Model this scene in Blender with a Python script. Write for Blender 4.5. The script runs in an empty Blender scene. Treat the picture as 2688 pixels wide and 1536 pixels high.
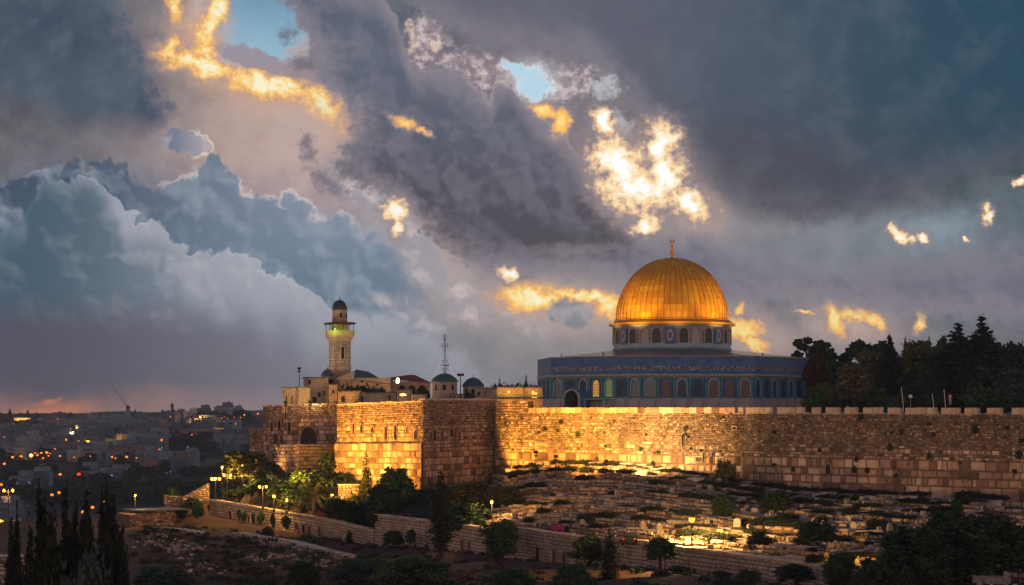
import bpy, bmesh, math, random, os
import numpy as np
from mathutils import Vector, Matrix
R = math.radians
S = bpy.context.scene
COL = S.collection
random.seed(7)
RNG = np.random.default_rng(7)

# ------------------------------------------------------------------ camera
F = 5194.0            # focal length in photo pixels (photo 2688 wide)
HZ = 1075.0           # photo row of the horizon
cam_d = bpy.data.cameras.new('camera')
cam = bpy.data.objects.new('camera', cam_d)
COL.objects.link(cam)
cam.location = (0, 0, 0)
cam.rotation_euler = (R(90), 0, 0)
cam_d.sensor_width = 36.0
cam_d.lens = 36.0 * F / 2688.0
cam_d.shift_y = (HZ - 768.0) / 2688.0
cam_d.clip_start = 1.0
cam_d.clip_end = 12000.0
S.camera = cam
S.view_settings.view_transform = 'Standard'
S.view_settings.look = 'None'
S.view_settings.gamma = 1.0
S.view_settings.exposure = 0.0
S.cycles.max_bounces = 5
S.cycles.diffuse_bounces = 2
S.cycles.glossy_bounces = 2
S.cycles.transmission_bounces = 2
S.cycles.volume_bounces = 0
S.cycles.transparent_max_bounces = 6
S.cycles.caustics_reflective = False
S.cycles.caustics_refractive = False
S.cycles.sample_clamp_indirect = 4.0

def lin(c):
    out = []
    for v in c[:3]:
        v = v / 255.0
        out.append(v / 12.92 if v <= 0.04045 else ((v + 0.055) / 1.055) ** 2.4)
    return tuple(out)

# ------------------------------------------------------------------ node helper
class NT:
    def __init__(self, tree):
        self.t = tree; self.n = tree.nodes; self.l = tree.links
    def node(self, typ, **kw):
        nd = self.n.new(typ)
        for k, v in kw.items(): setattr(nd, k, v)
        return nd
    def put(self, sock, v):
        if v is None: return
        if isinstance(v, bpy.types.NodeSocket): self.l.new(v, sock)
        else:
            if hasattr(sock.default_value, '__len__'):
                if not hasattr(v, '__len__'): v = (v,) * len(sock.default_value)
                v = tuple(v)
                if len(sock.default_value) == 4 and len(v) == 3: v = v + (1.0,)
            sock.default_value = v
    def m(self, op, a, b=None, c=None, clamp=False):
        nd = self.node('ShaderNodeMath', operation=op); nd.use_clamp = clamp
        for i, v in enumerate((a, b, c)): self.put(nd.inputs[i], v)
        return nd.outputs[0]
    def vm(self, op, a, b=None, s=None):
        nd = self.node('ShaderNodeVectorMath', operation=op)
        self.put(nd.inputs[0], a)
        if b is not None: self.put(nd.inputs[1], b)
        if s is not None: self.put(nd.inputs['Scale'], s)
        return nd.outputs['Value'] if op in ('DOT_PRODUCT', 'LENGTH', 'DISTANCE') else nd.outputs[0]
    def xyz(self, x, y, z=0.0):
        nd = self.node('ShaderNodeCombineXYZ')
        for i, v in enumerate((x, y, z)): self.put(nd.inputs[i], v)
        return nd.outputs[0]
    def sep(self, v):
        nd = self.node('ShaderNodeSeparateXYZ'); self.put(nd.inputs[0], v)
        return nd.outputs[0], nd.outputs[1], nd.outputs[2]
    def mix(self, f, a, b, blend='MIX', clampf=True):
        nd = self.node('ShaderNodeMix', data_type='RGBA', blend_type=blend)
        nd.clamp_factor = clampf
        self.put(nd.inputs[0], f); self.put(nd.inputs[6], a); self.put(nd.inputs[7], b)
        return nd.outputs[2]
    def ss(self, x, lo, hi, a=0.0, b=1.0):
        nd = self.node('ShaderNodeMapRange', interpolation_type='SMOOTHSTEP')
        self.put(nd.inputs[0], x); self.put(nd.inputs[1], lo); self.put(nd.inputs[2], hi)
        self.put(nd.inputs[3], a); self.put(nd.inputs[4], b)
        return nd.outputs[0]
    def lr(self, x, lo, hi, a=0.0, b=1.0):
        nd = self.node('ShaderNodeMapRange')
        self.put(nd.inputs[0], x); self.put(nd.inputs[1], lo); self.put(nd.inputs[2], hi)
        self.put(nd.inputs[3], a); self.put(nd.inputs[4], b)
        return nd.outputs[0]
    def noise(self, vec, scale=1.0, detail=4.0, rough=0.5, color=False, dims='3D', dist=0.0, w=None):
        nd = self.node('ShaderNodeTexNoise', noise_dimensions=dims)
        if vec is not None: self.put(nd.inputs['Vector'], vec)
        nd.inputs['Scale'].default_value = scale; nd.inputs['Detail'].default_value = detail
        nd.inputs['Roughness'].default_value = rough; nd.inputs['Distortion'].default_value = dist
        return nd.outputs['Color'] if color else nd.outputs['Fac']
    def voro(self, vec, scale=1.0, feature='F1', dims='3D', out='Distance', detail=0.0, rand=1.0, smooth=0.5):
        nd = self.node('ShaderNodeTexVoronoi', voronoi_dimensions=dims, feature=feature)
        self.put(nd.inputs['Vector'], vec)
        nd.inputs['Scale'].default_value = scale
        if 'Detail' in nd.inputs: nd.inputs['Detail'].default_value = detail
        if 'Randomness' in nd.inputs: nd.inputs['Randomness'].default_value = rand
        if feature == 'SMOOTH_F1': nd.inputs['Smoothness'].default_value = smooth
        return nd.outputs[out]
    def ramp(self, fac, stops, interp='LINEAR'):
        nd = self.node('ShaderNodeValToRGB'); cr = nd.color_ramp; cr.interpolation = interp
        self.put(nd.inputs[0], fac)
        while len(cr.elements) < len(stops): cr.elements.new(0.5)
        st = sorted(stops, key=lambda q: q[0])
        for i, (p, c) in enumerate(st): cr.elements[i].position = i / 64.0
        for i in range(len(st) - 1, -1, -1): cr.elements[i].position = min(1.0, max(0.0, st[i][0]))
        for i, (p, c) in enumerate(st):
            if not hasattr(c, '__len__'): c = (c, c, c)
            cr.elements[i].color = tuple(c[:3]) + (1.0,)
        return nd.outputs[0]

# ------------------------------------------------------------------ sky (world)
SUN_AZ = math.atan2(1700 - 1344, F)          # east of the viewing axis, behind the broken cloud
SUN_EL = math.atan2(HZ - 470, F)
world = bpy.data.worlds.new('World'); S.world = world
world.use_nodes = True
def build_sky():
    t = NT(world.node_tree)
    for nd in list(t.n): t.n.remove(nd)
    out = t.node('ShaderNodeOutputWorld')
    tc = t.node('ShaderNodeTexCoord')
    dx, dy, dz = t.sep(tc.outputs['Generated'])
    dyc = t.m('MAXIMUM', dy, 0.05)
    k = F / 100.0
    u0 = t.m('MULTIPLY_ADD', t.m('DIVIDE', dx, dyc), k, 13.44)
    v0 = t.m('MULTIPLY_ADD', t.m('DIVIDE', dz, dyc), -k, HZ / 100.0)
    p0 = t.xyz(u0, v0, 0.0)
    # turbulence shared by the layers
    def vnoise(sc, dt, rg):
        q = t.noise(p0, sc, dt, rg, color=True)
        sp = t.node('ShaderNodeSeparateColor'); t.l.new(q, sp.inputs[0])
        a, b = t.m('SUBTRACT', sp.outputs[0], 0.5), t.m('SUBTRACT', sp.outputs[1], 0.5)
        return a, b, t.xyz(a, b, 0.0)
    nAx, nAy, nA = vnoise(0.55, 6, 0.55)
    nBx, nBy, nB = vnoise(2.6, 6, 0.62)
    fine = t.noise(p0, 3.2, 7, 0.68)                 # torn detail
    ncx, ncy, nC = vnoise(1.6, 2, 0.45)
    def lobes(q):
        a = t.voro(t.vm('ADD', q, t.vm('SCALE', nC, s=0.6)), 1.25, 'SMOOTH_F1', '2D', smooth=0.15)
        b = t.voro(t.vm('ADD', q, t.vm('SCALE', nC, s=0.9)), 3.4, 'SMOOTH_F1', '2D', smooth=0.2)
        c = t.voro(t.vm('ADD', q, t.vm('SCALE', nB, s=0.25)), 8.5, 'SMOOTH_F1', '2D', smooth=0.3)
        return t.m('MULTIPLY_ADD', a, 0.6, t.m('MULTIPLY_ADD', b, 0.29, t.m('MULTIPLY', c, 0.08)))
    puff = lobes(p0)
    def soft(q):
        a = t.voro(t.vm('ADD', q, t.vm('SCALE', nC, s=0.5)), 0.9, 'SMOOTH_F1', '2D', smooth=0.5)
        b = t.voro(t.vm('ADD', q, t.vm('SCALE', nC, s=0.8)), 2.6, 'SMOOTH_F1', '2D', smooth=0.45)
        return t.m('MULTIPLY_ADD', a, 0.72, t.m('MULTIPLY', b, 0.28))
    relief = t.m('MULTIPLY', t.m('SUBTRACT', soft(t.vm('ADD', p0, (0.16, -0.2, 0))), soft(p0)), 4.5)   # crowns face the light
    big = t.noise(p0, 0.35, 3, 0.5)
    warp = t.vm('ADD', t.vm('SCALE', nA, s=1.3), t.vm('SCALE', nB, s=0.35))
    pw = t.vm('ADD', p0, warp)
    uw, vw, _ = t.sep(pw)
    uwn = t.m('DIVIDE', uw, 26.88)
    # ---- broad cloud colours, twelve bands from the top of the view to the horizon
    ROWS = SKY_ROWS
    prev = None
    for i, row in enumerate(ROWS):
        stops = [((j * 2.0) / 26.88, lin(c)) for j, c in enumerate(row)]
        rc = t.ramp(uwn, stops)
        prev = rc if prev is None else t.mix(t.ss(vw, i - 1.0, float(i)), prev, rc)
    col = prev
    # ---- layers
    def curve(sock_n, pts, horizontal=True, span=26.88, vmax=12.0, off=1.0):
        """height of an outline along u (or along v) as a ramp; values stored as (v+off)/(vmax+off)"""
        fac = t.m('DIVIDE', sock_n, span)
        nd = t.node('ShaderNodeFloatCurve'); cm = nd.mapping.curves[0]
        st = sorted(((x / span, (y + off) / (vmax + off)) for x, y in pts), key=lambda q: q[0])
        st = [(max(0.0, min(1.0, x)), max(0.0, min(1.0, y))) for x, y in st]
        while len(cm.points) < len(st): cm.points.new(0.5, 0.5)
        for i, (x, y) in enumerate(st): cm.points[i].location = (x, y); cm.points[i].handle_type = 'VECTOR'
        nd.mapping.update()
        t.put(nd.inputs['Value'], fac)
        return t.m('SUBTRACT', t.m('MULTIPLY', nd.outputs[0], vmax + off), off)
    def bgn(c):
        b = t.node('ShaderNodeBackground'); t.put(b.inputs[0], c); return b.outputs[0]
    def over(mask, c):
        nonlocal shd
        b = bgn(c)
        nd = t.node('ShaderNodeMixShader'); t.put(nd.inputs[0], mask)
        t.l.new(shd, nd.inputs[1]); t.l.new(b, nd.inputs[2]); shd = nd.outputs[0]
    shd = None
    _n = t.lr(t.noise(p0, 1.3, 6, 0.6), 0.3, 0.7, 0.0, 1.0)
    shd = bgn(t.mix(_n, t.mix(0.12, col, (0, 0, 0)), t.mix(0.12, col, (0.6, 0.55, 0.55))))
    def ell(cx, cy, rx, ry, deg=0.0, p=None):
        """1 at the centre, 0 on the ellipse, negative outside"""
        p = p or pe
        x, y, _ = t.sep(t.vm('SUBTRACT', p, (cx, cy, 0)))
        c, s = math.cos(R(deg)), math.sin(R(deg))
        a = t.m('MULTIPLY_ADD', x, c / rx, t.m('MULTIPLY', y, s / rx))
        b = t.m('MULTIPLY_ADD', x, -s / ry, t.m('MULTIPLY', y, c / ry))
        return t.m('SUBTRACT', 1.0, t.m('SQRT', t.m('MULTIPLY_ADD', a, a, t.m('MULTIPLY', b, b))))
    def mx(*a):
        r = a[0]
        for q in a[1:]: r = t.m('MAXIMUM', r, q)
        return r
    pe = t.vm('ADD', p0, t.vm('ADD', t.vm('SCALE', nA, s=0.5), t.vm('SCALE', nB, s=0.5)))
    ux, vx, _ = t.sep(pe)
    fn = t.m('SUBTRACT', fine, 0.5)
    # colours of fire-lit cloud driven by the torn noise
    fine2 = t.noise(t.vm('ADD', p0, t.vm('SCALE', nC, s=0.5)), 2.1, 7, 0.66)
    def fire(g, lo, hi, cols):
        f = t.m('MULTIPLY_ADD', t.m('SUBTRACT', fine2, 0.5), 2.0, t.lr(g, lo - 0.1, hi * 0.95, -0.3, 0.92))
        return t.ramp(f, cols)
    def glow(k, c, *es):
        over(t.m('MULTIPLY', t.ss(t.m('ADD', mx(*es), t.m('MULTIPLY', fn, 0.5)), -0.1, 1.0), k), c)
    GOLD = [(0.0, lin((182, 152, 142))), (0.25, lin((215, 165, 125))), (0.5, lin((250, 190, 105))), (0.75, lin((255, 222, 140))), (1.0, lin((255, 248, 210)))]
    WHITE = [(0.0, lin((140, 130, 136))), (0.2, lin((190, 162, 150))), (0.5, lin((255, 215, 160))), (0.75, lin((255, 243, 215))), (1.0, lin((255, 255, 250)))]
    EMBER = [(0.0, lin((148, 136, 138))), (0.3, lin((215, 165, 130))), (0.6, lin((255, 190, 90))), (1.0, lin((255, 232, 150)))]
    # blue gap high on the left
    g = ell(6.7, 0.3, 1.55, 1.75, 25)
    gb = t.m('ADD', g, t.m('MULTIPLY', fn, 0.8))
    over(t.m('MULTIPLY', t.ss(gb, -0.25, 0.05), 0.8), lin((185, 175, 180)))
    over(t.ss(gb, 0.0, 0.22), t.mix(t.lr(vx, -0.5, 2.0), lin((98, 140, 170)), lin((160, 195, 215))))
    # gold streak
    glow(0.75, lin((215, 172, 145)), ell(6.6, 2.2, 3.0, 0.9, 18), ell(5.2, 0.8, 1.2, 1.3, 20), ell(8.6, 3.2, 1.0, 1.0, 30))
    g = mx(ell(4.6, 0.3, 0.24, 0.42, -20), ell(5.6, 0.45, 0.3, 0.8, 25), ell(4.45, 1.35, 0.42, 0.25, -40),
           ell(5.4, 1.72, 1.5, 0.26, 14), ell(7.0, 2.2, 1.7, 0.36, 17), ell(8.35, 2.75, 0.9, 0.34, 38), ell(5.4, 1.15, 0.5, 0.4, 60))
    g2 = t.m('ADD', g, t.m('MULTIPLY', fn, 1.9))
    over(t.m('MULTIPLY', t.ss(g2, -0.7, 0.5), 0.92), fire(g2, -0.35, 0.8, GOLD))
    # grey shelf above the streak
    g = ell(7.0, 1.62, 1.6, 0.3, 17)
    over(t.m('MULTIPLY', t.ss(t.m('ADD', g, fn), 0.0, 0.35), 0.85), lin((152, 138, 148)))
    # light behind the middle gap, with its blue hole
    g = mx(ell(12.6, 1.9, 1.3, 0.6, 15), ell(14.6, 2.2, 1.5, 0.6, 0), ell(11.2, 1.2, 0.7, 0.9, 0))
    over(t.ss(t.m('ADD', g, fn), -0.1, 0.5), t.mix(t.ss(fine, 0.42, 0.66), lin((135, 122, 132)), lin((205, 190, 190))))
    g = mx(ell(14.0, 2.25, 0.55, 0.5, 0), ell(13.55, 1.9, 0.5, 0.22, 30))
    glow(0.8, lin((205, 205, 212)), ell(14.0, 2.2, 1.1, 0.9, 0))
    over(t.ss(t.m('ADD', g, t.m('MULTIPLY', fn, 1.5)), -0.05, 0.4), t.mix(t.ss(t.m('ADD', g, fn), 0.0, 0.5), lin((225, 232, 238)), lin((178, 214, 230))))
    # dark mass, upper left corner: right outline along v
    e = curve(vx, [(0, 3.5), (0.4, 3.55), (0.9, 3.75), (1.4, 4.05), (1.8, 4.15), (2.3, 4.4), (2.8, 4.75), (3.2, 4.6), (3.6, 4.2), (4.2, 3.4), (5, 2)], vmax=6)
    d = t.m('SUBTRACT', t.m('ADD', t.m('MULTIPLY_ADD', nBx, 1.0, e), t.m('MULTIPLY', fn, 1.2)), ux)
    e2 = curve(u0, [(0, 2.6), (0.6, 2.7), (1.2, 2.95), (2.2, 3.15), (3, 3.4), (3.8, 3.6), (4.6, 3.3), (6, 3.0)], span=26.88, vmax=6)
    msk = t.m('MULTIPLY', t.ss(d, -0.12, 0.4), t.ss(t.m('SUBTRACT', e2, vw), -0.6, 0.6))
    ul = t.mix(t.ss(big, 0.3, 0.7), lin((62, 76, 94)), lin((84, 96, 110)))
    ul = t.mix(t.ss(t.m('ADD', d, t.m('MULTIPLY', nBy, 0.8)), 0.9, 0.0, 0.0, 0.5), ul, lin((140, 130, 138)))
    ul = t.mix(t.ss(t.noise(pw, 1.3, 5, 0.6), 0.4, 0.75, 0.0, 0.28), ul, lin((112, 120, 134)))
    over(msk, ul)
    # detached puff with a gilded right side
    gp = mx(ell(5.1, 3.75, 0.5, 0.46, 10), ell(4.65, 3.7, 0.42, 0.34, 0))
    dp = t.m('ADD', gp, t.m('MULTIPLY', t.m('SUBTRACT', puff, 0.3), -0.9))
    pc = t.mix(t.m('MULTIPLY', t.ss(dp, 0.28, 0.0), t.ss(u0, 4.8, 5.35)), t.mix(t.ss(u0, 4.4, 5.5), lin((112, 122, 142)), lin((165, 158, 168))), lin((255, 232, 195)))
    pc = t.mix(t.m('MULTIPLY', t.ss(t.m('ADD', relief, fn), -0.6, 0.8), 0.55), pc, lin((192, 180, 186)))
    over(t.ss(dp, -0.02, 0.16), pc)
    # cumulus A: blue grey bank with lit crown
    A = [(0, 4.75), (0.3, 4.5), (1.0, 4.45), (1.3, 4.15), (1.5, 4.0), (2.0, 4.2), (2.5, 4.3), (2.8, 4.05), (3.3, 4.05), (3.5, 4.4), (3.9, 4.6), (4.3, 4.45), (4.8, 4.2), (5.2, 4.0), (5.6, 4.05), (5.8, 4.05), (6.15, 4.35), (6.35, 4.8), (6.9, 4.75), (7.35, 5.05), (7.7, 4.95), (8.1, 5.3), (8.7, 5.4), (9.4, 5.7), (10.0, 5.95), (10.8, 6.5), (11.5, 7.3), (12.5, 8.2), (26, 8.5)]
    e = curve(t.m('MULTIPLY_ADD', ncx, 0.5, u0), A)
    bump = t.m('MULTIPLY', t.m('SUBTRACT', puff, 0.3), 1.0)
    d = t.m('SUBTRACT', v0, t.m('ADD', e, t.m('ADD', bump, t.m('MULTIPLY', nBy, 0.06))))
    body = t.mix(t.ss(u0, 1.0, 9.5), lin((68, 84, 106)), lin((128, 142, 162)))
    body = t.mix(t.ss(v0, 5.0, 8.0), body, lin((98, 120, 142)))
    sh = t.m('MULTIPLY', t.m('SUBTRACT', big, 0.5), 0.7)
    body = t.mix(t.m('ADD', 0.15, t.m('MULTIPLY_ADD', relief, 0.35, sh)), body, lin((150, 162, 176)))
    rimk = t.m('MULTIPLY', t.ss(u0, 3.2, 5.4, 0.15, 1.0), t.ss(u0, 10.5, 8.0))
    rim = t.m('MULTIPLY', t.ss(d, 0.26, 0.0), t.m('MULTIPLY', rimk, t.ss(relief, -0.6, 0.5)))
    body = t.mix(t.m('MULTIPLY', rim, 0.8), body, lin((235, 215, 205)))
    over(t.m('MULTIPLY', t.ss(d, -0.04, 0.13), t.ss(u0, 12.0, 10.0)), body)
    # pale torn fringe left of the central cloud
    glow(0.7, lin((188, 168, 165)), ell(9.8, 5.0, 2.4, 1.0, 38), ell(11.4, 6.8, 2.2, 1.0, 50), ell(8.0, 3.6, 1.3, 1.3, 0))
    g = mx(ell(9.6, 5.0, 1.5, 0.55, 35), ell(11.0, 6.6, 1.5, 0.5, 55), ell(12.3, 7.9, 1.1, 0.6, 30))
    g2 = t.m('ADD', g, t.m('MULTIPLY', fn, 1.5))
    over(t.m('MULTIPLY', t.ss(g2, -0.1, 0.5), 0.8), t.mix(t.ss(puff, 0.1, 0.5), lin((205, 190, 188)), lin((150, 150, 162))))
    # cumulus B: nearer, greyer, its crown lit from behind
    B = [(0, 5.9), (0.6, 5.5), (0.78, 5.0), (1.1, 4.65), (1.5, 4.5), (2.4, 4.5), (2.9, 4.8), (3.2, 5.2), (3.3, 5.5), (3.75, 5.65), (4.3, 5.85), (4.75, 6.2), (4.9, 6.45), (5.1, 6.55), (5.2, 6.35), (5.45, 6.3), (5.65, 6.45), (6.1, 6.4), (6.5, 6.5), (6.9, 6.95), (7.2, 7.0), (7.3, 6.8), (7.6, 6.85), (7.9, 7.3), (8.2, 7.55), (9.0, 7.75), (9.8, 7.8), (10.4, 7.75), (11.2, 8.0), (11.9, 8.7), (12.6, 9.2), (26, 9.6)]
    e = curve(t.m('MULTIPLY_ADD', ncx, 0.5, u0), B)
    d = t.m('SUBTRACT', v0, t.m('ADD', e, t.m('ADD', bump, t.m('MULTIPLY', nBy, 0.06))))
    dd = t.m('ADD', d, t.m('MULTIPLY', nAy, 2.4))
    dd = t.m('ADD', dd, t.m('MULTIPLY', t.m('SUBTRACT', puff, 0.3), 0.9))
    crown = t.mix(t.ss(u0, 0.5, 3.5), lin((86, 108, 128)), lin((158, 162, 174)))
    mid = t.mix(t.ss(u0, 0.5, 9.0), lin((68, 92, 110)), lin((156, 164, 176)))
    low = t.mix(t.ss(v0, 7.4, 9.0), mid, t.mix(t.ss(u0, 0, 14), lin((80, 80, 96)), lin((138, 144, 158))))
    horiz = t.mix(t.ss(t.m('ADD', v0, t.m('MULTIPLY', nAy, 1.6)), 9.9, 10.9), low, t.mix(t.ss(u0, 0, 13), lin((150, 112, 102)), lin((142, 142, 156))))
    body = t.mix(t.ss(dd, 0.1, t.ss(u0, 1, 7, 1.0, 2.6)), crown, horiz)
    body = t.mix(t.m('MULTIPLY', t.m('MULTIPLY', relief, t.m('MULTIPLY', t.ss(v0, 9.2, 7.2), t.ss(u0, 1.0, 6.0, 0.25, 1.0))), 0.4), body, lin((178, 180, 188)))
    rim = t.m('MULTIPLY', t.m('MULTIPLY', t.ss(d, 0.22, 0.0), t.ss(relief, -0.6, 0.5)), t.m('MULTIPLY', t.ss(u0, 11.5, 9.0), t.ss(u0, 0.8, 5.0, 0.2, 0.75)))
    body = t.mix(t.m('MULTIPLY', rim, 0.7), body, lin((205, 205, 210)))
    over(t.m('MULTIPLY', t.ss(d, -0.02, t.ss(u0, 8.0, 11.0, 0.12, 1.0)), t.ss(u0, 14.0, 11.5)), body)
    # warm glow strip on the left horizon
    g = mx(ell(1.3, 10.8, 1.6, 0.4, -8), ell(1.5, 10.35, 0.4, 0.14, -30, p=pw))
    over(t.m('MULTIPLY', t.ss(g, 0.0, 1.0), 0.75), lin((222, 135, 92)))
    # small fragments low in the middle
    for (cx, cy, rx, ry, a) in ((10.2, 7.9, 1.5, 0.35, 12), (11.0, 8.4, 1.1, 0.32, 25), (11.1, 7.2, 0.8, 0.45, 40), (13.9, 8.6, 1.3, 0.35, 30), (13.3, 8.0, 0.7, 0.4, 45)):
        g = ell(cx, cy, rx, ry, a)
        g2 = t.m('ADD', g, t.m('MULTIPLY', t.m('SUBTRACT', puff, 0.3), -1.1))
        over(t.m('MULTIPLY', t.ss(t.m('ADD', g2, t.m('MULTIPLY', fn, 0.8)), -0.05, 0.9), 0.75), t.mix(t.ss(relief, -0.6, 0.6), lin((150, 150, 160)), lin((192, 182, 184))))
    # broken gold under the central cloud and beside the dome
    glow(0.7, lin((205, 178, 165)), ell(14.8, 8.0, 3.2, 1.3, 4), ell(19.5, 8.7, 1.9, 1.0, 10), ell(22.3, 8.5, 1.9, 0.9, 10))
    g = mx(ell(13.9, 7.85, 0.95, 0.42, 4), ell(15.3, 7.75, 1.2, 0.16, 3), ell(15.95, 8.0, 0.35, 0.5, -50))
    g2 = t.m('ADD', g, t.m('MULTIPLY', fn, 0.9))
    over(t.ss(g2, -0.6, 0.4), fire(g2, -0.35, 0.75, GOLD))
    g = ell(14.95, 8.25, 0.72, 0.5, 12)      # grey hump in front of it
    over(t.ss(t.m('ADD', g, t.m('MULTIPLY_ADD', t.m('SUBTRACT', puff, 0.3), -0.7, t.m('MULTIPLY', fn, 0.8))), 0.0, 0.35), t.mix(t.ss(relief, -0.6, 0.6), lin((128, 132, 142)), lin((158, 156, 162))))
    g = mx(ell(19.3, 8.55, 0.8, 0.4, 10), ell(19.8, 8.95, 0.5, 0.2, 30), ell(19.4, 8.1, 0.16, 0.14, 0))
    g2 = t.m('ADD', g, t.m('MULTIPLY', fn, 1.6))
    over(t.m('MULTIPLY', t.ss(g2, -0.7, 0.5), 0.9), fire(g2, -0.35, 0.75, EMBER))
    g = mx(ell(21.9, 8.35, 0.24, 0.62, -18), ell(22.4, 8.25, 0.55, 0.2, 10), ell(22.95, 8.45, 0.45, 0.22, 32), ell(21.2, 8.15, 0.3, 0.06, 12), ell(24.15, 8.5, 0.14, 0.3, 10))
    g2 = t.m('ADD', g, t.m('MULTIPLY', fn, 1.5))
    over(t.m('MULTIPLY', t.ss(g2, -0.6, 0.5), 0.9), fire(g2, -0.3, 0.75, EMBER))
    # central dark cloud
    Cb = [(5.0, 4.7), (7.0, 4.7), (9.2, 4.85), (10.0, 5.15), (10.8, 5.6), (11.3, 6.3), (11.9, 6.9), (12.8, 7.35), (13.6, 7.5), (14.6, 7.45), (15.6, 7.6), (16.2, 7.7), (17.5, 8.0), (19.0, 8.1), (21, 8.1), (22.5, 8.3), (24.5, 8.4), (26.88, 8.6)]
    eb = curve(t.m('MULTIPLY_ADD', nBx, 1.1, t.m('MULTIPLY_ADD', ncx, 0.9, u0)), Cb)
    el_ = curve(t.m('MULTIPLY_ADD', nBy, 0.6, v0), [(-1, 7.0), (0, 7.25), (0.5, 7.65), (1.0, 7.95), (1.5, 8.25), (2.1, 8.3), (2.5, 8.85), (3.0, 9.15), (3.5, 9.2), (4.0, 8.85), (4.5, 8.6), (5.0, 8.6), (6.0, 8.6)], span=8.0, vmax=12.0)
    dl_ = t.m('SUBTRACT', u0, t.m('ADD', el_, t.m('MULTIPLY_ADD', fn, 1.6, t.m('MULTIPLY', nAx, 0.8))))
    db = t.m('SUBTRACT', t.m('ADD', eb, t.m('MULTIPLY_ADD', fn, 1.3, t.m('MULTIPLY', nAy, 0.7))), v0)
    Ct = [(8.6, -0.8), (9.9, -0.5), (10.4, 0.4), (10.75, 1.6), (11.5, 1.75), (12.2, 1.8), (12.5, 2.3), (12.9, 2.6), (13.05, 2.0), (13.4, 1.95), (13.7, 2.5), (14.0, 2.85), (14.5, 3.3), (15.0, 3.7), (15.6, 4.4), (16.1, 5.3), (16.7, 5.85), (17.6, 6.0), (18.2, 5.6), (19.2, 6.1), (22, 6.6), (26.88, 6.2)]
    et = curve(t.m('MULTIPLY_ADD', nBx, 0.35, u0), Ct)
    dt = t.m('SUBTRACT', v0, t.m('ADD', et, t.m('ADD', t.m('MULTIPLY', nBy, 0.5), t.m('MULTIPLY', bump, 0.5))))
    wide = t.ss(u0, 11.5, 15.0, 0.22, 0.55)
    cm = t.m('MULTIPLY', t.m('MULTIPLY', t.ss(dl_, -0.1, 0.3), t.ss(db, -0.1, wide)), t.ss(dt, -0.06, t.ss(u0, 15.5, 17.0, 0.14, 0.8)))
    cb = t.mix(t.ss(t.m('ADD', v0, t.m('MULTIPLY', nAx, 2.0)), 1.0, 6.0), lin((88, 98, 115)), lin((80, 80, 96)))
    cb = t.mix(t.ss(t.m('ADD', t.m('SUBTRACT', v0, t.m('MULTIPLY', u0, 0.12)), t.m('MULTIPLY', nAx, 1.5)), 2.6, 4.6), cb, lin((70, 70, 84)))
    cb = t.mix(t.ss(u0, 15.5, 19.0), cb, lin((96, 106, 122)))
    cb = t.mix(t.ss(v0, 6.3, 7.3), cb, lin((106, 108, 124)))
    inn = t.m('MINIMUM', t.m('MINIMUM', dl_, dt), db)
    cb = t.mix(t.ss(t.m('ADD', inn, t.m('MULTIPLY', nBy, 0.8)), 1.1, -0.1, 0.0, 0.6), cb, lin((158, 146, 152)))
    cb = t.mix(t.ss(relief, -0.7, 0.9, 0.0, 0.3), cb, lin((136, 132, 146)))
    cb = t.mix(t.m('MULTIPLY', t.ss(t.noise(pw, 1.1, 5, 0.6), 0.45, 0.75), 0.3), cb, lin((130, 128, 142)))
    rim = t.m('MULTIPLY', t.ss(dt, 0.18, 0.0), t.ss(u0, 11.8, 13.2))
    cb = t.mix(t.m('MULTIPLY', rim, t.ss(u0, 15.6, 14.5, 0.0, 0.5)), cb, lin((215, 195, 185)))
    over(cm, cb)
    g = mx(ell(8.05, 4.0, 0.3, 0.55, -15), ell(8.6, 4.75, 0.85, 0.32, 28), ell(7.9, 1.6, 0.4, 0.25, 0), ell(7.55, 0.9, 0.3, 0.3, 0))
    over(t.m('MULTIPLY', t.ss(t.m('ADD', g, t.m('MULTIPLY', fn, 2.6)), -0.1, 0.9), 0.8), lin((108, 104, 120)))
    # its lower lip: a lighter band under the darkest part
    g = ell(14.6, 6.05, 3.3, 0.5, 2)
    over(t.m('MULTIPLY', t.ss(g, 0.0, 0.9), 0.5), lin((74, 76, 88)))
    g = ell(15.4, 6.5, 2.4, 0.22, -2)
    over(t.m('MULTIPLY', t.ss(t.m('ADD', g, fn), 0.0, 0.9), 0.5), lin((138, 130, 138)))
    # openings in it
    g = mx(ell(10.6, 3.2, 0.45, 0.2, 25), ell(11.1, 3.5, 0.28, 0.12, 45))
    g2 = t.m('ADD', g, t.m('MULTIPLY', fn, 1.3))
    over(t.m('MULTIPLY', t.ss(g2, -0.5, 0.4), 0.9), fire(g2, -0.15, 0.9, EMBER))
    g = mx(ell(10.35, 5.5, 0.42, 0.36, 0), ell(10.4, 6.0, 0.2, 0.25, 0), ell(13.35, 7.2, 0.3, 0.25, 50))
    g2 = t.m('ADD', g, t.m('MULTIPLY', fn, 1.6))
    over(t.m('MULTIPLY', t.ss(g2, -0.7, 0.4), 0.95), fire(g2, -0.25, 0.8, WHITE))
    # fiery lump right of the blue hole
    g = mx(ell(14.35, 2.95, 0.55, 0.2, 10), ell(14.75, 3.2, 0.28, 0.4, 20))
    g2 = t.m('ADD', g, t.m('MULTIPLY', fn, 1.0))
    over(t.ss(g2, -0.5, 0.3), fire(g2, -0.25, 0.8, EMBER))
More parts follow.
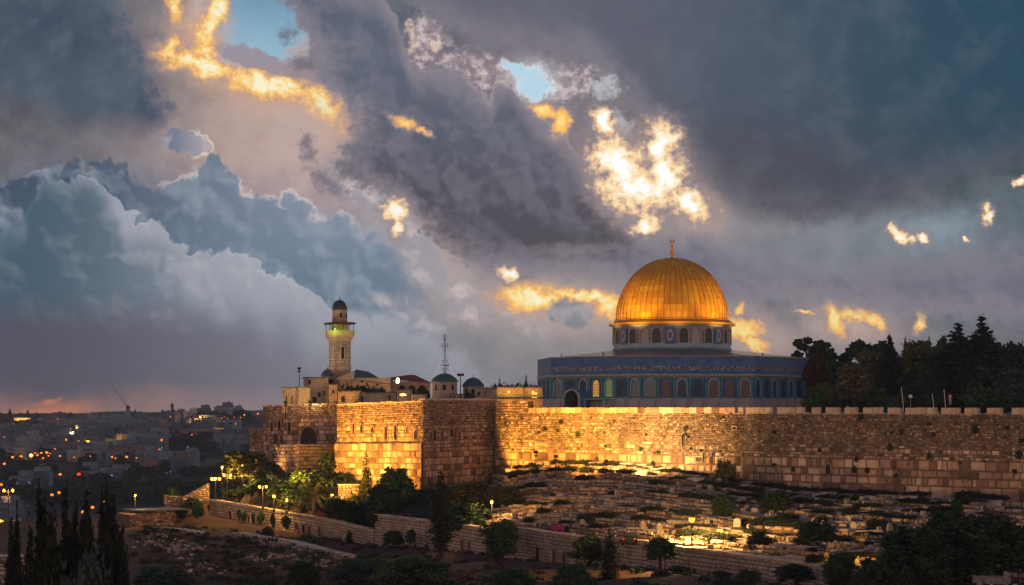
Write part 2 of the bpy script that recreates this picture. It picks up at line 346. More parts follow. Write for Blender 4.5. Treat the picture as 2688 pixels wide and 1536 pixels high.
    # dark cloud filling the right
    Rb = [(9.8, -0.9), (10.3, -0.2), (10.9, 0.4), (11.6, 1.0), (12.4, 1.4), (13.2, 1.55), (14.4, 1.65), (15.2, 1.75), (16.0, 2.2), (16.5, 2.9), (17.1, 3.6), (17.9, 4.3), (18.4, 4.9), (18.9, 5.5), (19.8, 5.95), (21.0, 6.1), (22.0, 6.05), (23.0, 5.8), (24.0, 5.3), (25.0, 5.05), (26.0, 4.8), (26.88, 4.4)]
    er = curve(t.m('MULTIPLY_ADD', nBx, 0.5, u0), Rb)
    dr = t.m('SUBTRACT', t.m('ADD', er, t.m('MULTIPLY_ADD', fn, 0.8, t.m('MULTIPLY', nAy, 0.9))), v0)
    rb = t.mix(t.ss(t.m('ADD', u0, t.m('MULTIPLY', nAx, 4.0)), 12.0, 26.0), lin((98, 99, 114)), lin((38, 72, 92)))
    rb = t.mix(t.m('MULTIPLY', t.ss(v0, 1.5, 5.5), t.ss(u0, 26.5, 19.0, 0.35, 0.85)), rb, lin((68, 69, 82)))
    rb = t.mix(t.m('MULTIPLY', t.ss(t.m('ADD', dr, t.m('MULTIPLY', nBy, 0.8)), 1.5, 0.0), t.ss(u0, 22.0, 16.0, 0.15, 0.6)), rb, lin((150, 140, 148)))
    rb = t.mix(t.ss(t.noise(pw, 0.8, 5, 0.6), 0.4, 0.75, 0.0, 0.22), rb, lin((118, 124, 138)))
    over(t.ss(dr, -0.1, 0.75), rb)
    # scattered silver pieces between the two dark clouds
    g = mx(ell(15.9, 2.3, 0.65, 0.5, 20), ell(16.3, 3.3, 0.5, 0.5, 0), ell(11.5, 1.25, 0.3, 0.3, 0), ell(10.8, 0.95, 0.2, 0.75, -10))
    g2 = t.m('ADD', g, t.m('MULTIPLY', fn, 2.2))
    over(t.m('MULTIPLY', t.ss(g2, 0.15, 0.8), 0.75), t.mix(t.ss(u0, 12, 14), lin((222, 195, 180)), lin((190, 192, 198))))
    # the blaze in front of the sun
    halo = mx(ell(16.8, 4.6, 1.9, 1.9, 0, p=p0), ell(18.3, 5.5, 1.2, 0.9, 30, p=p0))
    over(t.m('MULTIPLY', t.ss(t.m('ADD', halo, t.m('MULTIPLY', fn, 0.6)), 0.0, 1.0), 0.65), lin((215, 178, 158)))
    g = mx(ell(16.2, 4.4, 0.65, 0.95, -25), ell(17.3, 3.75, 0.5, 0.7, 20), ell(16.7, 5.0, 1.05, 0.72, 10), ell(17.4, 4.6, 0.5, 0.8, 20), ell(18.05, 5.3, 0.7, 0.4, 25), ell(16.9, 5.9, 0.3, 0.34, 0), ell(15.9, 3.3, 0.3, 0.5, -30))
    g2 = t.m('ADD', g, t.m('MULTIPLY', fn, 2.0))
    hot = fire(g2, -0.4, 0.85, WHITE)
    hot = t.mix(t.ss(g2, 0.6, 1.2), hot, (1.8, 1.65, 1.4))
    over(t.ss(g2, -0.7, 0.4), hot)
    # small bright tears on the right
    g = mx(ell(23.6, 6.15, 0.45, 0.22, 25), ell(24.2, 6.15, 0.2, 0.16, 0), ell(25.9, 5.7, 0.18, 0.35, 5), ell(26.8, 4.8, 0.15, 0.15, 0), ell(25.3, 6.2, 0.1, 0.08, 0))
    g2 = t.m('ADD', g, t.m('MULTIPLY', fn, 1.8))
    halo = ell(24.6, 6.0, 1.9, 0.8, -5)
    over(t.m('MULTIPLY', t.ss(t.m('ADD', halo, fn), 0.0, 1.2), 0.55), lin((150, 165, 178)))
    over(t.ss(g2, -0.5, 0.4), fire(g2, -0.2, 0.8, WHITE))
    # ---- blue clear-sky share and the unseen sky behind the viewer, brightened to light the walls
    sky = t.node('ShaderNodeTexSky', sky_type='NISHITA')
    sky.sun_disc = False; sky.sun_elevation = SUN_EL; sky.sun_rotation = SUN_AZ
    up = t.m('MAXIMUM', dz, 0.0)
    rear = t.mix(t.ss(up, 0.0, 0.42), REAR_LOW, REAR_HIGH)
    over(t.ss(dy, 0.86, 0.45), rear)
    over(t.ss(dz, -0.01, -0.06), (0.02, 0.02, 0.024))
    nb = t.node('ShaderNodeBackground'); t.l.new(sky.outputs[0], nb.inputs[0]); nb.inputs[1].default_value = 0.0004
    ad = t.node('ShaderNodeAddShader'); t.l.new(shd, ad.inputs[0]); t.l.new(nb.outputs[0], ad.inputs[1])
    t.l.new(ad.outputs[0], out.inputs[0])

HAZE = 0.00013
REAR_LOW = (1.60, 0.90, 0.62)  # unseen rear sky near the horizon, raised above the visible sky as wall fill
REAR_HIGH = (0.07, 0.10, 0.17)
SKY_ROWS = [
 # u = 0 200 400 600 800 1000 1200 1400 1600 1800 2000 2200 2400 2600
 [(60,72,86),(75,82,95),(120,115,120),(140,130,135),(105,105,118),(82,95,110),(84,96,106),(90,95,108),(88,95,110),(85,98,112),(72,90,108),(52,82,100),(40,75,92),(30,72,92)],
 [(58,68,84),(70,78,90),(125,118,122),(150,135,135),(110,110,120),(92,95,110),(92,94,108),(95,95,108),(92,95,110),(88,98,112),(72,88,106),(52,80,98),(42,72,90),(32,62,88)],
 [(64,72,84),(72,80,88),(120,115,118),(160,142,138),(150,135,140),(95,98,112),(100,98,112),(140,130,138),(105,105,118),(92,98,112),(72,85,102),(55,80,95),(42,70,85),(32,60,78)],
 [(84,84,94),(80,84,92),(136,125,126),(184,160,152),(192,166,156),(105,102,118),(98,98,114),(110,108,120),(115,110,120),(98,96,108),(76,86,98),(60,78,92),(45,66,80),(34,58,72)],
 [(100,98,108),(98,98,108),(142,130,134),(182,158,154),(198,168,158),(112,108,120),(94,94,110),(96,96,110),(140,125,130),(104,98,108),(82,82,94),(66,76,88),(52,66,76),(42,60,72)],
 [(88,105,120),(95,100,115),(120,122,135),(160,142,148),(182,160,158),(120,115,125),(90,88,102),(90,90,102),(130,120,128),(128,118,126),(88,86,94),(70,72,82),(72,84,94),(70,90,102)],
 [(70,95,112),(82,105,122),(100,125,145),(120,140,158),(150,155,168),(150,148,158),(100,96,108),(95,94,104),(115,115,128),(150,140,145),(125,128,136),(118,128,138),(112,128,140),(92,108,122)],
 [(66,88,104),(72,92,108),(90,112,130),(100,126,146),(125,145,162),(155,158,166),(150,145,152),(110,106,116),(108,116,132),(118,128,142),(112,124,138),(108,122,134),(98,114,128),(84,102,118)],
 [(62,84,98),(68,86,100),(80,96,112),(100,112,128),(125,136,150),(140,146,156),(155,150,154),(150,144,148),(112,118,130),(108,112,126),(102,108,122),(98,106,120),(92,104,118),(84,98,114)],
 [(80,78,92),(82,80,94),(86,86,100),(94,96,110),(110,116,130),(125,130,142),(132,134,142),(138,138,144),(130,130,138),(150,138,138),(138,128,130),(132,124,126),(112,112,122),(100,106,116)],
 [(110,92,98),(108,92,100),(105,92,104),(105,96,110),(108,108,124),(118,120,134),(120,122,134),(126,128,136),(140,134,136),(160,146,140),(156,142,136),(145,134,130),(120,116,120),(108,110,116)],
 [(185,130,110),(165,122,110),(140,110,110),(120,104,112),(118,110,122),(122,118,130),(124,122,132),(130,130,136),(148,138,136),(165,148,140),(160,145,138),(148,136,130),(125,118,120),(112,112,116)],
]
build_sky()
sun_d = bpy.data.lights.new('sun', 'SUN'); sun_d.energy = 0.5; sun_d.angle = R(12); sun_d.color = (1.0, 0.72, 0.5)
sun = bpy.data.objects.new('sun', sun_d); COL.objects.link(sun)
_sd = Vector((math.sin(SUN_AZ) * math.cos(SUN_EL), math.cos(SUN_AZ) * math.cos(SUN_EL), math.sin(SUN_EL)))
sun.rotation_euler = (-_sd).to_track_quat('-Z', 'Y').to_euler()
# ------------------------------------------------------------------ helpers
def at(px, py, Y):
    return Vector(((px - 1344.0) / F * Y, Y, (HZ - py) / F * Y))
def X(px, Y): return (px - 1344.0) / F * Y
def Z(py, Y): return (HZ - py) / F * Y

def tag(o, label=None, cat=None, group=None, kind=None):
    if label: o['label'] = label
    if cat: o['category'] = cat
    if group: o['group'] = group
    if kind: o['kind'] = kind
    return o
def thing(name, label, cat, loc=(0, 0, 0), rz=0.0, group=None, scale=None):
    o = bpy.data.objects.new(name, None); COL.objects.link(o)
    o.empty_display_size = 0.2
    o.location = loc; o.rotation_euler = (0, 0, rz)
    if scale: o.scale = scale
    return tag(o, label, cat, group)
def obj(name, data, parent=None, loc=None, rz=None):
    o = bpy.data.objects.new(name, data); COL.objects.link(o)
    if parent: o.parent = parent
    if loc is not None: o.location = loc
    if rz is not None: o.rotation_euler = (0, 0, rz)
    return o
def kids(o): return [c for c in COL.objects if c.parent == o]
def dup(root, loc, rz=0.0, label=None, group=None, scale=None, children=None):
    r = root.copy(); COL.objects.link(r); r.location = loc; r.rotation_euler = (0, 0, rz)
    if scale: r.scale = scale
    if label: r['label'] = label
    if group: r['group'] = group
    for c in (children if children is not None else list(root.children)):
        k = c.copy(); COL.objects.link(k); k.parent = r
        for g in list(c.children):
            q = g.copy(); COL.objects.link(q); q.parent = k
    return r

class MB:
    """collects faces, builds one mesh"""
    def __init__(self): self.v = []; self.f = []; self.mi = []; self.cur = 0
    def add(self, vs, fs):
        b = len(self.v); self.v.extend([tuple(q) for q in vs])
        self.f.extend([tuple(b + i for i in f) for f in fs]); self.mi.extend([self.cur] * len(fs))
    def box(self, c, s, rz=0.0, taper=1.0):
        x, y, z = s[0] / 2, s[1] / 2, s[2] / 2
        co, si = math.cos(rz), math.sin(rz); vs = []
        for k in (-1, 1):
            tp = taper if k == 1 else 1.0
            for (a, b) in ((-1, -1), (1, -1), (1, 1), (-1, 1)):
                px, py = a * x * tp, b * y * tp
                vs.append((c[0] + px * co - py * si, c[1] + px * si + py * co, c[2] + k * z))
        self.add(vs, [(3, 2, 1, 0), (4, 5, 6, 7), (0, 1, 5, 4), (1, 2, 6, 5), (2, 3, 7, 6), (3, 0, 4, 7)])
    def prism(self, poly, z0, z1, cap=True):
        """vertical prism over a counter-clockwise plan polygon; z may be per-vertex lists"""
        n = len(poly)
        a = z0 if hasattr(z0, '__len__') else [z0] * n
        b = z1 if hasattr(z1, '__len__') else [z1] * n
        vs = [(p[0], p[1], a[i]) for i, p in enumerate(poly)] + [(p[0], p[1], b[i]) for i, p in enumerate(poly)]
        fs = [(i, (i + 1) % n, n + (i + 1) % n, n + i) for i in range(n)]
        if cap: fs += [tuple(range(n - 1, -1, -1)), tuple(range(n, 2 * n))]
        self.add(vs, fs)
    def lathe(self, prof, n=24, c=(0, 0, 0), a0=0.0, a1=2 * math.pi, rfun=None):
        full = abs(a1 - a0 - 2 * math.pi) < 1e-6
        m = n if full else n + 1
        vs = []
        for (r, z) in prof:
            for i in range(m):
                a = a0 + (a1 - a0) * i / n
                q = r * (rfun(i) if rfun else 1.0)
                vs.append((c[0] + q * math.cos(a), c[1] + q * math.sin(a), c[2] + z))
        fs = []
        for j in range(len(prof) - 1):
            for i in range(n):
                k = (i + 1) % m if full else i + 1
                fs.append((j * m + i, j * m + k, (j + 1) * m + k, (j + 1) * m + i))
        self.add(vs, fs)
    def tube(self, p0, p1, r0, r1=None, n=8, cap=True):
        r1 = r0 if r1 is None else r1
        p0, p1 = Vector(p0), Vector(p1); d = (p1 - p0)
        if d.length < 1e-6: return
        q = d.to_track_quat('Z', 'Y'); vs = []
        for p, r in ((p0, r0), (p1, r1)):
            for i in range(n):
                a = 2 * math.pi * i / n
                vs.append(p + q @ Vector((r * math.cos(a), r * math.sin(a), 0)))
        fs = [(i, (i + 1) % n, n + (i + 1) % n, n + i) for i in range(n)]
        if cap: fs += [tuple(range(n - 1, -1, -1)), tuple(range(n, 2 * n))]
        self.add(vs, fs)
    def arch(self, u0, u1, z0, z1, y, n=7, pointed=0.15):
        """flat arched panel in the XZ plane at depth y"""
        w = (u1 - u0) / 2; cx = (u0 + u1) / 2; zs = z1 - w * (1 + pointed)
        pts = [(u0, z0), (u1, z0)]
        for i in range(n + 1):
            a = math.pi * i / n
            pts.append((cx + w * math.cos(a), zs + w * (1 + pointed) * math.sin(a)))
        self.add([(x, y, z) for x, z in pts], [tuple(range(len(pts)))])
        return pts
    def archring(self, u0, u1, z0, z1, y0, y1, th, n=7, pointed=0.15):
        """raised arched moulding around an opening"""
        w = (u1 - u0) / 2; cx = (u0 + u1) / 2; zs = z1 - w * (1 + pointed)
        ins = [(u1, z0)] + [(cx + w * math.cos(math.pi * i / n), zs + w * (1 + pointed) * math.sin(math.pi * i / n)) for i in range(n + 1)] + [(u0, z0)]
        W = w + th
        outs = [(u1 + th, z0)] + [(cx + W * math.cos(math.pi * i / n), zs + W * (1 + pointed) * math.sin(math.pi * i / n)) for i in range(n + 1)] + [(u0 - th, z0)]
        m = len(ins)
        vs = [(x, y1, z) for x, z in ins] + [(x, y1, z) for x, z in outs] + [(x, y0, z) for x, z in ins] + [(x, y0, z) for x, z in outs]
        fs = []
        for i in range(m - 1):
            fs += [(i, i + 1, m + i + 1, m + i), (2 * m + i, 2 * m + i + 1, i + 1, i), (m + i, m + i + 1, 3 * m + i + 1, 3 * m + i)]
        self.add(vs, fs)
    def mesh(self, name, mats, smooth=False, xf=None):
        me = bpy.data.meshes.new(name)
        vs = self.v
        if xf is not None: vs = [tuple(xf @ Vector(q)) for q in vs]
        me.from_pydata(vs, [], self.f)
        if not isinstance(mats, (list, tuple)): mats = [mats]
        for m in mats: me.materials.append(m)
        if len(mats) > 1: me.polygons.foreach_set('material_index', self.mi)
        if smooth: me.polygons.foreach_set('use_smooth', [True] * len(self.f))
        me.update(); return me
    def build(self, name, mats, parent=None, smooth=False, loc=None, rz=None, xf=None):
        return obj(name, self.mesh(name, mats, smooth, xf), parent, loc, rz)

# ------------------------------------------------------------------ materials
def newmat(name):
    m = bpy.data.materials.new(name); m.use_nodes = True
    t = NT(m.node_tree); b = m.node_tree.nodes['Principled BSDF']
    b.inputs['Specular IOR Level'].default_value = 0.3
    return m, t, b
def mat_simple(name, c, rough=0.8, metal=0.0, var=0.25, scale=1.5, bump=0.0):
    m, t, b = newmat(name)
    tc = t.node('ShaderNodeTexCoord').outputs['Object']
    n = t.noise(tc, scale, 5, 0.6)
    t.put(b.inputs['Base Color'], t.mix(t.lr(n, 0.3, 0.7), tuple(v * (1 - var) for v in c), tuple(min(1, v * (1 + var)) for v in c)))
    b.inputs['Roughness'].default_value = rough; b.inputs['Metallic'].default_value = metal
    if bump:
        bp = t.node('ShaderNodeBump'); bp.inputs['Strength'].default_value = bump; bp.inputs['Distance'].default_value = 0.1
        t.put(bp.inputs['Height'], t.noise(tc, scale * 4, 4, 0.6)); t.l.new(bp.outputs[0], b.inputs['Normal'])
    return m
def mat_emit(name, c, k, sample=False):
    m, t, b = newmat(name)
    b.inputs['Base Color'].default_value = tuple(c) + (1,)
    b.inputs['Emission Color'].default_value = tuple(c) + (1,); b.inputs['Emission Strength'].default_value = k
    if not sample: m.cycles.emission_sampling = 'NONE'
    return m
def mat_stone(name, ramp, dirt=0.35, scale=0.5, warm=None):
    """every block its own tone, blotchy weathering over the whole face"""
    m, t, b = newmat(name)
    geo = t.node('ShaderNodeNewGeometry'); tc = t.node('ShaderNodeTexCoord').outputs['Object']
    base = t.ramp(geo.outputs['Random Per Island'], ramp)
    n1 = t.noise(tc, scale, 6, 0.65); n2 = t.noise(tc, scale * 9, 5, 0.65)
    base = t.mix(t.m('MULTIPLY', t.ss(n1, 0.45, 0.68), dirt), base, tuple(v * 0.28 for v in ramp[0][1]))
    base = t.mix(t.m('MULTIPLY', t.ss(n2, 0.5, 0.75), 0.4), base, (0.06, 0.05, 0.045))
    sx_, sy_, sz_ = t.sep(tc)
    stn = t.noise(t.xyz(sx_, sy_, t.m('MULTIPLY', sz_, 0.12)), scale * 4, 4, 0.6)
    base = t.mix(t.m('MULTIPLY', t.ss(stn, 0.52, 0.72), 0.55), base, tuple(v * 0.35 for v in ramp[0][1]))
    if warm: base = t.mix(t.m('MULTIPLY', t.ss(t.noise(tc, scale * 0.6, 3, 0.5), 0.45, 0.6), 0.5), base, warm)
    t.put(b.inputs['Base Color'], base); b.inputs['Roughness'].default_value = 0.92
    bp = t.node('ShaderNodeBump'); bp.inputs['Strength'].default_value = 0.5; bp.inputs['Distance'].default_value = 0.12
    t.put(bp.inputs['Height'], n2); t.l.new(bp.outputs[0], b.inputs['Normal'])
    return m
def mat_leaf(name, c, c2, rough=0.75):
    m, t, b = newmat(name)
    geo = t.node('ShaderNodeNewGeometry'); tc = t.node('ShaderNodeTexCoord').outputs['Object']
    n = t.noise(tc, 0.55, 3, 0.6)
    f = t.m('ADD', t.m('MULTIPLY', geo.outputs['Random Per Island'], 0.5), t.lr(n, 0.3, 0.7, -0.1, 0.6))
    t.put(b.inputs['Base Color'], t.mix(f, c, c2)); b.inputs['Roughness'].default_value = rough
    b.inputs['Specular IOR Level'].default_value = 0.15
    return m

M = {}
SR = lambda *c: [(i / (len(c) - 1.0), q) for i, q in enumerate(c)]
M['ashlar'] = mat_stone('ashlar_stone', SR((0.11, 0.07, 0.05), (0.33, 0.225, 0.155), (0.46, 0.31, 0.21), (0.48, 0.36, 0.27), (0.64, 0.52, 0.41)), 0.55, 0.16)
M['rubble'] = mat_stone('rubble_stone', SR((0.10, 0.072, 0.055), (0.20, 0.15, 0.115), (0.32, 0.24, 0.18), (0.44, 0.34, 0.26), (0.72, 0.59, 0.46)), 0.75, 0.22)
M['mortar'] = mat_simple('mortar', (0.13, 0.10, 0.075), 0.95, var=0.45, scale=0.6)
M['coping'] = mat_stone('coping_stone', SR((0.42, 0.35, 0.27), (0.52, 0.44, 0.35), (0.60, 0.52, 0.42)), 0.35, 0.4)
M['pale'] = mat_stone('pale_dressed_stone', SR((0.36, 0.29, 0.23), (0.44, 0.36, 0.29), (0.50, 0.42, 0.34)), 0.55, 0.25)
M['tomb'] = mat_stone('tomb_stone', SR((0.12, 0.10, 0.085), (0.32, 0.27, 0.22), (0.48, 0.42, 0.36), (0.70, 0.64, 0.57)), 0.5, 0.5)
M['plaster'] = mat_stone('old_plaster', SR((0.40, 0.32, 0.24), (0.48, 0.39, 0.30)), 0.6, 0.3)
M['dark'] = mat_simple('dark_opening', (0.012, 0.011, 0.012), 0.6)
M['tint'] = mat_simple('dark_glass', (0.02, 0.03, 0.035), 0.15)
M['earth'] = None
M['lead'] = mat_simple('lead_roof', (0.10, 0.13, 0.15), 0.55, 0.2, scale=0.8, bump=0.2)
M['greenroof'] = mat_simple('green_lead_roof', (0.05, 0.11, 0.11), 0.5, 0.1, scale=0.8, bump=0.2)
M['tile_red'] = mat_simple('red_roof_tile', (0.20, 0.06, 0.04), 0.8, scale=2)
M['iron'] = mat_simple('dark_iron', (0.03, 0.03, 0.035), 0.5, 0.6)
M['steel'] = mat_simple('grey_steel', (0.22, 0.23, 0.25), 0.45, 0.7)
M['bark'] = mat_simple('bark', (0.05, 0.035, 0.025), 0.9, scale=3, bump=0.5)
M['wood'] = mat_simple('dark_wood', (0.05, 0.035, 0.03), 0.8)
M['lamp'] = mat_emit('sodium_lamp_glass', (1.0, 0.40, 0.045), 2.6)
M['lampfar'] = mat_emit('far_lamp_glass', (1.0, 0.22, 0.02), 2.0)
M['lampwarm'] = mat_emit('far_warm_window', (1.0, 0.32, 0.06), 1.0)
M['lampred'] = mat_emit('far_red_lamp', (1.0, 0.03, 0.01), 1.6)
M['lampwhite'] = mat_emit('far_white_lamp', (0.65, 0.85, 1.0), 0.45)
M['litwin'] = mat_emit('lit_window_glass', (1.0, 0.55, 0.10), 1.1)
M['globe'] = mat_simple('white_globe_glass', (0.75, 0.75, 0.72), 0.3, var=0.02)
LEAF = {
 'cypress': mat_leaf('cypress_leaf', (0.0069, 0.0115, 0.0069), (0.0286, 0.0416, 0.0208)),
 'dark': mat_leaf('dark_leaf', (0.0103, 0.0230, 0.0115), (0.0494, 0.0936, 0.0390)),
 'green': mat_leaf('green_leaf', (0.0161, 0.0437, 0.0138), (0.0780, 0.1625, 0.0455)),
 'olive': mat_leaf('olive_leaf', (0.0403, 0.0391, 0.0207), (0.2145, 0.1950, 0.0975)),
 'teal': mat_leaf('grey_green_leaf', (0.0161, 0.0391, 0.0322), (0.0650, 0.1235, 0.0975)),
 'rust': mat_leaf('russet_leaf', (0.030, 0.010, 0.006), (0.085, 0.034, 0.018)),
 'autumn': mat_leaf('brown_green_leaf', (0.030, 0.030, 0.010), (0.15, 0.155, 0.045)),
 'pink': mat_leaf('bougainvillea_leaf', (0.1150, 0.0138, 0.0805), (0.5460, 0.0780, 0.3900)),
}

# ------------------------------------------------------------------ masonry
def stones(mb, p0, p1, zb, zt, rows, relief=0.10, holes=0.0, openings=(), jit=0.06, rnd=None, gap=0.04, base=0.0):
    """blocks laid over the face from p0 to p1 (plan points, outside on the right hand when walking p0->p1 ... normal = dir rotated -90).
    zb, zt: (z at p0, z at p1). rows: function(z_fraction)->(height, wmin, wmax)"""
    rnd = rnd or random
    p0 = Vector((p0[0], p0[1])); p1 = Vector((p1[0], p1[1])); L = (p1 - p0).length
    d = (p1 - p0) / L; n = Vector((d.y, -d.x))
    # rows follow the top line; bottom line cuts them
    H = max(zt[0] - zb[0], zt[1] - zb[1])
    z = 0.0
    V, Fc = mb.v, mb.f; cur = mb.cur
    while z < H - 0.05:
        h, w0, w1 = rows(z / H, rnd)
        h = min(h, H - z)
        s = -rnd.random() * w1
        while s < L:
            w = w0 + (w1 - w0) * rnd.random()
            a, b = max(s, 0.0), min(s + w, L); s += w
            if b - a < 0.08: continue
            mid = (a + b) / 2; t = mid / L
            top = zt[0] + (zt[1] - zt[0]) * t; bot = zb[0] + (zb[1] - zb[0]) * t
            z1 = top - z; z0 = z1 - h
            if z1 < bot: continue
            skip = False
            for (o0, o1, oz0, oz1) in openings:
                if b > o0 + 0.06 and a < o1 - 0.06 and z1 > oz0 + 0.06 and z0 < oz1 - 0.06:
                    if z1 - z0 > oz1 - oz0 + .3 and False: pass
                    # trim the block against the opening
                    if a < o0 - 0.12: b = min(b, o0)
                    elif b > o1 + 0.12: a = max(a, o1)
                    elif z0 < oz0 - 0.2: z1 = oz0
                    elif z1 > oz1 + 0.2: z0 = oz1
                    else: skip = True
            if skip or b - a < 0.08 or z1 - z0 < 0.05: continue
            if holes and rnd.random() < holes: continue
            r = relief * (0.5 + rnd.random()) + base
            g = gap * (0.6 + rnd.random())
            i0 = len(V)
            ch = min(0.05 + 0.1 * (z1 - z0), (b - a) / 3, (z1 - z0) / 3)
            j = jit
            def P(sx, sz, o): return (p0.x + d.x * sx + n.x * o, p0.y + d.y * sx + n.y * o, sz)
            q = [(a + g, z0 + g), (b - g, z0 + g), (b - g, z1 - g), (a + g, z1 - g)]
            q = [(x + (rnd.random() - .5) * j, zz + (rnd.random() - .5) * j) for x, zz in q]
            cx, cz = (a + b) / 2, (z0 + z1) / 2
            for x, zz in q: V.append(P(x, zz, -0.02 + base))
            for x, zz in q:
                V.append(P(x + (ch if x < cx else -ch), zz + (ch if zz < cz else -ch), r + (rnd.random() - .5) * relief * 0.7))
            Fc.extend([(i0 + 4, i0 + 5, i0 + 6, i0 + 7), (i0, i0 + 1, i0 + 5, i0 + 4), (i0 + 1, i0 + 2, i0 + 6, i0 + 5),
                       (i0 + 2, i0 + 3, i0 + 7, i0 + 6), (i0 + 3, i0, i0 + 4, i0 + 7)])
            mb.mi.extend([cur] * 5)
        z += h
def rows_even(h, w0, w1):
    return lambda f, r: (h * (0.85 + 0.3 * r.random()), w0, w1)
def face_frame(p0, p1):
    p0 = Vector((p0[0], p0[1])); p1 = Vector((p1[0], p1[1])); d = (p1 - p0).normalized(); n = Vector((d.y, -d.x))
    return p0, d, n
def px_on_face(p0, p1, px, py):
    """where the sight line through a photo pixel meets the face: distance along it and height"""
    p0, d, n = face_frame(p0, p1)
    k = (px - 1344.0) / F
    # k*Y = X ; p0 + s d
    s = (k * p0.y - p0.x) / (d.x - k * d.y)
    Yp = p0.y + s * d.y
    return s, (HZ - py) / F * Yp
def window_part(parent, p0, p1, o, mat, name='window', arch=True, depth=0.02, origin=(0, 0, 0)):
    """dark recess panel of an opening (s0,s1,z0,z1) with a thin stone frame as sub-part"""
    P0, d, n = face_frame(p0, p1)
    s0, s1, z0, z1 = o
    w, h = s1 - s0, z1 - z0
    mb = MB()
    if arch: mb.arch(-w / 2, w / 2, 0, h, 0, 6)
    else: mb.add([(-w / 2, 0, 0), (w / 2, 0, 0), (w / 2, 0, h), (-w / 2, 0, h)], [(0, 1, 2, 3)])
    c = P0 + d * (s0 + w / 2) + n * depth
    o_ = mb.build(name, mat, parent, loc=(c.x - origin[0], c.y - origin[1], z0 - origin[2]), rz=math.atan2(d.y, d.x))
    fr = MB()
    t = min(0.10, 0.12 * w + 0.03)
    if arch: fr.archring(-w / 2, w / 2, 0, h, 0.0, -0.16, t, 6)
    else:
        for (cx, cz, sx, sz) in ((-w / 2 - t / 2, h / 2, t, h), (w / 2 + t / 2, h / 2, t, h), (0, h + t / 2, w + 2 * t, t), (0, -t / 2, w + 2 * t, t)):
            fr.box((cx, -0.08, cz), (sx, 0.16, sz))
    fr.build('frame', M['rubble'], o_)
    return o_
# ------------------------------------------------------------------ ground
YL = [(300, 340), (551, 315), (1000, 275), (1300, 245), (1700, 215), (2017, 195), (2300, 178), (2760, 152)]
def Ylow(px): return float(np.interp(px, [a for a, b in YL], [b for a, b in YL]))
W_A = at(1300, 1255, 300); W_B = at(2760, 1312, 237)          # foot of the east wall
def Wl(t): return (W_A.x + (W_B.x - W_A.x) * t, W_A.y + (W_B.y - W_A.y) * t)
def Ll(t):
    px = 1285 + (2760 - 1285) * t; y = Ylow(px); return (X(px, y), y)
CP = []
def cp(px, py, Y): q = at(px, py, Y); CP.append((q.x, q.y, q.z))
def cz(x, y, z): CP.append((x, y, z))
for x, z in ((-300, -45), (-120, -42), (0, -40), (120, -40), (300, -42)): cz(x, -60, z - 4); cz(x, 30, z)
for x, y, z in ((-120, 120, -30), (-60, 120, -28), (0, 110, -28), (60, 110, -27), (140, 120, -28)): cz(x, y, z)
for x, y, z in ((-90, 190, -24), (-50, 180, -21.5), (-20, 170, -21), (10, 165, -20), (45, 140, -20), (90, 140, -20)): cz(x, y, z)
for px, py, Y in ((500, 1536, 215), (900, 1536, 212), (1300, 1536, 208), (1700, 1536, 190), (2000, 1536, 184)): cp(px, py, Y)
for px, py, Y in ((400, 1420, 262), (700, 1460, 245), (600, 1400, 280), (1000, 1490, 235), (350, 1400, 280), (900, 1450, 255)): cp(px, py, Y)
for px, py in ((551, 1349), (700, 1385), (850, 1412), (1000, 1436), (1150, 1446), (1300, 1462), (1500, 1482), (1700, 1490), (1900, 1506), (2017, 1522)): cp(px, py, Ylow(px) - 1)
for px, py in ((551, 1322), (700, 1346), (850, 1374), (980, 1400), (1150, 1392), (1300, 1408)): cp(px, py, Ylow(px) + 3)
for t in (0.1, 0.3, 0.5, 0.7, 0.9): x, y = Ll(t); cz(x, y + 3, -16.2)
for t in (0.0, 0.25, 0.5, 0.75, 1.0): x, y = Wl(t); cz(x, y, -11.6)
for px, z, Y in ((1111, -12.6, 282), (1000, -12.8, 285), (885, -11.6, 298), (782, -11.6, 304), (700, -12.5, 318), (640, -14.5, 335), (1000, -14.5, 292 - 20), (1200, -13.5, 270), (750, -14.0, 295), (620, -14.5, 312)): cz(X(px, Y), Y, z)
for x, y, z in ((-62, 318, -16.8), (-80, 312, -17.4), (-62, 345, -21), (-85, 345, -24), (-110, 300, -24), (-110, 400, -34), (-55, 400, -26), (-20, 420, -16), (60, 420, -16), (140, 420, -18), (140, 250, -18), (0, 520, -22), (120, 600, -24)): cz(x, y, z)
for x in (-260, -160, -60, 60, 200): cz(x, 560, -52 if x < 0 else -40); cz(x, 700, -44); cz(x, 900, -36)
for x in (-420, -200, 0, 260): cz(x, 1100, -28); cz(x, 1400, -18)
for x, z in ((-520, -9), (-420, -8), (-330, -8), (-250, -4), (-180, -1.5), (0, -1), (300, -2)): cz(x, 1750, z)
for x in (-900, -300, 300, 900): cz(x, 2300, -6); cz(x, 3200, -40); cz(x, 6000, -60)
for y in (100, 400, 800, 1300): cz(-900, y, -30); cz(900, y, -30)
CPa = np.array(CP)
def _k(a, b):
    d = a[:, None, :] - b[None, :, :]; return np.sqrt((d ** 2).sum(-1) + 4.0)
_n = len(CPa); _A = np.zeros((_n + 3, _n + 3)); _A[:_n, :_n] = _k(CPa[:, :2], CPa[:, :2]) + np.eye(_n) * -0.6
_P = np.c_[np.ones(_n), CPa[:, :2] / 1000.0]; _A[:_n, _n:] = _P; _A[_n:, :_n] = _P.T
_w = np.linalg.solve(_A, np.r_[CPa[:, 2], 0, 0, 0])
def gz_arr(xy):
    xy = np.asarray(xy, float)
    return _k(xy, CPa[:, :2]) @ _w[:_n] + np.c_[np.ones(len(xy)), xy / 1000.0] @ _w[_n:]
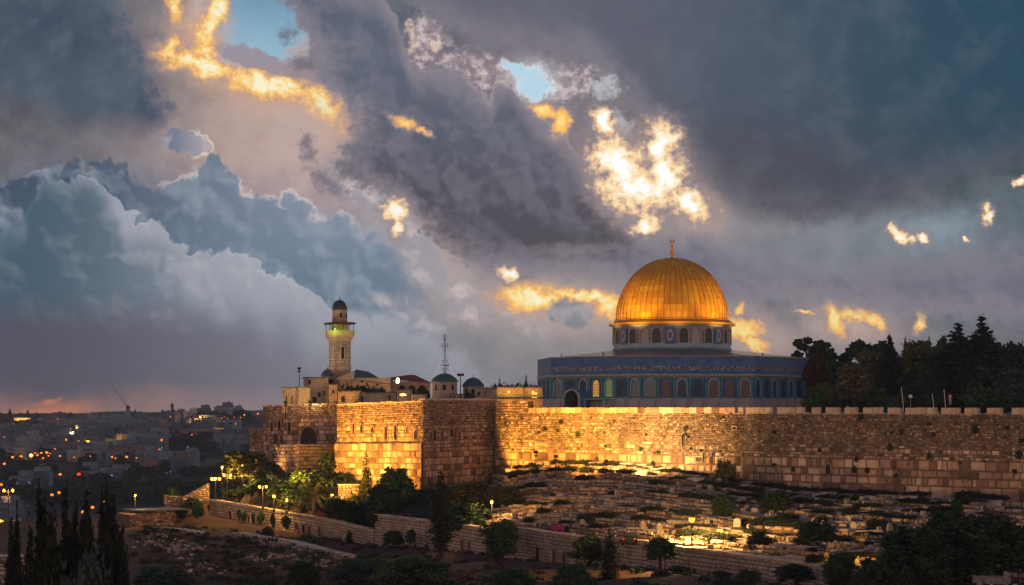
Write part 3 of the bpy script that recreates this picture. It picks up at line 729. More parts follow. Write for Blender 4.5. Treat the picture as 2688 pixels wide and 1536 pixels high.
def gz(x, y): return float(gz_arr([(x, y)])[0])

# plan of the high precinct: everything behind its walls is filled up to the paved court
TA, TB, TC = (X(885, 305), 305.0), (X(1111, 285), 285.0), (X(1300, 302), 302.0)

gx = np.unique(np.round(np.r_[np.arange(-100, 80, 1.6), np.arange(-700, -100, 12), np.arange(80, 420, 12), [-5000, -3000, -1800, -1100, 700, 1100, 1800, 3000, 5000]], 2))
gy = np.unique(np.round(np.r_[np.arange(150, 345, 1.6), np.arange(345, 1000, 9), np.arange(1000, 2000, 14), [-200, -100, 0, 50, 90, 120, 140], [2050, 2200, 2500, 3200, 4500, 7000]], 2))
GXX, GYY = np.meshgrid(gx, gy)
GP = np.c_[GXX.ravel(), GYY.ravel()]
GZ = gz_arr(GP)
# small relief
def vn(p, s, seed):
    r = np.random.default_rng(seed); g = r.random((64, 64)); q = p / s; i = np.floor(q).astype(int); f = q - i; f = f * f * (3 - 2 * f)
    a = g[i[:, 0] % 64, i[:, 1] % 64]; b = g[(i[:, 0] + 1) % 64, i[:, 1] % 64]; c = g[i[:, 0] % 64, (i[:, 1] + 1) % 64]; d = g[(i[:, 0] + 1) % 64, (i[:, 1] + 1) % 64]
    return (a * (1 - f[:, 0]) + b * f[:, 0]) * (1 - f[:, 1]) + (c * (1 - f[:, 0]) + d * f[:, 0]) * f[:, 1] - 0.5
def relief(p):
    near = np.clip((400 - p[:, 1]) / 60, 0, 1)
    return (near * (vn(p, 9, 1) * 0.7 + vn(p, 3.3, 2) * 0.45 + vn(p, 1.7, 4) * 0.2) + (1 - near) * (vn(p, 90, 3) * 7 + vn(p, 35, 5) * 3))
GZ = GZ + relief(GP)
WBOT = ([540, 640, 730, 860, 983, 1122, 1276, 1361, 1521, 1745, 2017, 2300], [1348, 1370, 1390, 1416, 1435, 1441, 1455, 1468, 1479, 1488, 1526, 1576])
WTOP = ([540, 640, 730, 860, 983, 1122, 1276, 1361, 1521, 1745, 2017, 2300], [1310, 1327, 1341, 1365, 1393, 1382, 1400, 1402, 1411, 1430, 1467, 1506])
YLx, YLy = [a for a, b in YL], [b for a, b in YL]
def fit(p, z):
    """keep the soil in front of the road wall below its foot and the road behind it below its coping"""
    p = np.asarray(p, float); px = 1344.0 + F * p[:, 0] / np.maximum(p[:, 1], 1.0); yl = np.interp(px, YLx, YLy)
    ok = (px > 535) & (px < 2320)
    zf = (HZ - np.interp(px, *WBOT) - 3.0) / F * p[:, 1]
    front = ok & (p[:, 1] > 150) & (p[:, 1] < yl + 2.4)
    z = np.where(front, np.minimum(z, zf), z)
    zt = (HZ - np.interp(px, *WTOP)) / F * yl - 0.9
    back = ok & (p[:, 1] >= yl + 2.4) & (p[:, 1] < yl + 10)
    return np.where(back, np.minimum(z, zt), z)
def ground_arr(p):
    p = np.asarray(p, float); return fit(p, gz_arr(p) + relief(p))
def ground(x, y): return float(ground_arr([(x, y)])[0])
GZ = fit(GP, GZ)
nx, ny = len(gx), len(gy)
ii = np.arange(nx * ny).reshape(ny, nx)
quads = np.stack([ii[:-1, :-1].ravel(), ii[:-1, 1:].ravel(), ii[1:, 1:].ravel(), ii[1:, :-1].ravel()], 1)
me = bpy.data.meshes.new('ground'); me.from_pydata(np.c_[GP, GZ].tolist(), [], quads.tolist())
me.polygons.foreach_set('use_smooth', [True] * len(me.polygons))
m, t, b = newmat('hill_earth')
tc = t.node('ShaderNodeTexCoord').outputs['Object']
n1 = t.noise(tc, 0.06, 6, 0.6); n2 = t.noise(tc, 0.9, 6, 0.7); n3 = t.noise(tc, 0.3, 7, 0.7)
_, yy, _z = t.sep(tc)
near = t.mix(t.ss(n1, 0.42, 0.58), (0.085, 0.040, 0.028), (0.070, 0.054, 0.044))
near = t.mix(t.m('MULTIPLY', t.ss(n3, 0.5, 0.62), 0.8), near, (0.13, 0.035, 0.020))
near = t.mix(t.m('MULTIPLY', t.ss(n2, 0.52, 0.66), 0.55), near, (0.11, 0.10, 0.09))
near = t.mix(t.ss(t.noise(tc, 0.16, 6, 0.65), 0.55, 0.66), near, (0.010, 0.015, 0.007))
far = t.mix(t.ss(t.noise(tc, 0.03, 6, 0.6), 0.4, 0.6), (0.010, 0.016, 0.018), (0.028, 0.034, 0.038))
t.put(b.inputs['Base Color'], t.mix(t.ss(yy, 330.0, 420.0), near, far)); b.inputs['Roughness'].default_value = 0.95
bp = t.node('ShaderNodeBump'); bp.inputs['Strength'].default_value = 0.9; bp.inputs['Distance'].default_value = 0.4
t.put(bp.inputs['Height'], n2); t.l.new(bp.outputs[0], b.inputs['Normal'])
M['earth'] = m
me.materials.append(m)
g_ = obj('ground', me); tag(g_, 'reddish brown and dark green slopes running down into the valley and up the far hill', kind='structure')

# paved court on top of the walls
mb = MB()
C0 = [(X(694, 332), 332), (X(884, 324), 324), (TA[0] + 1.5, TA[1] + 1.5), (TB[0], TB[1] + 2.5), (TC[0] - 1, TC[1] + 2)]
w0, w1 = Wl(0.0), Wl(1.0)
C0 += [(w0[0] + 1, w0[1] + 1.6), (w1[0] + 1.0, w1[1] + 1.6), (150, 260), (190, 640), (-60, 640)]
mb.prism(C0, -14.0, -0.6)
pl = mb.build('court_pavement', mat_simple('court_paving', (0.22, 0.19, 0.16), 0.9))
tag(pl, 'pale paved court behind the battlements around the domed shrine', kind='structure')

# ------------------------------------------------------------------ terraces between the east wall and the road wall
NT_ = 9
TF = [0.0, 0.085, 0.19, 0.30, 0.41, 0.53, 0.65, 0.77, 0.885, 1.0]
def zW(px): return float(np.interp(px, [1285, 1360, 1500, 1700, 1900, 2060, 2200, 2760], [-11.2, -9.0, -8.2, -8.3, -9.3, -10.6, -10.9, -11.2]))
def zLw(px): return float(np.interp(px, [1285, 1500, 1700, 2017, 2400, 2760], [-15.2, -15.0, -14.9, -15.0, -14.6, -14.2]))
TS = np.linspace(0, 1, 61)
def tpt(k, t, off=0.0):
    """plan point on terrace line k (0 = foot of the high wall)"""
    a, b_ = Wl(t), Ll(t); f = TF[k] + off
    wob = 0.012 * math.sin(17 * t + k * 2.1) if 0 < k < NT_ else 0.0
    f = f + wob
    return (a[0] + (b_[0] - a[0]) * f, a[1] + (b_[1] - a[1]) * f)
def tz(k, t):
    """level of the ground between line k and line k+1"""
    px = 1285 + 1475 * t
    a, b_ = zW(px), zLw(px)
    fr = k / (NT_ - 1.0)
    fr = fr * (1.0 + 0.0 * t)
    return a + (b_ - a) * fr
mb = MB()
for k in range(NT_):
    for i in range(len(TS) - 1):
        a, b_ = TS[i], TS[i + 1]
        p = [tpt(k, a), tpt(k, b_), tpt(k + 1, b_), tpt(k + 1, a)]
        z = [tz(k, a), tz(k, b_), tz(k, b_) - 0.12, tz(k, a) - 0.12]
        mb.add([(p[j][0], p[j][1], z[j]) for j in (3, 2, 1, 0)], [(0, 1, 2, 3)])
        if k < NT_ - 1:   # riser
            z2 = [tz(k + 1, a), tz(k + 1, b_)]
            mb.add([(p[3][0], p[3][1], z2[0] - 0.3), (p[2][0], p[2][1], z2[1] - 0.3), (p[2][0], p[2][1], z[2]), (p[3][0], p[3][1], z[3])], [(0, 1, 2, 3)])
t0 = mb.build('terrace_ground', mat_simple('graveyard_soil', (0.028, 0.026, 0.018), 0.95, var=0.5, scale=0.9, bump=0.6))
tag(t0, 'dark stepped soil of the graveyard between the high wall and the road wall', kind='structure')
ZT = lambda k, t: tz(k, t)
TW_LABELS = ['grey retaining wall of big blocks directly below the foot of the high wall',
 'second retaining wall down from the foot of the high wall', 'third retaining wall down the graveyard slope',
 'fourth retaining wall down the graveyard slope', 'fifth retaining wall in the middle of the graveyard',
 'sixth retaining wall, three above the road wall', 'seventh retaining wall, two above the road wall', 'lowest retaining wall of the graveyard, just above the road wall']
for k in range(1, NT_):
    T = thing('retaining_wall', TW_LABELS[k - 1], 'wall', group='retaining walls stepping down the graveyard')
    mb = MB()
    ts = np.linspace(0.0, 1, 31)
    for i in range(30):
        a, b_ = ts[i], ts[i + 1]
        h0, h1 = tz(k - 1, a), tz(k - 1, b_)
        up = 0.42 + 0.12 * math.sin(i * 1.7 + k)
        big = (k == 1 and a > 0.5)
        off = -0.01
        pa, pb = tpt(k, a, 0.0), tpt(k, b_, 0.0)
        dv = Vector((pb[0] - pa[0], pb[1] - pa[1])).normalized(); nn = Vector((dv.y, -dv.x)) * 0.18
        pa = (pa[0] + nn.x, pa[1] + nn.y); pb = (pb[0] + nn.x, pb[1] + nn.y)
        stones(mb, pa, pb, (tz(k, a) - 0.3, tz(k, b_) - 0.3), (h0 + up, h1 + up),
               rows_even(0.9 if big else 0.5, 0.9 if big else 0.5, 2.2 if big else 1.5), 0.14, holes=0.06, gap=.06, jit=.12)
        mb.cur = 1
        vs = [(pa[0], pa[1], tz(k, a) - 0.4), (pb[0], pb[1], tz(k, b_) - 0.4), (pb[0], pb[1], h1 + up - 0.05), (pa[0], pa[1], h0 + up - 0.05)]
        vs += [(x - nn.x * 2.6, y - nn.y * 2.6, z) for x, y, z in vs]
        mb.add(vs, [(0, 1, 2, 3), (3, 2, 6, 7), (5, 4, 7, 6)])
        mb.cur = 0
    mb.build('stonework', [M['pale'] if k % 2 else M['ashlar'], M['mortar']], T)
# ------------------------------------------------------------------ the great walls
rw = random.Random(11)
def rows_great(f, r):
    if f < 0.33: return (0.20 + 0.22 * r.random(), 0.20, 0.62)
    if f < 0.50: return (0.36 + 0.30 * r.random(), 0.35, 1.1)
    if f < 0.74: return (0.80 + 0.45 * r.random(), 0.6, 2.1)
    return (1.25 + 0.7 * r.random(), 1.0, 3.4)
def rows_tower(f, r):
    if f < 0.22: return (0.24 + 0.2 * r.random(), 0.25, 0.75)
    if f < 0.45: return (0.40 + 0.35 * r.random(), 0.45, 1.3)
    return (0.70 + 0.50 * r.random(), 0.6, 2.3)
def band(mb, p0, p1, zb, zt, rows, f0, f1, **k):
    """part of a tall face between two height fractions counted from the top"""
    H0, H1 = zt[0] - zb[0], zt[1] - zb[1]
    a = (zt[0] - H0 * f0, zt[1] - H1 * f0); b = (zt[0] - H0 * f1, zt[1] - H1 * f1)
    stones(mb, p0, p1, b, a, lambda f, r: rows(f0 + f * (f1 - f0), r), **k)
def core(parent, p0, p1, zb, zt, depth=2.0, name='core'):
    P0, d, n = face_frame(p0, p1); q = [(p0[0], p0[1]), (p1[0], p1[1]), (p1[0] - n.x * depth, p1[1] - n.y * depth), (p0[0] - n.x * depth, p0[1] - n.y * depth)]
    mb = MB(); mb.prism(q, [zb[0], zb[1], zb[1], zb[0]], [zt[0], zt[1], zt[1], zt[0]])
    return mb.build(name, M['mortar'], parent)
def openings_px(p0, p1, lst):
    out = []
    for (x0, x1, y0, y1) in lst:
        s0, za = px_on_face(p0, p1, x0, y1); s1, zb_ = px_on_face(p0, p1, x1, y0)
        out.append((s0, s1, za, zb_))
    return out

# east wall ---------------------------------------------------------------
EW = thing('city_wall', 'long high wall of weathered courses, small dark stones above, huge blocks below, battlements on top', 'wall')
A_, B_ = Wl(0.0), Wl(1.0)
EWL = (Vector(B_) - Vector(A_)).length
wt = (-0.42, -0.60)
ops = openings_px(A_, B_, [(1846, 1853, 1187, 1205), (1791, 1802, 1138, 1172), (2168, 2182, 1218, 1243), (1870, 1874, 1186, 1200), (1829, 1844, 1200, 1212), (2345, 2363, 1240, 1254), (1924, 1935, 1120, 1128), (1951, 1956, 1190, 1262)])
mb = MB()
band(mb, A_, B_, (-12.2, -12.2), wt, rows_great, 0.0, 0.46, relief=0.13, holes=0.035, openings=ops, rnd=rw, jit=0.09)
mb.cur = 1
band(mb, A_, B_, (-12.2, -12.2), wt, rows_great, 0.46, 1.0, relief=0.14, holes=0.012, openings=ops, rnd=rw, jit=0.10, gap=0.06)
mb.build('masonry', [M['rubble'], M['ashlar']], EW)
core(EW, A_, B_, (-12.6, -12.6), (-0.48, -0.66), 1.6)
for o in ops[:7]: window_part(EW, A_, B_, o, M['dark'], name='opening', arch=(o[3] - o[2]) > 0.7)
# parapet: merlons with gaps read from left to right
GAPS = [(1930, 1936), (1953, 1957), (2028, 2037), (2113, 2126), (2154, 2164), (2205, 2214), (2252, 2262), (2318, 2327), (2367, 2374), (2459, 2468), (2520, 2529), (2572, 2586), (2633, 2650), (2700, 2714)]
P0, d_, n_ = face_frame(A_, B_)
def wall_s(px): return px_on_face(A_, B_, px, 1075)[0]
edge = [wall_s(1388)]
for a, b in GAPS: edge += [wall_s(a - (b - a) * .2), wall_s(b + (b - a) * .35)]
edge.append(EWL)
for i in range(0, len(edge) - 1, 2):
    s0, s1 = edge[i], edge[i + 1]
    c = P0 + d_ * ((s0 + s1) / 2) - n_ * 0.16
    mb = MB()
    nseg = max(1, int((s1 - s0) / 1.3)); w = (s1 - s0) / nseg
    hh = 0.80 if i < 2 else 0.86
    for j in range(nseg):
        mb.box((-(s1 - s0) / 2 + w * (j + .5), 0, hh / 2 + rw.uniform(-.02, .02)), (w - 0.03, 0.42 + rw.uniform(-.05, .05), hh + rw.uniform(-.03, .03)), taper=0.99)
    zz = wt[0] + (wt[1] - wt[0]) * (s0 + s1) / 2 / EWL - 0.10
    mb.build('merlon', M['coping'] if i >= 2 else M['ashlar'], EW, loc=(c.x, c.y, zz + 0.04), rz=math.atan2(d_.y, d_.x))
# ledge stones just under the merlons
mb = MB()
for j in range(46):
    s = wall_s(1900) + (EWL - wall_s(1900)) * (j + rw.random()) / 46
    if rw.random() < 0.45: continue
    c = P0 + d_ * s + n_ * 0.06; mb.box((c.x, c.y, -0.52), (rw.uniform(.5, 1.6), 0.35, 0.14), rz=math.atan2(d_.y, d_.x))
mb.build('coping_ledge', M['coping'], EW)
# raised end of the wall next to the tower
RS = (A_, tuple(P0 + d_ * wall_s(1386)))
mb = MB(); stones(mb, RS[0], RS[1], (-0.5, -0.5), (1.38, 1.32), rows_even(0.4, 0.4, 1.1), 0.10, rnd=rw)
t0 = thing('parapet_block', 'short raised length of brightly lit parapet next to the corner tower', 'wall')
mb.build('masonry', M['ashlar'], t0); core(t0, RS[0], RS[1], (-0.6, -0.6), (1.3, 1.24), 1.2)

# corner tower --------------------------------------------------------------
TW = thing('corner_tower', 'tall square stone tower at the wall corner, left face glowing orange, right face dull pink', 'tower')
ops = openings_px(TA, TB, [(927, 933, 1110, 1138), (947, 955, 1112, 1136), (974, 984, 1120, 1134), (1011, 1020, 1118, 1153), (1037, 1044, 1116, 1152), (1068, 1073, 1120, 1134), (1089, 1100, 1127, 1153)])
zb = (-13.6, -14.2)
mb = MB()
stones(mb, TA, TB, (-5.4, -4.9), (0.72, 1.15), lambda f, r: rows_tower(f * 0.42, r), relief=0.11, holes=0.02, openings=ops, rnd=rw)
# battered foot half a metre proud
P0a, da, na = face_frame(TA, TB); P0b, db, nb_ = face_frame(TB, TC)
TA2 = (TA[0] + na.x * .45, TA[1] + na.y * .45)
TB2 = (TB[0] + na.x * .45 + nb_.x * .12, TB[1] + na.y * .45 + nb_.y * .12)
mb.cur = 1
stones(mb, TA2, TB2, zb, (-5.2, -4.75), lambda f, r: rows_tower(0.5, r), relief=0.12, holes=0.02, rnd=rw, jit=0.1)
mb.build('masonry', [M['ashlar'], M['ashlar']], TW)
mb = MB(); mb.prism([TA2, TB2, (TB[0] + .1, TB[1] + .4), (TA[0] + .3, TA[1] + .4)], -15, [-5.3, -4.85, -4.85, -5.3]); mb.build('foot', M['mortar'], TW)
for o in ops: window_part(TW, TA, TB, o, M['dark'])
ops = openings_px(TB, TC, [(1135, 1144, 1127, 1156), (1157, 1162, 1131, 1155), (1180, 1189, 1124, 1144), (1202, 1207, 1131, 1156), (1193, 1213, 1220, 1237)])
mb = MB()
stones(mb, TB, TC, (-14.5, -12.5), (1.42, 1.5), lambda f, r: rows_tower(f, r), relief=0.09, holes=0.015, openings=ops, rnd=rw)
stones(mb, TC, (TC[0] - 8 * .5, TC[1] + 12 * .5), (-2, -2), (1.4, 1.4), rows_even(.5, .5, 1.2), 0.08, rnd=rw)
mb.build('masonry', M['ashlar'], TW)
for o in ops[:4]: window_part(TW, TB, TC, o, M['dark'])
# solid body behind the two faces
mb = MB(); mb.prism([TA, TB, TC, (TC[0] - 5, TC[1] + 9), (TA[0] + 4, TA[1] + 12)], -16, [0.6, 1.1, 1.4, 1.3, 0.6])
mb.build('body', M['mortar'], TW)
mb = MB()
for (pa, pb, z0, z1, cnt) in ((TA, TB, 0.66, 1.1, 15), (TB, TC, 1.38, 1.46, 12)):
    fr_, dd, nn = face_frame(pa, pb); L = (Vector(pb) - Vector(pa)).length
    for j in range(cnt):
        s = L * (j + .5) / cnt; c = fr_ + dd * s - nn * 0.3; h = rw.uniform(0.16, 0.34)
        mb.box((c.x, c.y, z0 + (z1 - z0) * s / L + h / 2 - 0.05), (L / cnt * 0.97, 0.9, h), rz=math.atan2(dd.y, dd.x))
mb.build('coping', M['coping'], TW)

# western bastion ------------------------------------------------------------
UA, UB = (X(690, 330), 330.0), (X(889, 321), 321.0)
BS = thing('bastion', 'broad weathered stone bastion left of the glowing tower with a round overgrown arch', 'tower')
ops = openings_px(UA, UB, [(756, 765, 1107, 1137), (730, 739, 1103, 1126), (711, 718, 1107, 1130), (737, 743, 1141, 1163), (790, 832, 1120, 1164), (862, 867, 1145, 1158)])
mb = MB(); stones(mb, UA, UB, (-8, -8), (0.55, 0.80), rows_tower, relief=0.12, holes=0.04, openings=ops, rnd=rw, jit=0.09)
mb.build('masonry', M['ashlar'], BS); core(BS, UA, UB, (-13, -13), (0.5, 0.74), 5.0)
for o in ops[:4]: window_part(BS, UA, UB, o, M['dark'])
window_part(BS, UA, UB, ops[4], M['dark'], name='archway')
LA, LB, LC = (X(712, 325), 325.0), (X(782, 307), 307.0), (X(892, 317), 317.0)
mb = MB(); stones(mb, LA, LB, (-15, -15), (-5.7, -5.35), lambda f, r: rows_tower(0.3, r), relief=0.12, holes=0.03, rnd=rw)
mb.cur = 1; stones(mb, LB, LC, (-15, -14), (-5.35, -5.5), lambda f, r: rows_tower(0.4, r), relief=0.07, holes=0.01, rnd=rw)
mb.build('lower_masonry', [M['ashlar'], M['pale']], BS)
mb = MB(); mb.prism([LA, LB, LC, (LC[0] - 2, LC[1] + 6), (LA[0] + 6, LA[1] + 10)], -16, [-5.8, -5.45, -5.6, -5.6, -5.8]); mb.build('lower_body', M['mortar'], BS)
mb = MB()
for j in range(9):
    s = (j + .5) / 9; mb.box((UA[0] + (UB[0] - UA[0]) * s, UA[1] + (UB[1] - UA[1]) * s + .3, 0.55 + 0.25 * s + .08), (1.33, 0.9, rw.uniform(.15, .35)), rz=math.atan2(UB[1] - UA[1], UB[0] - UA[0]))
mb.build('coping', M['coping'], BS)
NA, NB = (X(655, 338), 338.0), (X(718, 327), 327.0)
AX = thing('wall_annex', 'low stone block leaning against the left end of the bastion', 'wall')
mb = MB(); stones(mb, NA, NB, (-15, -15), (-3.9, -3.8), rows_tower, relief=0.12, holes=0.04, rnd=rw); mb.build('masonry', M['ashlar'], AX)
mb = MB(); mb.prism([NA, NB, (NB[0] + 2, NB[1] + 6), (NA[0] + 4, NA[1] + 8)], -16, -3.95); mb.build('body', M['mortar'], AX)
for j in range(3):
    mb = MB(); mb.box((0, 0, .35), (0.9, 0.8, 0.7), taper=.95)
    s = (0.12, 0.45, 0.8)[j]; mb.build('merlon', M['ashlar'], AX, loc=(NA[0] + (NB[0] - NA[0]) * s, NA[1] + (NB[1] - NA[1]) * s + .4, -3.95), rz=math.atan2(NB[1] - NA[1], NB[0] - NA[0]))

# road wall ------------------------------------------------------------------
def road_wall(pts, label, niches=(), th=0.7, mat='pale'):
    """pts: (px, py_top, py_bottom)"""
    T = thing('road_wall', label, 'wall', group='lengths of pale wall along the road')
    for (a, b) in zip(pts[:-1], pts[1:]):
        Ya, Yb = Ylow(a[0]), Ylow(b[0]); p, q = (X(a[0], Ya), Ya), (X(b[0], Yb), Yb)
        zt = (Z(a[1], Ya), Z(b[1], Yb)); zb_ = (Z(a[2], Ya) - 1.0, Z(b[2], Yb) - 1.0)
        ops_ = []
        for nx_ in niches:
            if a[0] < nx_[0] and nx_[1] < b[0]:
                ops_ += openings_px(p, q, [nx_])
        mb = MB(); stones(mb, p, q, zb_, zt, rows_even(0.42, 0.5, 1.3), relief=0.045, holes=0.0, openings=ops_, rnd=rw, jit=0.03, gap=0.02)
        mb.build('masonry', M['pale'], T); core(T, p, q, zb_, (zt[0] - .05, zt[1] - .05), th)
        for o in ops_: window_part(T, p, q, o, M['dark'], name='niche')
        fr_, dd, nn = face_frame(p, q); L = (Vector(q) - Vector(p)).length; k = max(1, int(L / 1.4)); mb = MB()
        for j in range(k):
            s = L * (j + .5) / k; c = fr_ + dd * s - nn * (th / 2)
            mb.box((c.x, c.y, zt[0] + (zt[1] - zt[0]) * s / L + 0.06), (L / k * .985, th + .3, 0.16), rz=math.atan2(dd.y, dd.x))
        mb.build('coping', M['coping'], T)
    return T
road_wall([(551, 1312, 1350), (640, 1327, 1372), (730, 1341, 1392), (860, 1365, 1418), (983, 1393, 1437)], 'long pale wall sloping down below the lit trees and street lamps, with dark niches',
          [(603, 610, 1341, 1362), (652, 658, 1352, 1374), (776, 783, 1372, 1398), (794, 802, 1376, 1401), (811, 817, 1379, 1404), (837, 843, 1381, 1405), (853, 861, 1385, 1408)])
road_wall([(984, 1351, 1436), (1060, 1360, 1440), (1122, 1367, 1443), (1185, 1374, 1447), (1276, 1389, 1457)], 'pale wall stepping up behind the tall black cypress',
          [(1212, 1217, 1418, 1446), (1231, 1236, 1419, 1448)])
road_wall([(1278, 1389, 1457), (1361, 1387, 1470), (1450, 1400, 1476), (1521, 1409, 1481), (1600, 1416, 1480)], 'pale stained wall with three narrow doorways between two round trees',
          [(1408, 1418, 1434, 1476), (1453, 1460, 1441, 1480), (1479, 1487, 1450, 1480)])
road_wall([(1602, 1413, 1480), (1701, 1423, 1484), (1745, 1432, 1490)], 'short pale wall in front of the parked dark car')
road_wall([(1747, 1434, 1500), (1880, 1450, 1512), (2017, 1467, 1530), (2150, 1486, 1550), (2300, 1506, 1580)], 'wall at the lower right glowing orange under the street lamp')

# low wall and flat roof at the left end
T = thing('roadside_building', 'low brown stone building with a flat roof beside a single street lamp', 'building')
p, q = (X(340, 300), 300.0), (X(462, 305), 305.0)
mb = MB(); stones(mb, p, q, (-20.5, -19.5), (-15.9, -15.2), rows_even(.4, .4, 1.0), 0.07, holes=.03, rnd=rw); mb.build('wall', M['ashlar'], T)
core(T, p, q, (-21, -20), (-15.95, -15.25), 5.0, 'body')
mb = MB(); mb.box(((p[0] + q[0]) / 2, 304.5, -15.35), (7.9, 6.0, 0.22), rz=math.atan2(5, q[0] - p[0])); mb.build('roof', M['lead'], T)
T = thing('retaining_wall', 'sloping stone retaining wall between two shrubs left of the orange lamps', 'wall')
for (a, b) in (((430, 1298, 1318, 318), (478, 1304, 1318, 318)), ((478, 1306, 1320, 316), (550, 1268, 1320, 318))):
    p, q = (X(a[0], a[3]), a[3]), (X(b[0], b[3]), b[3])
    mb = MB(); stones(mb, p, q, (Z(a[2], a[3]) - 1, Z(b[2], b[3]) - 1), (Z(a[1], a[3]), Z(b[1], b[3])), rows_even(.38, .4, 1.0), .07, rnd=rw); mb.build('masonry', M['ashlar'], T)
    core(T, p, q, (Z(a[2], a[3]) - 1, Z(b[2], b[3]) - 1), (Z(a[1], a[3]) - .06, Z(b[1], b[3]) - .06), 1.0)
T = thing('garden_wall', 'grey stone wall corner at the lower left edge beside the black cypresses', 'wall')
p, q = (X(-30, 165), 165.0), (X(88, 165), 165.0)
mb = MB(); stones(mb, p, q, (-19, -19), (-12.6, -11.9), rows_even(.35, .35, .9), .06, rnd=rw); mb.build('masonry', M['tomb'], T); core(T, p, q, (-19, -19), (-12.65, -11.95), .8)
mb = MB(); mb.box(((p[0] + q[0]) / 2, 165.3, -12.2), (3.9, 1.1, .14)); mb.build('coping', M['coping'], T)
# ------------------------------------------------------------------ the domed shrine
SX, SY, SZ0 = X(1764, 400), 400.0, -0.6
SH = thing('domed_shrine', 'octagonal blue tiled shrine with a tall gilded dome', 'shrine', (SX, SY, SZ0))
G0 = 0.6   # local z of photo datum 0
RO = 27.9
TH0 = R(-90 - 16.3)
def tile_mat(name, c, c2, white=0.15, sc=1.3):
    m, t, b = newmat(name)
    tc = t.node('ShaderNodeTexCoord').outputs['Object']
    g = t.voro(tc, sc * 2.2, 'F1', '3D', rand=0.3)
    n = t.noise(tc, 0.7, 4, 0.6)
    col = t.mix(t.lr(n, 0.3, 0.7), c, c2)
    col = t.mix(t.ss(g, 0.24, 0.14), col, tuple(min(1, v * 1.6 + .03) for v in c2))
    col = t.mix(t.m('MULTIPLY', t.ss(t.noise(tc, 3.5, 4, 0.7), 0.6, 0.68), white), col, (0.22, 0.30, 0.42))
    t.put(b.inputs['Base Color'], col); b.inputs['Roughness'].default_value = 0.35; b.inputs['Specular IOR Level'].default_value = 0.15
    return m
M['tile1'] = tile_mat('blue_glazed_tile', (0.040, 0.12, 0.30), (0.075, 0.20, 0.42))
M['tile2'] = tile_mat('teal_glazed_tile', (0.035, 0.16, 0.25), (0.09, 0.30, 0.38), 0.35, 2.0)
M['tilepale'] = tile_mat('pale_blue_tile', (0.22, 0.38, 0.46), (0.34, 0.50, 0.56), 0.5, 2.0)
M['marble'] = mat_stone('grey_marble', SR((0.34, 0.33, 0.36), (0.46, 0.45, 0.48), (0.56, 0.54, 0.56)), 0.3, 0.4)
M['greygreen'] = mat_simple('window_grille', (0.06, 0.075, 0.06), 0.5, var=0.6, scale=3)
M['yellowtile'] = mat_simple('yellow_tile_band', (0.24, 0.23, 0.12), 0.5, var=.4, scale=2)
# script band: white strokes on blue
m, t, b = newmat('script_band')
tc = t.node('ShaderNodeTexCoord').outputs['Object']
x_, y_, z_ = t.sep(tc)
q = t.xyz(t.m('MULTIPLY', x_, 2.2), t.m('MULTIPLY', y_, 2.2), t.m('MULTIPLY', z_, 1.2))
st = t.ss(t.noise(q, 1.6, 3, 0.6, dist=1.5), 0.50, 0.60)
t.put(b.inputs['Base Color'], t.mix(st, (0.04, 0.09, 0.2), (0.40, 0.42, 0.46))); b.inputs['Roughness'].default_value = .4
M['script'] = m
# gold
m, t, b = newmat('gilded_copper')
tc = t.node('ShaderNodeTexCoord').outputs['Object']
geo = t.node('ShaderNodeNewGeometry').outputs['Random Per Island']
x_, y_, z_ = t.sep(tc)
n = t.noise(tc, 0.8, 5, 0.6)
t.put(b.inputs['Base Color'], t.mix(t.m('MULTIPLY_ADD', geo, 0.7, t.lr(n, .3, .7, -.1, .4)), (0.88, 0.33, 0.008), (1.0, 0.53, 0.03)))
b.inputs['Metallic'].default_value = 0.45
t.put(b.inputs['Roughness'], t.m('MULTIPLY_ADD', geo, 0.22, 0.26))
bp = t.node('ShaderNodeBump'); bp.inputs['Strength'].default_value = .25; bp.inputs['Distance'].default_value = .15
t.put(bp.inputs['Height'], t.noise(tc, 1.6, 4, .5)); t.l.new(bp.outputs[0], b.inputs['Normal'])
M['gold'] = m
M['goldtrim'] = mat_simple('gold_trim', (0.85, 0.42, 0.04), 0.38, 0.8, var=.2, scale=1)
M['drumtile'] = tile_mat('grey_lilac_tile', (0.24, 0.25, 0.32), (0.36, 0.36, 0.42), 0.5, 1.6)
M['litpane'] = mat_emit('shrine_lit_window', (1.0, 0.50, 0.06), 0.5)
M['greenpane'] = mat_emit('shrine_green_window', (0.35, 0.55, 0.10), 0.25)
M['amberpane'] = mat_simple('amber_window_grille', (0.32, 0.17, 0.06), 0.5, var=.6, scale=3)
M['palepane'] = mat_simple('pale_window_grille', (0.42, 0.40, 0.36), 0.5, var=.4, scale=3)

vs = [(RO * math.cos(TH0 + i * math.pi / 4), RO * math.sin(TH0 + i * math.pi / 4)) for i in range(8)]
def ring(r0, z0, z1, mat, name, parent=SH):
    k = r0 / RO; mb = MB(); mb.prism([(x * k, y * k) for x, y in vs], z0, z1); return mb.build(name, mat, parent)
zz = lambda z: z + G0 + 0.0
ring(RO, 0.0, zz(10.02), M['tile2'], 'octagon_wall')
ring(RO + .22, -0.0, zz(2.15), M['marble'], 'marble_plinth')
ring(RO + .30, zz(8.25), zz(10.05), M['tile1'], 'parapet')
ring(RO + .36, zz(7.35), zz(8.25), M['script'], 'script_band')
ring(RO + .26, zz(6.70), zz(7.35), M['tile1'], 'blue_band')
ring(RO + .55, zz(6.42), zz(6.70), M['tilepale'], 'cornice')
ring(RO + .24, zz(6.05), zz(6.42), M['yellowtile'], 'yellow_band')
ring(RO + .42, zz(10.05), zz(10.22), M['pale'], 'parapet_coping')
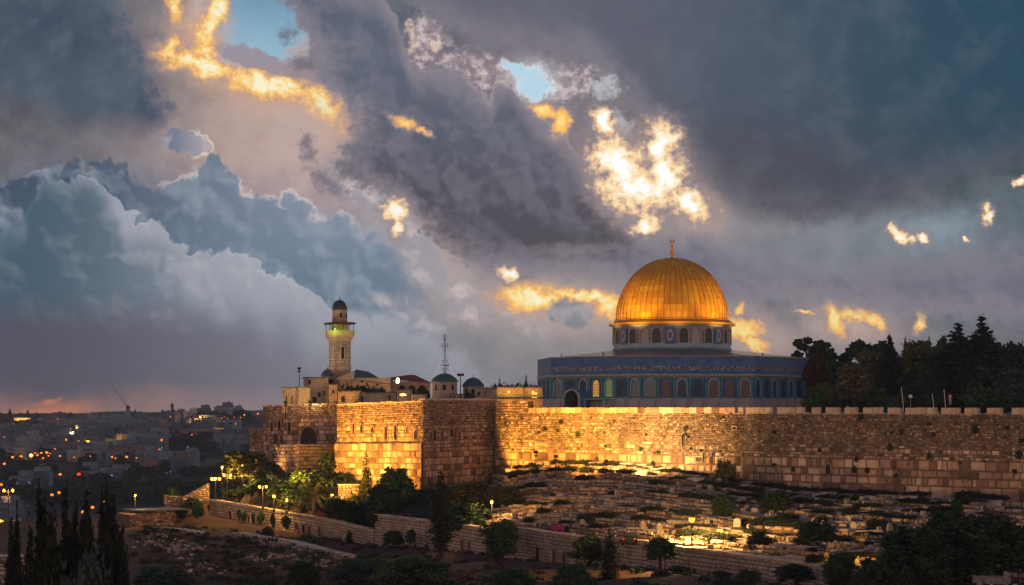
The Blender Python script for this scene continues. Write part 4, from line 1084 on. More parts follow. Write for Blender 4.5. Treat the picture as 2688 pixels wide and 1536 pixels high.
# lead roof rising to the drum
mb = MB(); k2 = 12.6
v1 = [(x, y, zz(10.1)) for x, y in vs]; v2 = [(x / RO * 12.4, y / RO * 12.4, zz(11.9)) for x, y in vs]
mb.add(v1 + v2, [(i, (i + 1) % 8, 8 + (i + 1) % 8, 8 + i) for i in range(8)]); mb.build('roof', M['lead'], SH)
kinds = {7: ['palepane', 'greygreen', 'greygreen', 'litpane', 'greenpane', 'greygreen', 'palepane'],
         0: ['palepane', 'amberpane', 'greygreen', 'greygreen', 'amberpane', 'amberpane', 'amberpane'],
         1: ['greygreen', 'greygreen', 'greygreen', 'tint', 'greygreen', 'tint', 'tint'], 6: ['tint'] * 7, 2: ['tint'] * 7}
kinds[0][2] = 'tint'
for fi in (6, 7, 0, 1, 2):
    a, b_ = Vector(vs[fi]), Vector(vs[(fi + 1) % 8]); L = (b_ - a).length; d = (b_ - a) / L; n = Vector((d.y, -d.x)); ang = math.atan2(d.y, d.x)
    w = L / 7
    mid = (a + b_) / 2
    for j in range(8):
        u = -L / 2 + j * w
        if j in (0, 7): u += 0.25 * (1 if j == 0 else -1)
        pil = MB(); c = mid + d * u
        pil.box((0, -0.16, zz(4.1)), (0.42, 0.36, 3.9))
        pil.box((0, -0.20, zz(5.95)), (0.62, 0.44, 0.22)); pil.box((0, -0.20, zz(2.28)), (0.62, 0.5, 0.26))
        pil.build('pilaster', M['tile2'], SH, loc=(c.x, c.y, 0), rz=ang)
    for j in range(7):
        u = -L / 2 + (j + .5) * w; c = mid + d * u + n * 0.03
        mb = MB(); mb.arch(-0.78, 0.78, 0, 3.1, -0.01, 8); o = mb.build('window', M[kinds[fi][j]], SH, loc=(c.x, c.y, zz(2.5)), rz=ang)
        fr = MB(); fr.archring(-0.86, 0.86, -0.02, 3.22, 0.0, -0.26, 0.2, 8); fr.archring(-1.12, 1.12, -0.02, 3.42, 0.0, -0.1, 0.1, 8)
        fr.build('frame', M['tilepale' if (j % 2 == 0) else 'tile1'], o)
        gr = MB()
        for k in range(-2, 3): gr.box((k * 0.3, -0.05, 1.45), (0.05, 0.05, 2.7 - abs(k) * .25))
        for k in range(6): gr.box((0, -0.05, 0.3 + k * .5), (1.5, 0.05, 0.05))
        gr.build('grille', M['tile1'], o)
        c2 = mid + d * u + n * 0.27
        mp = MB(); mp.box((0, 0, zz(1.1) ), (w - 0.5, 0.14, 1.75)); mp.build('marble_panel', M['marble'], SH, loc=(c2.x, c2.y, 0), rz=ang)
# porch with a barrel vault on the left face
a, b_ = Vector(vs[7]), Vector(vs[0]); d = (b_ - a).normalized(); n = Vector((d.y, -d.x)); ang = math.atan2(d.y, d.x)
c = a + (b_ - a) * 0.335
mb = MB(); NP_ = 10
def vault(rr, y0, y1, zs):
    return [(rr * math.cos(math.pi * i / NP_), y0, zs + rr * math.sin(math.pi * i / NP_)) for i in range(NP_ + 1)], [(rr * math.cos(math.pi * i / NP_), y1, zs + rr * math.sin(math.pi * i / NP_)) for i in range(NP_ + 1)]
o1, o2 = vault(2.1, 0.1, -3.2, 2.3)
mb.add(o1 + o2, [(i, i + 1, NP_ + 2 + i, NP_ + 1 + i) for i in range(NP_)])
mb.box((-2.0, -1.6, 1.2), (.3, 3.2, 2.3)); mb.box((2.0, -1.6, 1.2), (.3, 3.2, 2.3))
po = mb.build('porch', M['tile1'], SH, loc=(c.x, c.y, 0.0), rz=ang)
mb = MB(); mb.archring(-1.7, 1.7, 0.0, 4.2, -3.1, -3.45, 0.4, 10, 0.0); mb.build('porch_arch', M['marble'], po)
mb = MB(); mb.arch(-1.7, 1.7, 0.0, 4.1, -0.5, 10, 0.0); mb.build('porch_door', M['dark'], po)
mb = MB(); mb.box((4.6, -1.2, 2.55), (5.2, 2.4, .18)); mb.box((2.4, -2.2, 1.2), (.35, .35, 2.4)); mb.box((7.0, -2.2, 1.2), (.35, .35, 2.4)); mb.build('porch_canopy', M['tilepale'], po)
# drum
mb = MB(); mb.lathe([(12.3, zz(10.6)), (12.3, zz(11.5)), (12.05, zz(11.55)), (12.05, zz(12.1)), (11.75, zz(12.15)), (11.75, zz(16.7))], 64); mb.build('drum', M['drumtile'], SH)
mb = MB(); mb.lathe([(12.42, zz(11.15)), (12.42, zz(11.5)), (12.15, zz(11.55)), (12.1, zz(12.15)), (11.85, zz(12.2))], 64); mb.build('drum_base', M['tile2'], SH)
mb = MB(); mb.lathe([(11.83, zz(12.3)), (11.83, zz(13.1))], 64); mb.build('drum_band', M['tilepale'], SH)
for j in range(28):
    an = R(-90) + (j - 13.5) / 28 * 2 * math.pi
    if math.sin(an) > 0.35: continue
    nx_, ny_ = math.cos(an), math.sin(an)
    if j % 4 == 1:      # wide buttress with a tiled panel between groups
        mb = MB(); mb.box((0, 0, 0), (2.0, 0.4, 3.2)); mb.build('tile_panel', M['tile1'], SH, loc=(nx_ * 11.85, ny_ * 11.85, zz(14.55)), rz=an + math.pi / 2)
        mb = MB()
        pr = [(0.7 * math.cos(q), 0, 1.25 * math.sin(q)) for q in np.linspace(0, 2 * math.pi, 13)[:-1]]; pi_ = [(x * .55, 0, z * .55) for x, _y, z in pr]
        mb.add(pr + pi_, [(i, (i + 1) % 12, 12 + (i + 1) % 12, 12 + i) for i in range(12)])
        mb.build('medallion', M['palepane'], SH, loc=(nx_ * 12.08, ny_ * 12.08, zz(14.6)), rz=an + math.pi / 2)
    else:
        mb = MB(); mb.arch(-.85, .85, 0, 2.9, 0, 6); o = mb.build('drum_window', M[['greygreen', 'tint', 'greygreen', 'palepane'][j % 4]], SH, loc=(nx_ * 11.78, ny_ * 11.78, zz(13.1)), rz=an + math.pi / 2)
        fr = MB(); fr.archring(-.88, .88, 0, 2.95, 0.05, -0.22, 0.22, 6); fr.build('frame', M['palepane'], o)
mb = MB(); mb.lathe([(11.7, zz(16.35)), (12.0, zz(16.4)), (12.1, zz(16.75)), (11.7, zz(16.8))], 64); mb.build('drum_cornice', M['marble'], SH)
mb = MB(); mb.lathe([(11.6, zz(16.7)), (12.75, zz(16.85)), (12.75, zz(17.25)), (12.35, zz(17.35)), (11.9, zz(17.7)), (11.3, zz(17.75))], 72, rfun=None); mb.build('gilded_eave', M['goldtrim'], SH)
mb = MB(); mb.lathe([(11.5, zz(17.7)), (11.62, zz(17.8)), (11.62, zz(18.0)), (11.3, zz(18.05))], 72); mb.build('gilded_rim', M['goldtrim'], SH)
# dome of separate gilded sheets between standing seams
prof = []
for i in range(15):
    f = i / 14.0
    ang_ = f * math.pi / 2
    r = 11.25 * (math.cos(ang_ * 0.985) ** 0.93); z = 12.35 * (math.sin(ang_) ** 1.0)
    if f < 0.25: r += 0.12 * math.sin(f / 0.25 * math.pi)
    r = max(r, 0.16); prof.append((r, zz(17.95) + z + 0.35 * f ** 3))
mb = MB(); NG = 56; rd = random.Random(5)
for g in range(NG):
    a0 = 2 * math.pi * g / NG; a1 = 2 * math.pi * (g + 1) / NG; am = (a0 + a1) / 2
    for j in range(14):
        (ra, za), (rb, zb_) = prof[j], prof[j + 1]
        q = 0.006 / 1.0
        t_ = rd.uniform(-.035, .035)
        def P(r, a, z, o=0): return ((r + o) * math.cos(a), (r + o) * math.sin(a), z)
        e = 0.003
        mb.add([P(ra, a0 + e, za + .02), P(ra, am, za + .02, .10 * ra / 11), P(ra, a1 - e, za + .02), P(rb, a1 - e, zb_, t_), P(rb, am, zb_, t_ + .10 * rb / 11), P(rb, a0 + e, zb_, t_)],
               [(0, 1, 4, 5), (1, 2, 3, 4)])
dome = mb.build('dome', M['gold'], SH)
mb = MB()
for g in range(NG):
    a0 = 2 * math.pi * g / NG
    for j in range(13):
        (ra, za), (rb, zb_) = prof[j], prof[j + 1]
        w0, w1 = 0.045, 0.045
        def Q(r, a, z, o): return ((r + o) * math.cos(a), (r + o) * math.sin(a), z)
        da, db2 = w0 / max(ra, .8), w1 / max(rb, .8)
        mb.add([Q(ra, a0 - da, za, -.02), Q(ra, a0 - da, za, .085), Q(ra, a0 + da, za, .085), Q(ra, a0 + da, za, -.02), Q(rb, a0 - db2, zb_, -.02), Q(rb, a0 - db2, zb_, .085), Q(rb, a0 + db2, zb_, .085), Q(rb, a0 + db2, zb_, -.02)],
               [(0, 1, 5, 4), (1, 2, 6, 5), (2, 3, 7, 6)])
mb.build('seams', mat_simple('dull_gold_seam', (0.55, 0.19, 0.012), .5, .4), dome)
ztop = prof[-1][1]
mb = MB(); mb.lathe([(.55, ztop - .25), (.35, ztop + .05), (.2, ztop + .3), (.28, ztop + .6), (.5, ztop + .95), (.28, ztop + 1.3), (.16, ztop + 1.6), (.42, ztop + 2.0), (.16, ztop + 2.35), (.12, ztop + 2.7), (.28, ztop + 2.95), (.1, ztop + 3.2), (.06, ztop + 3.35)], 14)
fin = mb.build('finial', M['goldtrim'], SH, smooth=True)
mb = MB()
for i in range(20):   # crescent, nearly closed ring
    a0 = R(-90 + 25) + (2 * math.pi - R(50)) * i / 20 + R(180); a1 = a0 + (2 * math.pi - R(50)) / 20
    r_ = 0.5; th = .05 + .10 * math.sin(math.pi * (i + .5) / 20)
    mb.tube((r_ * math.cos(a0), 0, ztop + 3.75 + r_ * math.sin(a0)), (r_ * math.cos(a1), 0, ztop + 3.75 + r_ * math.sin(a1)), th, n=6)
mb.build('crescent', M['goldtrim'], fin)
# ------------------------------------------------------------------ minaret
MY = 350.0; mk = F / MY
MX = X(892, MY); pxm = MY / F
MN = thing('minaret', 'square stone minaret with a wooden gallery roof and a small dark blue dome', 'minaret', (MX, MY, -0.45))
mrz = R(24)
def mz(py): return Z(py, MY) + 0.45
def sq(w, z0, z1, mat, name, taper=None, parent=MN, stone=False):
    mb = MB()
    if stone:
        h = w / 2
        cs = [(-h, -h), (h, -h), (h, h), (-h, h)]
        for i in (0, 3, 1):
            p, q = cs[i], cs[(i + 1) % 4]
            stones(mb, p, q, (z0, z0), (z1, z1), rows_even(.42, .4, 1.0), .045, rnd=rw, gap=.015, jit=.02)
        mb.cur = 1; mb.prism(cs, z0, z1)
        return mb.build(name, [M['plaster'], M['mortar']], parent, rz=mrz)
    mb.prism([(-w / 2, -w / 2), (w / 2, -w / 2), (w / 2, w / 2), (-w / 2, w / 2)], z0, z1); return mb.build(name, mat, parent, rz=mrz)
sq(3.0, -0.5, mz(892), None, 'shaft', stone=True)
sq(3.2, mz(972), mz(962), M['pale'], 'shaft_band')
# flared corbels under the gallery
mb = MB()
for i, (w, y0, y1) in enumerate(((3.25, 896, 891), (3.6, 891, 886), (3.95, 886, 881))): mb.prism([(-w / 2, -w / 2), (w / 2, -w / 2), (w / 2, w / 2), (-w / 2, w / 2)], mz(y0), mz(y1) + .002)
mb.build('corbels', M['plaster'], MN, rz=mrz)
mb = MB()   # parapet of the gallery with little arches lit green
w = 4.0
for s in range(4):
    a = s * math.pi / 2
    mb.box((w / 2 * math.sin(a), -w / 2 * math.cos(a), (mz(881) + mz(868)) / 2), (w, .14, mz(868) - mz(881)), rz=a)
mb.build('gallery_parapet', mat_simple('gallery_stone', (.45, .42, .2), .8), MN, rz=mrz)
sq(2.5, mz(881), mz(848), M['plaster'], 'gallery_core')
mb = MB()
for a, b_ in ((-1, -1), (1, -1), (1, 1), (-1, 1), (0, -1), (1, 0), (-1, 0)): mb.box((a * 1.9, b_ * 1.9, (mz(868) + mz(849)) / 2), (.1, .1, mz(849) - mz(868)))
mb.build('gallery_posts', M['wood'], MN, rz=mrz)
mb = MB(); mb.prism([(-2.25, -2.25), (2.25, -2.25), (2.25, 2.25), (-2.25, 2.25)], mz(852), mz(848)); mb.prism([(-1.95, -1.95), (1.95, -1.95), (1.95, 1.95), (-1.95, 1.95)], mz(848), mz(846.5)); mb.build('gallery_roof', M['wood'], MN, rz=mrz)
mb = MB(); mb.lathe([(1.45, mz(847)), (1.36, mz(817)), (1.48, mz(816)), (1.48, mz(814))], 8); lan = mb.build('lantern', M['plaster'], MN, rz=mrz)
for an in (-100, -55):
    mb = MB(); mb.arch(-.2, .2, 0, .9, -0.03, 5); mb.build('opening', M['dark'], lan, loc=(1.35 * math.cos(R(an)), 1.35 * math.sin(R(an)), mz(835)), rz=R(an + 90))
mb = MB(); pr = []
for i in range(9):
    f = i / 8; pr.append((1.42 * math.cos(f * math.pi / 2) ** .8 if i < 8 else .04, mz(814) + 1.75 * math.sin(f * math.pi / 2)))
mb.lathe(pr, 16, rfun=lambda i: 1.0 if i % 2 else .96); cup = mb.build('cupola', mat_simple('blue_lead', (.035, .055, .085), .45, .3, scale=2), MN)
mb = MB(); mb.lathe([(.16, 0), (.06, .25), (.12, .4), (.03, .55), (.01, 1.3)], 8); mb.build('spike', M['iron'], cup, loc=(0, 0, pr[-1][1] - .05))
for (side, py0, py1, mat) in ((0, 945, 910, 'dark'), (3, 943, 908, 'dark')):
    a = side * math.pi / 2 + mrz
    c = (1.56 * math.sin(a) , -1.56 * math.cos(a))
    mb = MB(); mb.arch(-.28, .28, 0, mz(py1) - mz(py0), 0, 5); o = mb.build('window', M[mat], MN, loc=(c[0], c[1], mz(py0)), rz=a)
    fr = MB(); fr.archring(-.3, .3, 0, mz(py1) - mz(py0) + .03, .05, -.1, .12, 5); fr.build('frame', M['pale'], o)
M['greenlamp'] = mat_emit('green_lamp_tube', (0.45, 1.0, 0.12), 5.0)
for i, (x, y) in enumerate(((-1.2, -1.62), (0, -1.62), (1.2, -1.62), (-1.62, 0), (-1.62, 1.1), (1.62, 0))):
    mb = MB(); mb.box((0, 0, 0), (.5, .08, .08) if i < 3 else (.08, .5, .08)); mb.build('green_lamp', M['greenlamp'], MN, loc=(x * math.cos(mrz) - y * math.sin(mrz), x * math.sin(mrz) + y * math.cos(mrz), mz(870)), rz=mrz)

# ------------------------------------------------------------------ houses and halls on the court
def block(label, px0, px1, y0, y1, Y, depth=6, rz=0.0, mat='plaster', name='stone_house', cat='building', wins=(), roof='lead', lit=None, door=None, side=None):
    x0, x1 = X(px0, Y), X(px1, Y); w = x1 - x0; z1 = Z(y0, Y); z0 = min(Z(y1, Y), -0.5) - 0.1
    T = thing(name, label, cat, ((x0 + x1) / 2, Y, z0), rz)
    h = z1 - z0
    mb = MB(); mb.prism([(-w / 2, 0), (w / 2, 0), (w / 2, depth), (-w / 2, depth)], 0, h - .12)
    mb.cur = 1
    stones(mb, (-w / 2, 0), (w / 2, 0), (0, 0), (h - .12, h - .12), rows_even(.35, .4, 1.0), .04, rnd=rw, gap=.012, jit=.02)
    mb.build('wall', [M[mat], M[mat]], T)
    mb = MB(); mb.box((0, depth / 2, h - .06), (w + .25, depth + .25, .16)); mb.build('roof', M[roof], T)
    for (wx, wy, ww, wh, mt) in wins:
        u = (wx - (px0 + px1) / 2) * Y / F
        mb = MB(); W = ww * Y / F; H_ = wh * Y / F
        mb.add([(-W / 2, 0, 0), (W / 2, 0, 0), (W / 2, 0, H_), (-W / 2, 0, H_)], [(0, 1, 2, 3)])
        o = mb.build('window', M[mt], T, loc=(u, -.08, Z(wy + wh / 2, Y) - z0))
        fr = MB()
        for (cx, cz_, sx, sz) in ((-W / 2 - .05, H_ / 2, .1, H_ + .2), (W / 2 + .05, H_ / 2, .1, H_ + .2), (0, H_ + .05, W, .1), (0, -.05, W + .2, .1)): fr.box((cx, -.03, cz_), (sx, .1, sz))
        fr.build('frame', M['pale'], o)
    return T
block('small flat-roofed stone hut with two narrow windows at the left end of the walls', 741, 783, 1016, 1064, 327, 6, R(-8), wins=((752, 1050, 4, 20, 'dark'), (767, 1050, 4, 20, 'dark')))
block('plain lit wall of the hut joined to the taller yellow house', 783, 815, 1016, 1064, 326, 6, R(18))
block('tall yellow-lit stone house below the minaret', 797, 862, 990, 1064, 332, 8, R(6), wins=((812, 1003, 8, 9, 'dark'), (838, 1036, 8, 14, 'dark'), (851, 1032, 6, 12, 'dark'), (826, 1050, 11, 16, 'dark')))
block('narrow bright yellow stone turret with one small square window', 863, 885, 1009, 1062, 322, 4, 0, wins=((875, 1028, 7, 8, 'dark'),))
block('low pink stone house with a barrel roof right of the yellow turret', 887, 944, 1026, 1062, 318, 6, 0, mat='pale', wins=((901, 1048, 10, 16, 'dark'),))
block('long low grey house under the green-roofed hall', 945, 1040, 1030, 1062, 319, 6, 0, mat='pale', wins=((951, 1048, 5, 16, 'dark'), (1023, 1043, 6, 12, 'dark')))
block('flat grey house with a warm lamp on its front', 1042, 1078, 1022, 1062, 318, 5, 0, mat='pale')
block('pale box-shaped house in front of the red-roofed pavilion', 1079, 1116, 1034, 1054, 316, 5, 0, mat='coping')
block('low stone house between the two dark domes', 1186, 1218, 1034, 1060, 330, 6, 0, mat='pale', wins=((1193, 1046, 5, 12, 'dark'), (1206, 1046, 5, 12, 'dark')))
block('small square stone house beside the second dark dome', 1246, 1269, 1017, 1060, 331, 5, 0, mat='pale', wins=((1257, 1033, 8, 9, 'dark'),))
block('grey stone house with a bright corner strip left of the long dark roof', 1270, 1303, 1018, 1062, 333, 5, 0, mat='pale')
b1 = block('long orange-lit arcade building under a dark flat roof', 1304, 1372, 1016, 1062, 345, 8, 0, mat='plaster', roof='lead', wins=())
b2 = block('small orange-lit room next to the shrine with one bright window', 1373, 1424, 1016, 1064, 346, 8, 0, mat='plaster', roof='lead', wins=((1403, 1038, 14, 14, 'litwin'),))
for bb, w_ in ((b1, 4.9), (b2, 3.7)):
    mb = MB(); mb.box((0, -.35, 3.0), (w_, 1.6, .5)); mb.build('eave', M['lead'], bb)

# green-roofed hall (pitched roof with a pale end)
HY = 336.0
T = thing('prayer_hall', 'long hall with a teal lead gable roof and dark creeper on its wall', 'hall', (X(958, HY), HY, -.5))
h1 = Z(992, HY) + .5; hr = Z(969, HY) + .5; w = X(1030, HY) - X(897, HY)
mb = MB(); mb.box((0, 4, h1 / 2), (w, 8, h1)); mb.build('wall', M['plaster'], T)
mb = MB()
xl, xr = -w / 2 - .2, w / 2 + .2; xa, xb = -w / 2 + 2.6, -w / 2 + 3.4
mb.add([(xl, -.2, h1), (xr, -.2, h1 - 1.1), (xr, 8, h1 - 1.1), (xl, 8, h1), (xa, 4, hr), (xb + 1.2, 4, hr - .35)], [(0, 1, 5, 4), (1, 2, 5), (2, 3, 4, 5), (3, 0, 4)])
mb.build('roof', M['greenroof'], T)
mb = MB(); mb.prism([(xl - .3, -.4), (xa - .2, -.4), (xa - .2, 4), (xl - .3, 4)], h1 - .3, [h1 - .05, hr - .4, hr - .3, h1]); mb.build('pale_gable', M['coping'], T)
for j in range(7):
    mb = MB(); mb.arch(-.45, .45, 0, 1.7, 0, 6); o = mb.build('window', M['tint'], T, loc=(-w / 2 + 1.2 + j * 1.1, -.03, 1.6)); fr = MB(); fr.archring(-.45, .45, 0, 1.7, 0, -.12, .1, 6); fr.build('frame', M['greenroof'], o)
# red-roofed pavilion
PY = 338.0
T = thing('pavilion', 'open pavilion with a low red tiled roof and warmly lit arches', 'pavilion', (X(1070, PY), PY, -.5))
w = X(1130, PY) - X(1010, PY); h1 = Z(1001, PY) + .5; hr = Z(983, PY) + .5
mb = MB(); mb.box((0, 4, h1 / 2), (w * .92, 6, h1)); mb.build('wall', M['plaster'], T)
mb = MB(); mb.add([(-w / 2 - .2, .2, h1 + .5), (w / 2 + .1, .2, h1 - .25), (w / 2 + .1, 8, h1 - .25), (-w / 2 - .2, 8, h1 + .5), (-.1, 4, hr), (1.0, 4, hr)], [(0, 1, 5, 4), (1, 2, 5), (2, 3, 4, 5), (3, 0, 4), (3, 2, 1, 0)]); mb.build('roof', M['tile_red'], T)
for j, u in enumerate((-1.9, -.2, 1.5)):
    mb = MB(); mb.arch(-.6, .6, 0, 1.75, 0, 7); mb.build('archway', M['dark'], T, loc=(u + .9, .97, h1 - 2.4))
    fr = MB(); fr.archring(-.62, .62, 0, 1.78, 0, -.14, .16, 7); fr.build('arch_trim', M['plaster'], T, loc=(u + .9, .97, h1 - 2.4))
def domed(label, px0, px1, ytop, yd, ybase, Y, mat='greenroof'):
    x0, x1 = X(px0, Y), X(px1, Y); r = (x1 - x0) / 2; T = thing('domed_building', label, 'building', ((x0 + x1) / 2, Y, -.5))
    hd = Z(yd, Y) + .5; ht = Z(ytop, Y) + .5
    mb = MB(); mb.lathe([(r * .98, 0), (r * .98, hd), (.01, hd)], 8, a0=R(22.5), a1=R(382.5)); mb.build('wall', M['pale'], T)
    mb = MB(); mb.lathe([(r * 1.08, hd - .12), (r * 1.08, hd), (r * .9, hd + .05)], 8, a0=R(22.5), a1=R(382.5)); mb.build('eave', M['lead'], T)
    mb = MB(); mb.lathe([(r * 1.02, hd), (r * .88, hd + (ht - hd) * .34), (r * .6, hd + (ht - hd) * .72), (r * .3, hd + (ht - hd) * .94), (.03, ht)], 24); dm = mb.build('dome', M[mat], T, smooth=True)
    mb = MB(); mb.lathe([(.1, 0), (.04, .3), (.01, .6)], 6); mb.build('finial', M['iron'], dm, loc=(0, 0, ht - .03))
    for an in (-130, -90, -50):
        mb = MB(); mb.arch(-.28, .28, 0, .95, 0, 6); o = mb.build('window', M['dark'], T, loc=(r * .93 * math.cos(R(an)), r * .93 * math.sin(R(an)), hd - 1.5), rz=R(an + 90)); fr = MB(); fr.archring(-.3, .3, 0, .98, 0, -.1, .1, 6); fr.build('frame', M['coping'], o)
domed('octagonal stone building with a wide green dome at the foot of the mast', 1132, 1203, 980, 1001, 1048, 334)
domed('smaller building with a steep dark green dome right of the double lamp', 1213, 1272, 991, 1013, 1050, 336)
domed('tiny dark dome half hidden at the foot of the minaret', 843, 876, 969, 986, 1010, 338, 'lead')
# lattice mast with guy wires
AYm = 342.0
T = thing('radio_mast', 'thin dark lattice mast with aerials and guy wires above the green dome', 'mast', (X(1167, AYm), AYm, -.5))
zt_ = Z(878, AYm) + .5; z0_ = Z(990, AYm) + .5
mb = MB()
for k in range(3):
    a = k * 2 * math.pi / 3; mb.tube((.42 * math.cos(a), .42 * math.sin(a), z0_ - 2.5), (.07 * math.cos(a), .07 * math.sin(a), zt_), .045, .03, 5)
z = z0_ - 2; i = 0
while z < zt_ - .4:
    f = (z - z0_ + 2.5) / (zt_ - z0_ + 2.5); r = .42 + (.07 - .42) * f
    for k in range(3):
        a, b_ = k * 2 * math.pi / 3, (k + 1) * 2 * math.pi / 3; mb.tube((r * math.cos(a), r * math.sin(a), z), (r * .95 * math.cos(b_), r * .95 * math.sin(b_), z + .42), .02, n=4)
    z += .42
mb.build('lattice', M['iron'], T)
mb = MB(); mb.tube((0, 0, zt_ - .1), (.1, 0, zt_ + 1.0), .02, .01, 5)
for zq, l in ((zt_ - .3, .35), (zt_ - .9, .25), (zt_ - 1.7, .55), (zt_ - 2.1, .45), (zt_ - 4.6, .5), (zt_ - 5.3, .7), (zt_ - 6.0, .6)):
    mb.tube((-l, 0, zq), (l, 0, zq + .05), .025, n=4); mb.tube((l, 0, zq - .3), (l, 0, zq + .35), .035, n=4); mb.tube((-l * .8, 0, zq - .2), (-l * .8, 0, zq + .25), .03, n=4)
mb.build('aerials', M['iron'], T)
mb = MB(); mb.tube((0, 0, zt_ - 2.2), (-2.7, .5, Z(989, AYm) + .5), .012, n=4); mb.tube((0, 0, zt_ - 2.5), (2.4, .5, Z(993, AYm) + .5), .012, n=4); mb.build('guy_wires', M['iron'], T)
mb = MB(); mb.lathe([(.02, 0), (.3, .12), (.34, .2)], 10); mb.build('dish', M['steel'], T, loc=(.35, -.2, zt_ - 5.5), rz=0)
# ------------------------------------------------------------------ trees
def leaf_mesh(name, clumps, n, size, mat, seed, flat=0.0):
    """clumps: list of (cx,cy,cz,rx,ry,rz,weight); n leaf-sized faces spread through them, denser at the skin"""
    r = np.random.default_rng(seed)
    C = np.array(clumps, float); wt = C[:, 6] * (C[:, 3] * C[:, 4] * C[:, 5]) ** (2 / 3.); wt /= wt.sum()
    idx = r.choice(len(C), n, p=wt)
    d = r.normal(size=(n, 3)); d /= np.linalg.norm(d, axis=1)[:, None]
    rad = r.random(n) ** 0.38 * (1 + 0.16 * r.normal(size=n))
    # uneven skin
    rad *= 1 + 0.16 * np.sin(d[:, 0] * 7 + idx) * np.cos(d[:, 2] * 6 + idx * 1.7)
    P = C[idx, :3] + d * rad[:, None] * C[idx, 3:6]
    nrm = d * 0.6 + r.normal(size=(n, 3)); nrm /= np.linalg.norm(nrm, axis=1)[:, None]
    a = np.cross(nrm, r.normal(size=(n, 3))); a /= np.linalg.norm(a, axis=1)[:, None]; b = np.cross(nrm, a)
    s = size * (0.55 + 0.9 * r.random(n))[:, None]
    e = 0.5 + 0.4 * r.random(n)[:, None]
    V = np.stack([P - a * s, P + b * s * e, P + a * s, P - b * s * e], 1).reshape(-1, 3)
    me = bpy.data.meshes.new(name)
    me.vertices.add(4 * n); me.vertices.foreach_set('co', V.ravel())
    me.loops.add(4 * n); me.loops.foreach_set('vertex_index', np.arange(4 * n))
    me.polygons.add(n); me.polygons.foreach_set('loop_start', np.arange(n) * 4)
    me.materials.append(mat); me.update(); me.validate(); return me
def limb_mesh(name, paths, n=7):
    mb = MB()
    for pts in paths:
        for (p, r0), (q, r1) in zip(pts[:-1], pts[1:]): mb.tube(p, q, r0, r1, n, cap=False)
    return mb.mesh(name, M['bark'], smooth=True)
def crown_clumps(kind, seed, h, r):
    rr = random.Random(seed); c = []; limbs = []
    if kind == 'cypress':
        k = 26
        for i in range(k):
            f = i / (k - 1.0); z = h * (0.04 + 0.96 * f)
            w = r * (math.sin(min(1, f * 3.0 + .25) * math.pi / 2)) * (1 - f ** 1.7) ** 0.8 + 0.10 * r
            for j in range(3 if f < .8 else 1):
                a = rr.random() * 6.28; o = w * .38 * rr.random()
                c.append((o * math.cos(a), o * math.sin(a), z + rr.uniform(-.3, .3), w * rr.uniform(.6, .95), w * rr.uniform(.6, .95), h * .055 * rr.uniform(.8, 1.6), 1))
        for j in range(5):
            a = rr.random() * 6.28; f = rr.uniform(.5, .9); w = r * (1 - f ** 1.5) * .7
            c.append((w * math.cos(a), w * math.sin(a), h * f, r * .12, r * .12, h * .07, 1.2))
        limbs.append([((0, 0, -1), r * .16), ((0, 0, h * .8), r * .04)])
    elif kind == 'umbrella':
        limbs.append([((0, 0, -1), .3), ((.2, 0, h * .45), .24), ((0, 0, h * .68), .18)])
        for j in range(15):
            a = j * 2.4 + rr.random(); o = r * math.sqrt((j + .5) / 15) * .85
            z = h * (.80 + .10 * rr.random()) - o * o / r * .16
            c.append((o * math.cos(a), o * math.sin(a), z, r * rr.uniform(.17, .3), r * rr.uniform(.17, .3), h * rr.uniform(.05, .09), 1))
            limbs.append([((0, 0, h * .62), .1), ((o * math.cos(a) * .6, o * math.sin(a) * .6, z - h * .06), .06), ((o * math.cos(a), o * math.sin(a), z), .03)])
    elif kind == 'open':   # open pine with separate clumps
        limbs.append([((0, 0, -1), .32), ((-.2, 0, h * .4), .26), ((.1, 0, h * .9), .1)])
        for j in range(22):
            f = .35 + .65 * (j / 21.0); a = j * 2.4 + rr.random(); o = r * (1.05 - f * .55) * rr.uniform(.3, 1)
            z = h * f
            c.append((o * math.cos(a), o * math.sin(a), z, r * rr.uniform(.14, .24), r * rr.uniform(.14, .24), h * rr.uniform(.035, .06), 1))
            limbs.append([((0, 0, z - h * .07), .08), ((o * math.cos(a), o * math.sin(a), z), .03)])
    elif kind == 'bush':
        for j in range(10):
            a = rr.random() * 6.28; o = r * rr.uniform(0, .6)
            c.append((o * math.cos(a), o * math.sin(a), h * rr.uniform(.25, .7), r * rr.uniform(.3, .5), r * rr.uniform(.3, .5), h * rr.uniform(.2, .33), 1))
        limbs.append([((0, 0, -.6), .08), ((0, 0, h * .5), .04)])
    elif kind == 'palm':
        limbs.append([((0, 0, -1), .3), ((.1, 0, h * .3), .24), ((0, 0, h * .62), .26)])
    else:                  # broad
        limbs.append([((0, 0, -1), r * .11), ((.1, 0, h * .22), r * .09), ((0, .1, h * .45), r * .06)])
        for j in range(24):
            a = j * 2.4 + rr.random() * .6; f = (j + .5) / 24; z = h * (.30 + .62 * f)
            w = r * math.sin(math.pi * (.18 + .74 * f)) ** .7
            o = w * rr.uniform(.35, .85)
            c.append((o * math.cos(a), o * math.sin(a), z, r * rr.uniform(.2, .38), r * rr.uniform(.2, .38), h * rr.uniform(.07, .13), 1))
            if j % 3 == 0: limbs.append([((0, .1, h * .35), r * .04), ((o * math.cos(a) * .8, o * math.sin(a) * .8, z), r * .015)])
        c.append((0, 0, h * .6, r * .5, r * .5, h * .25, .5))
    return c, limbs
TREES = {}; SIZES = {}
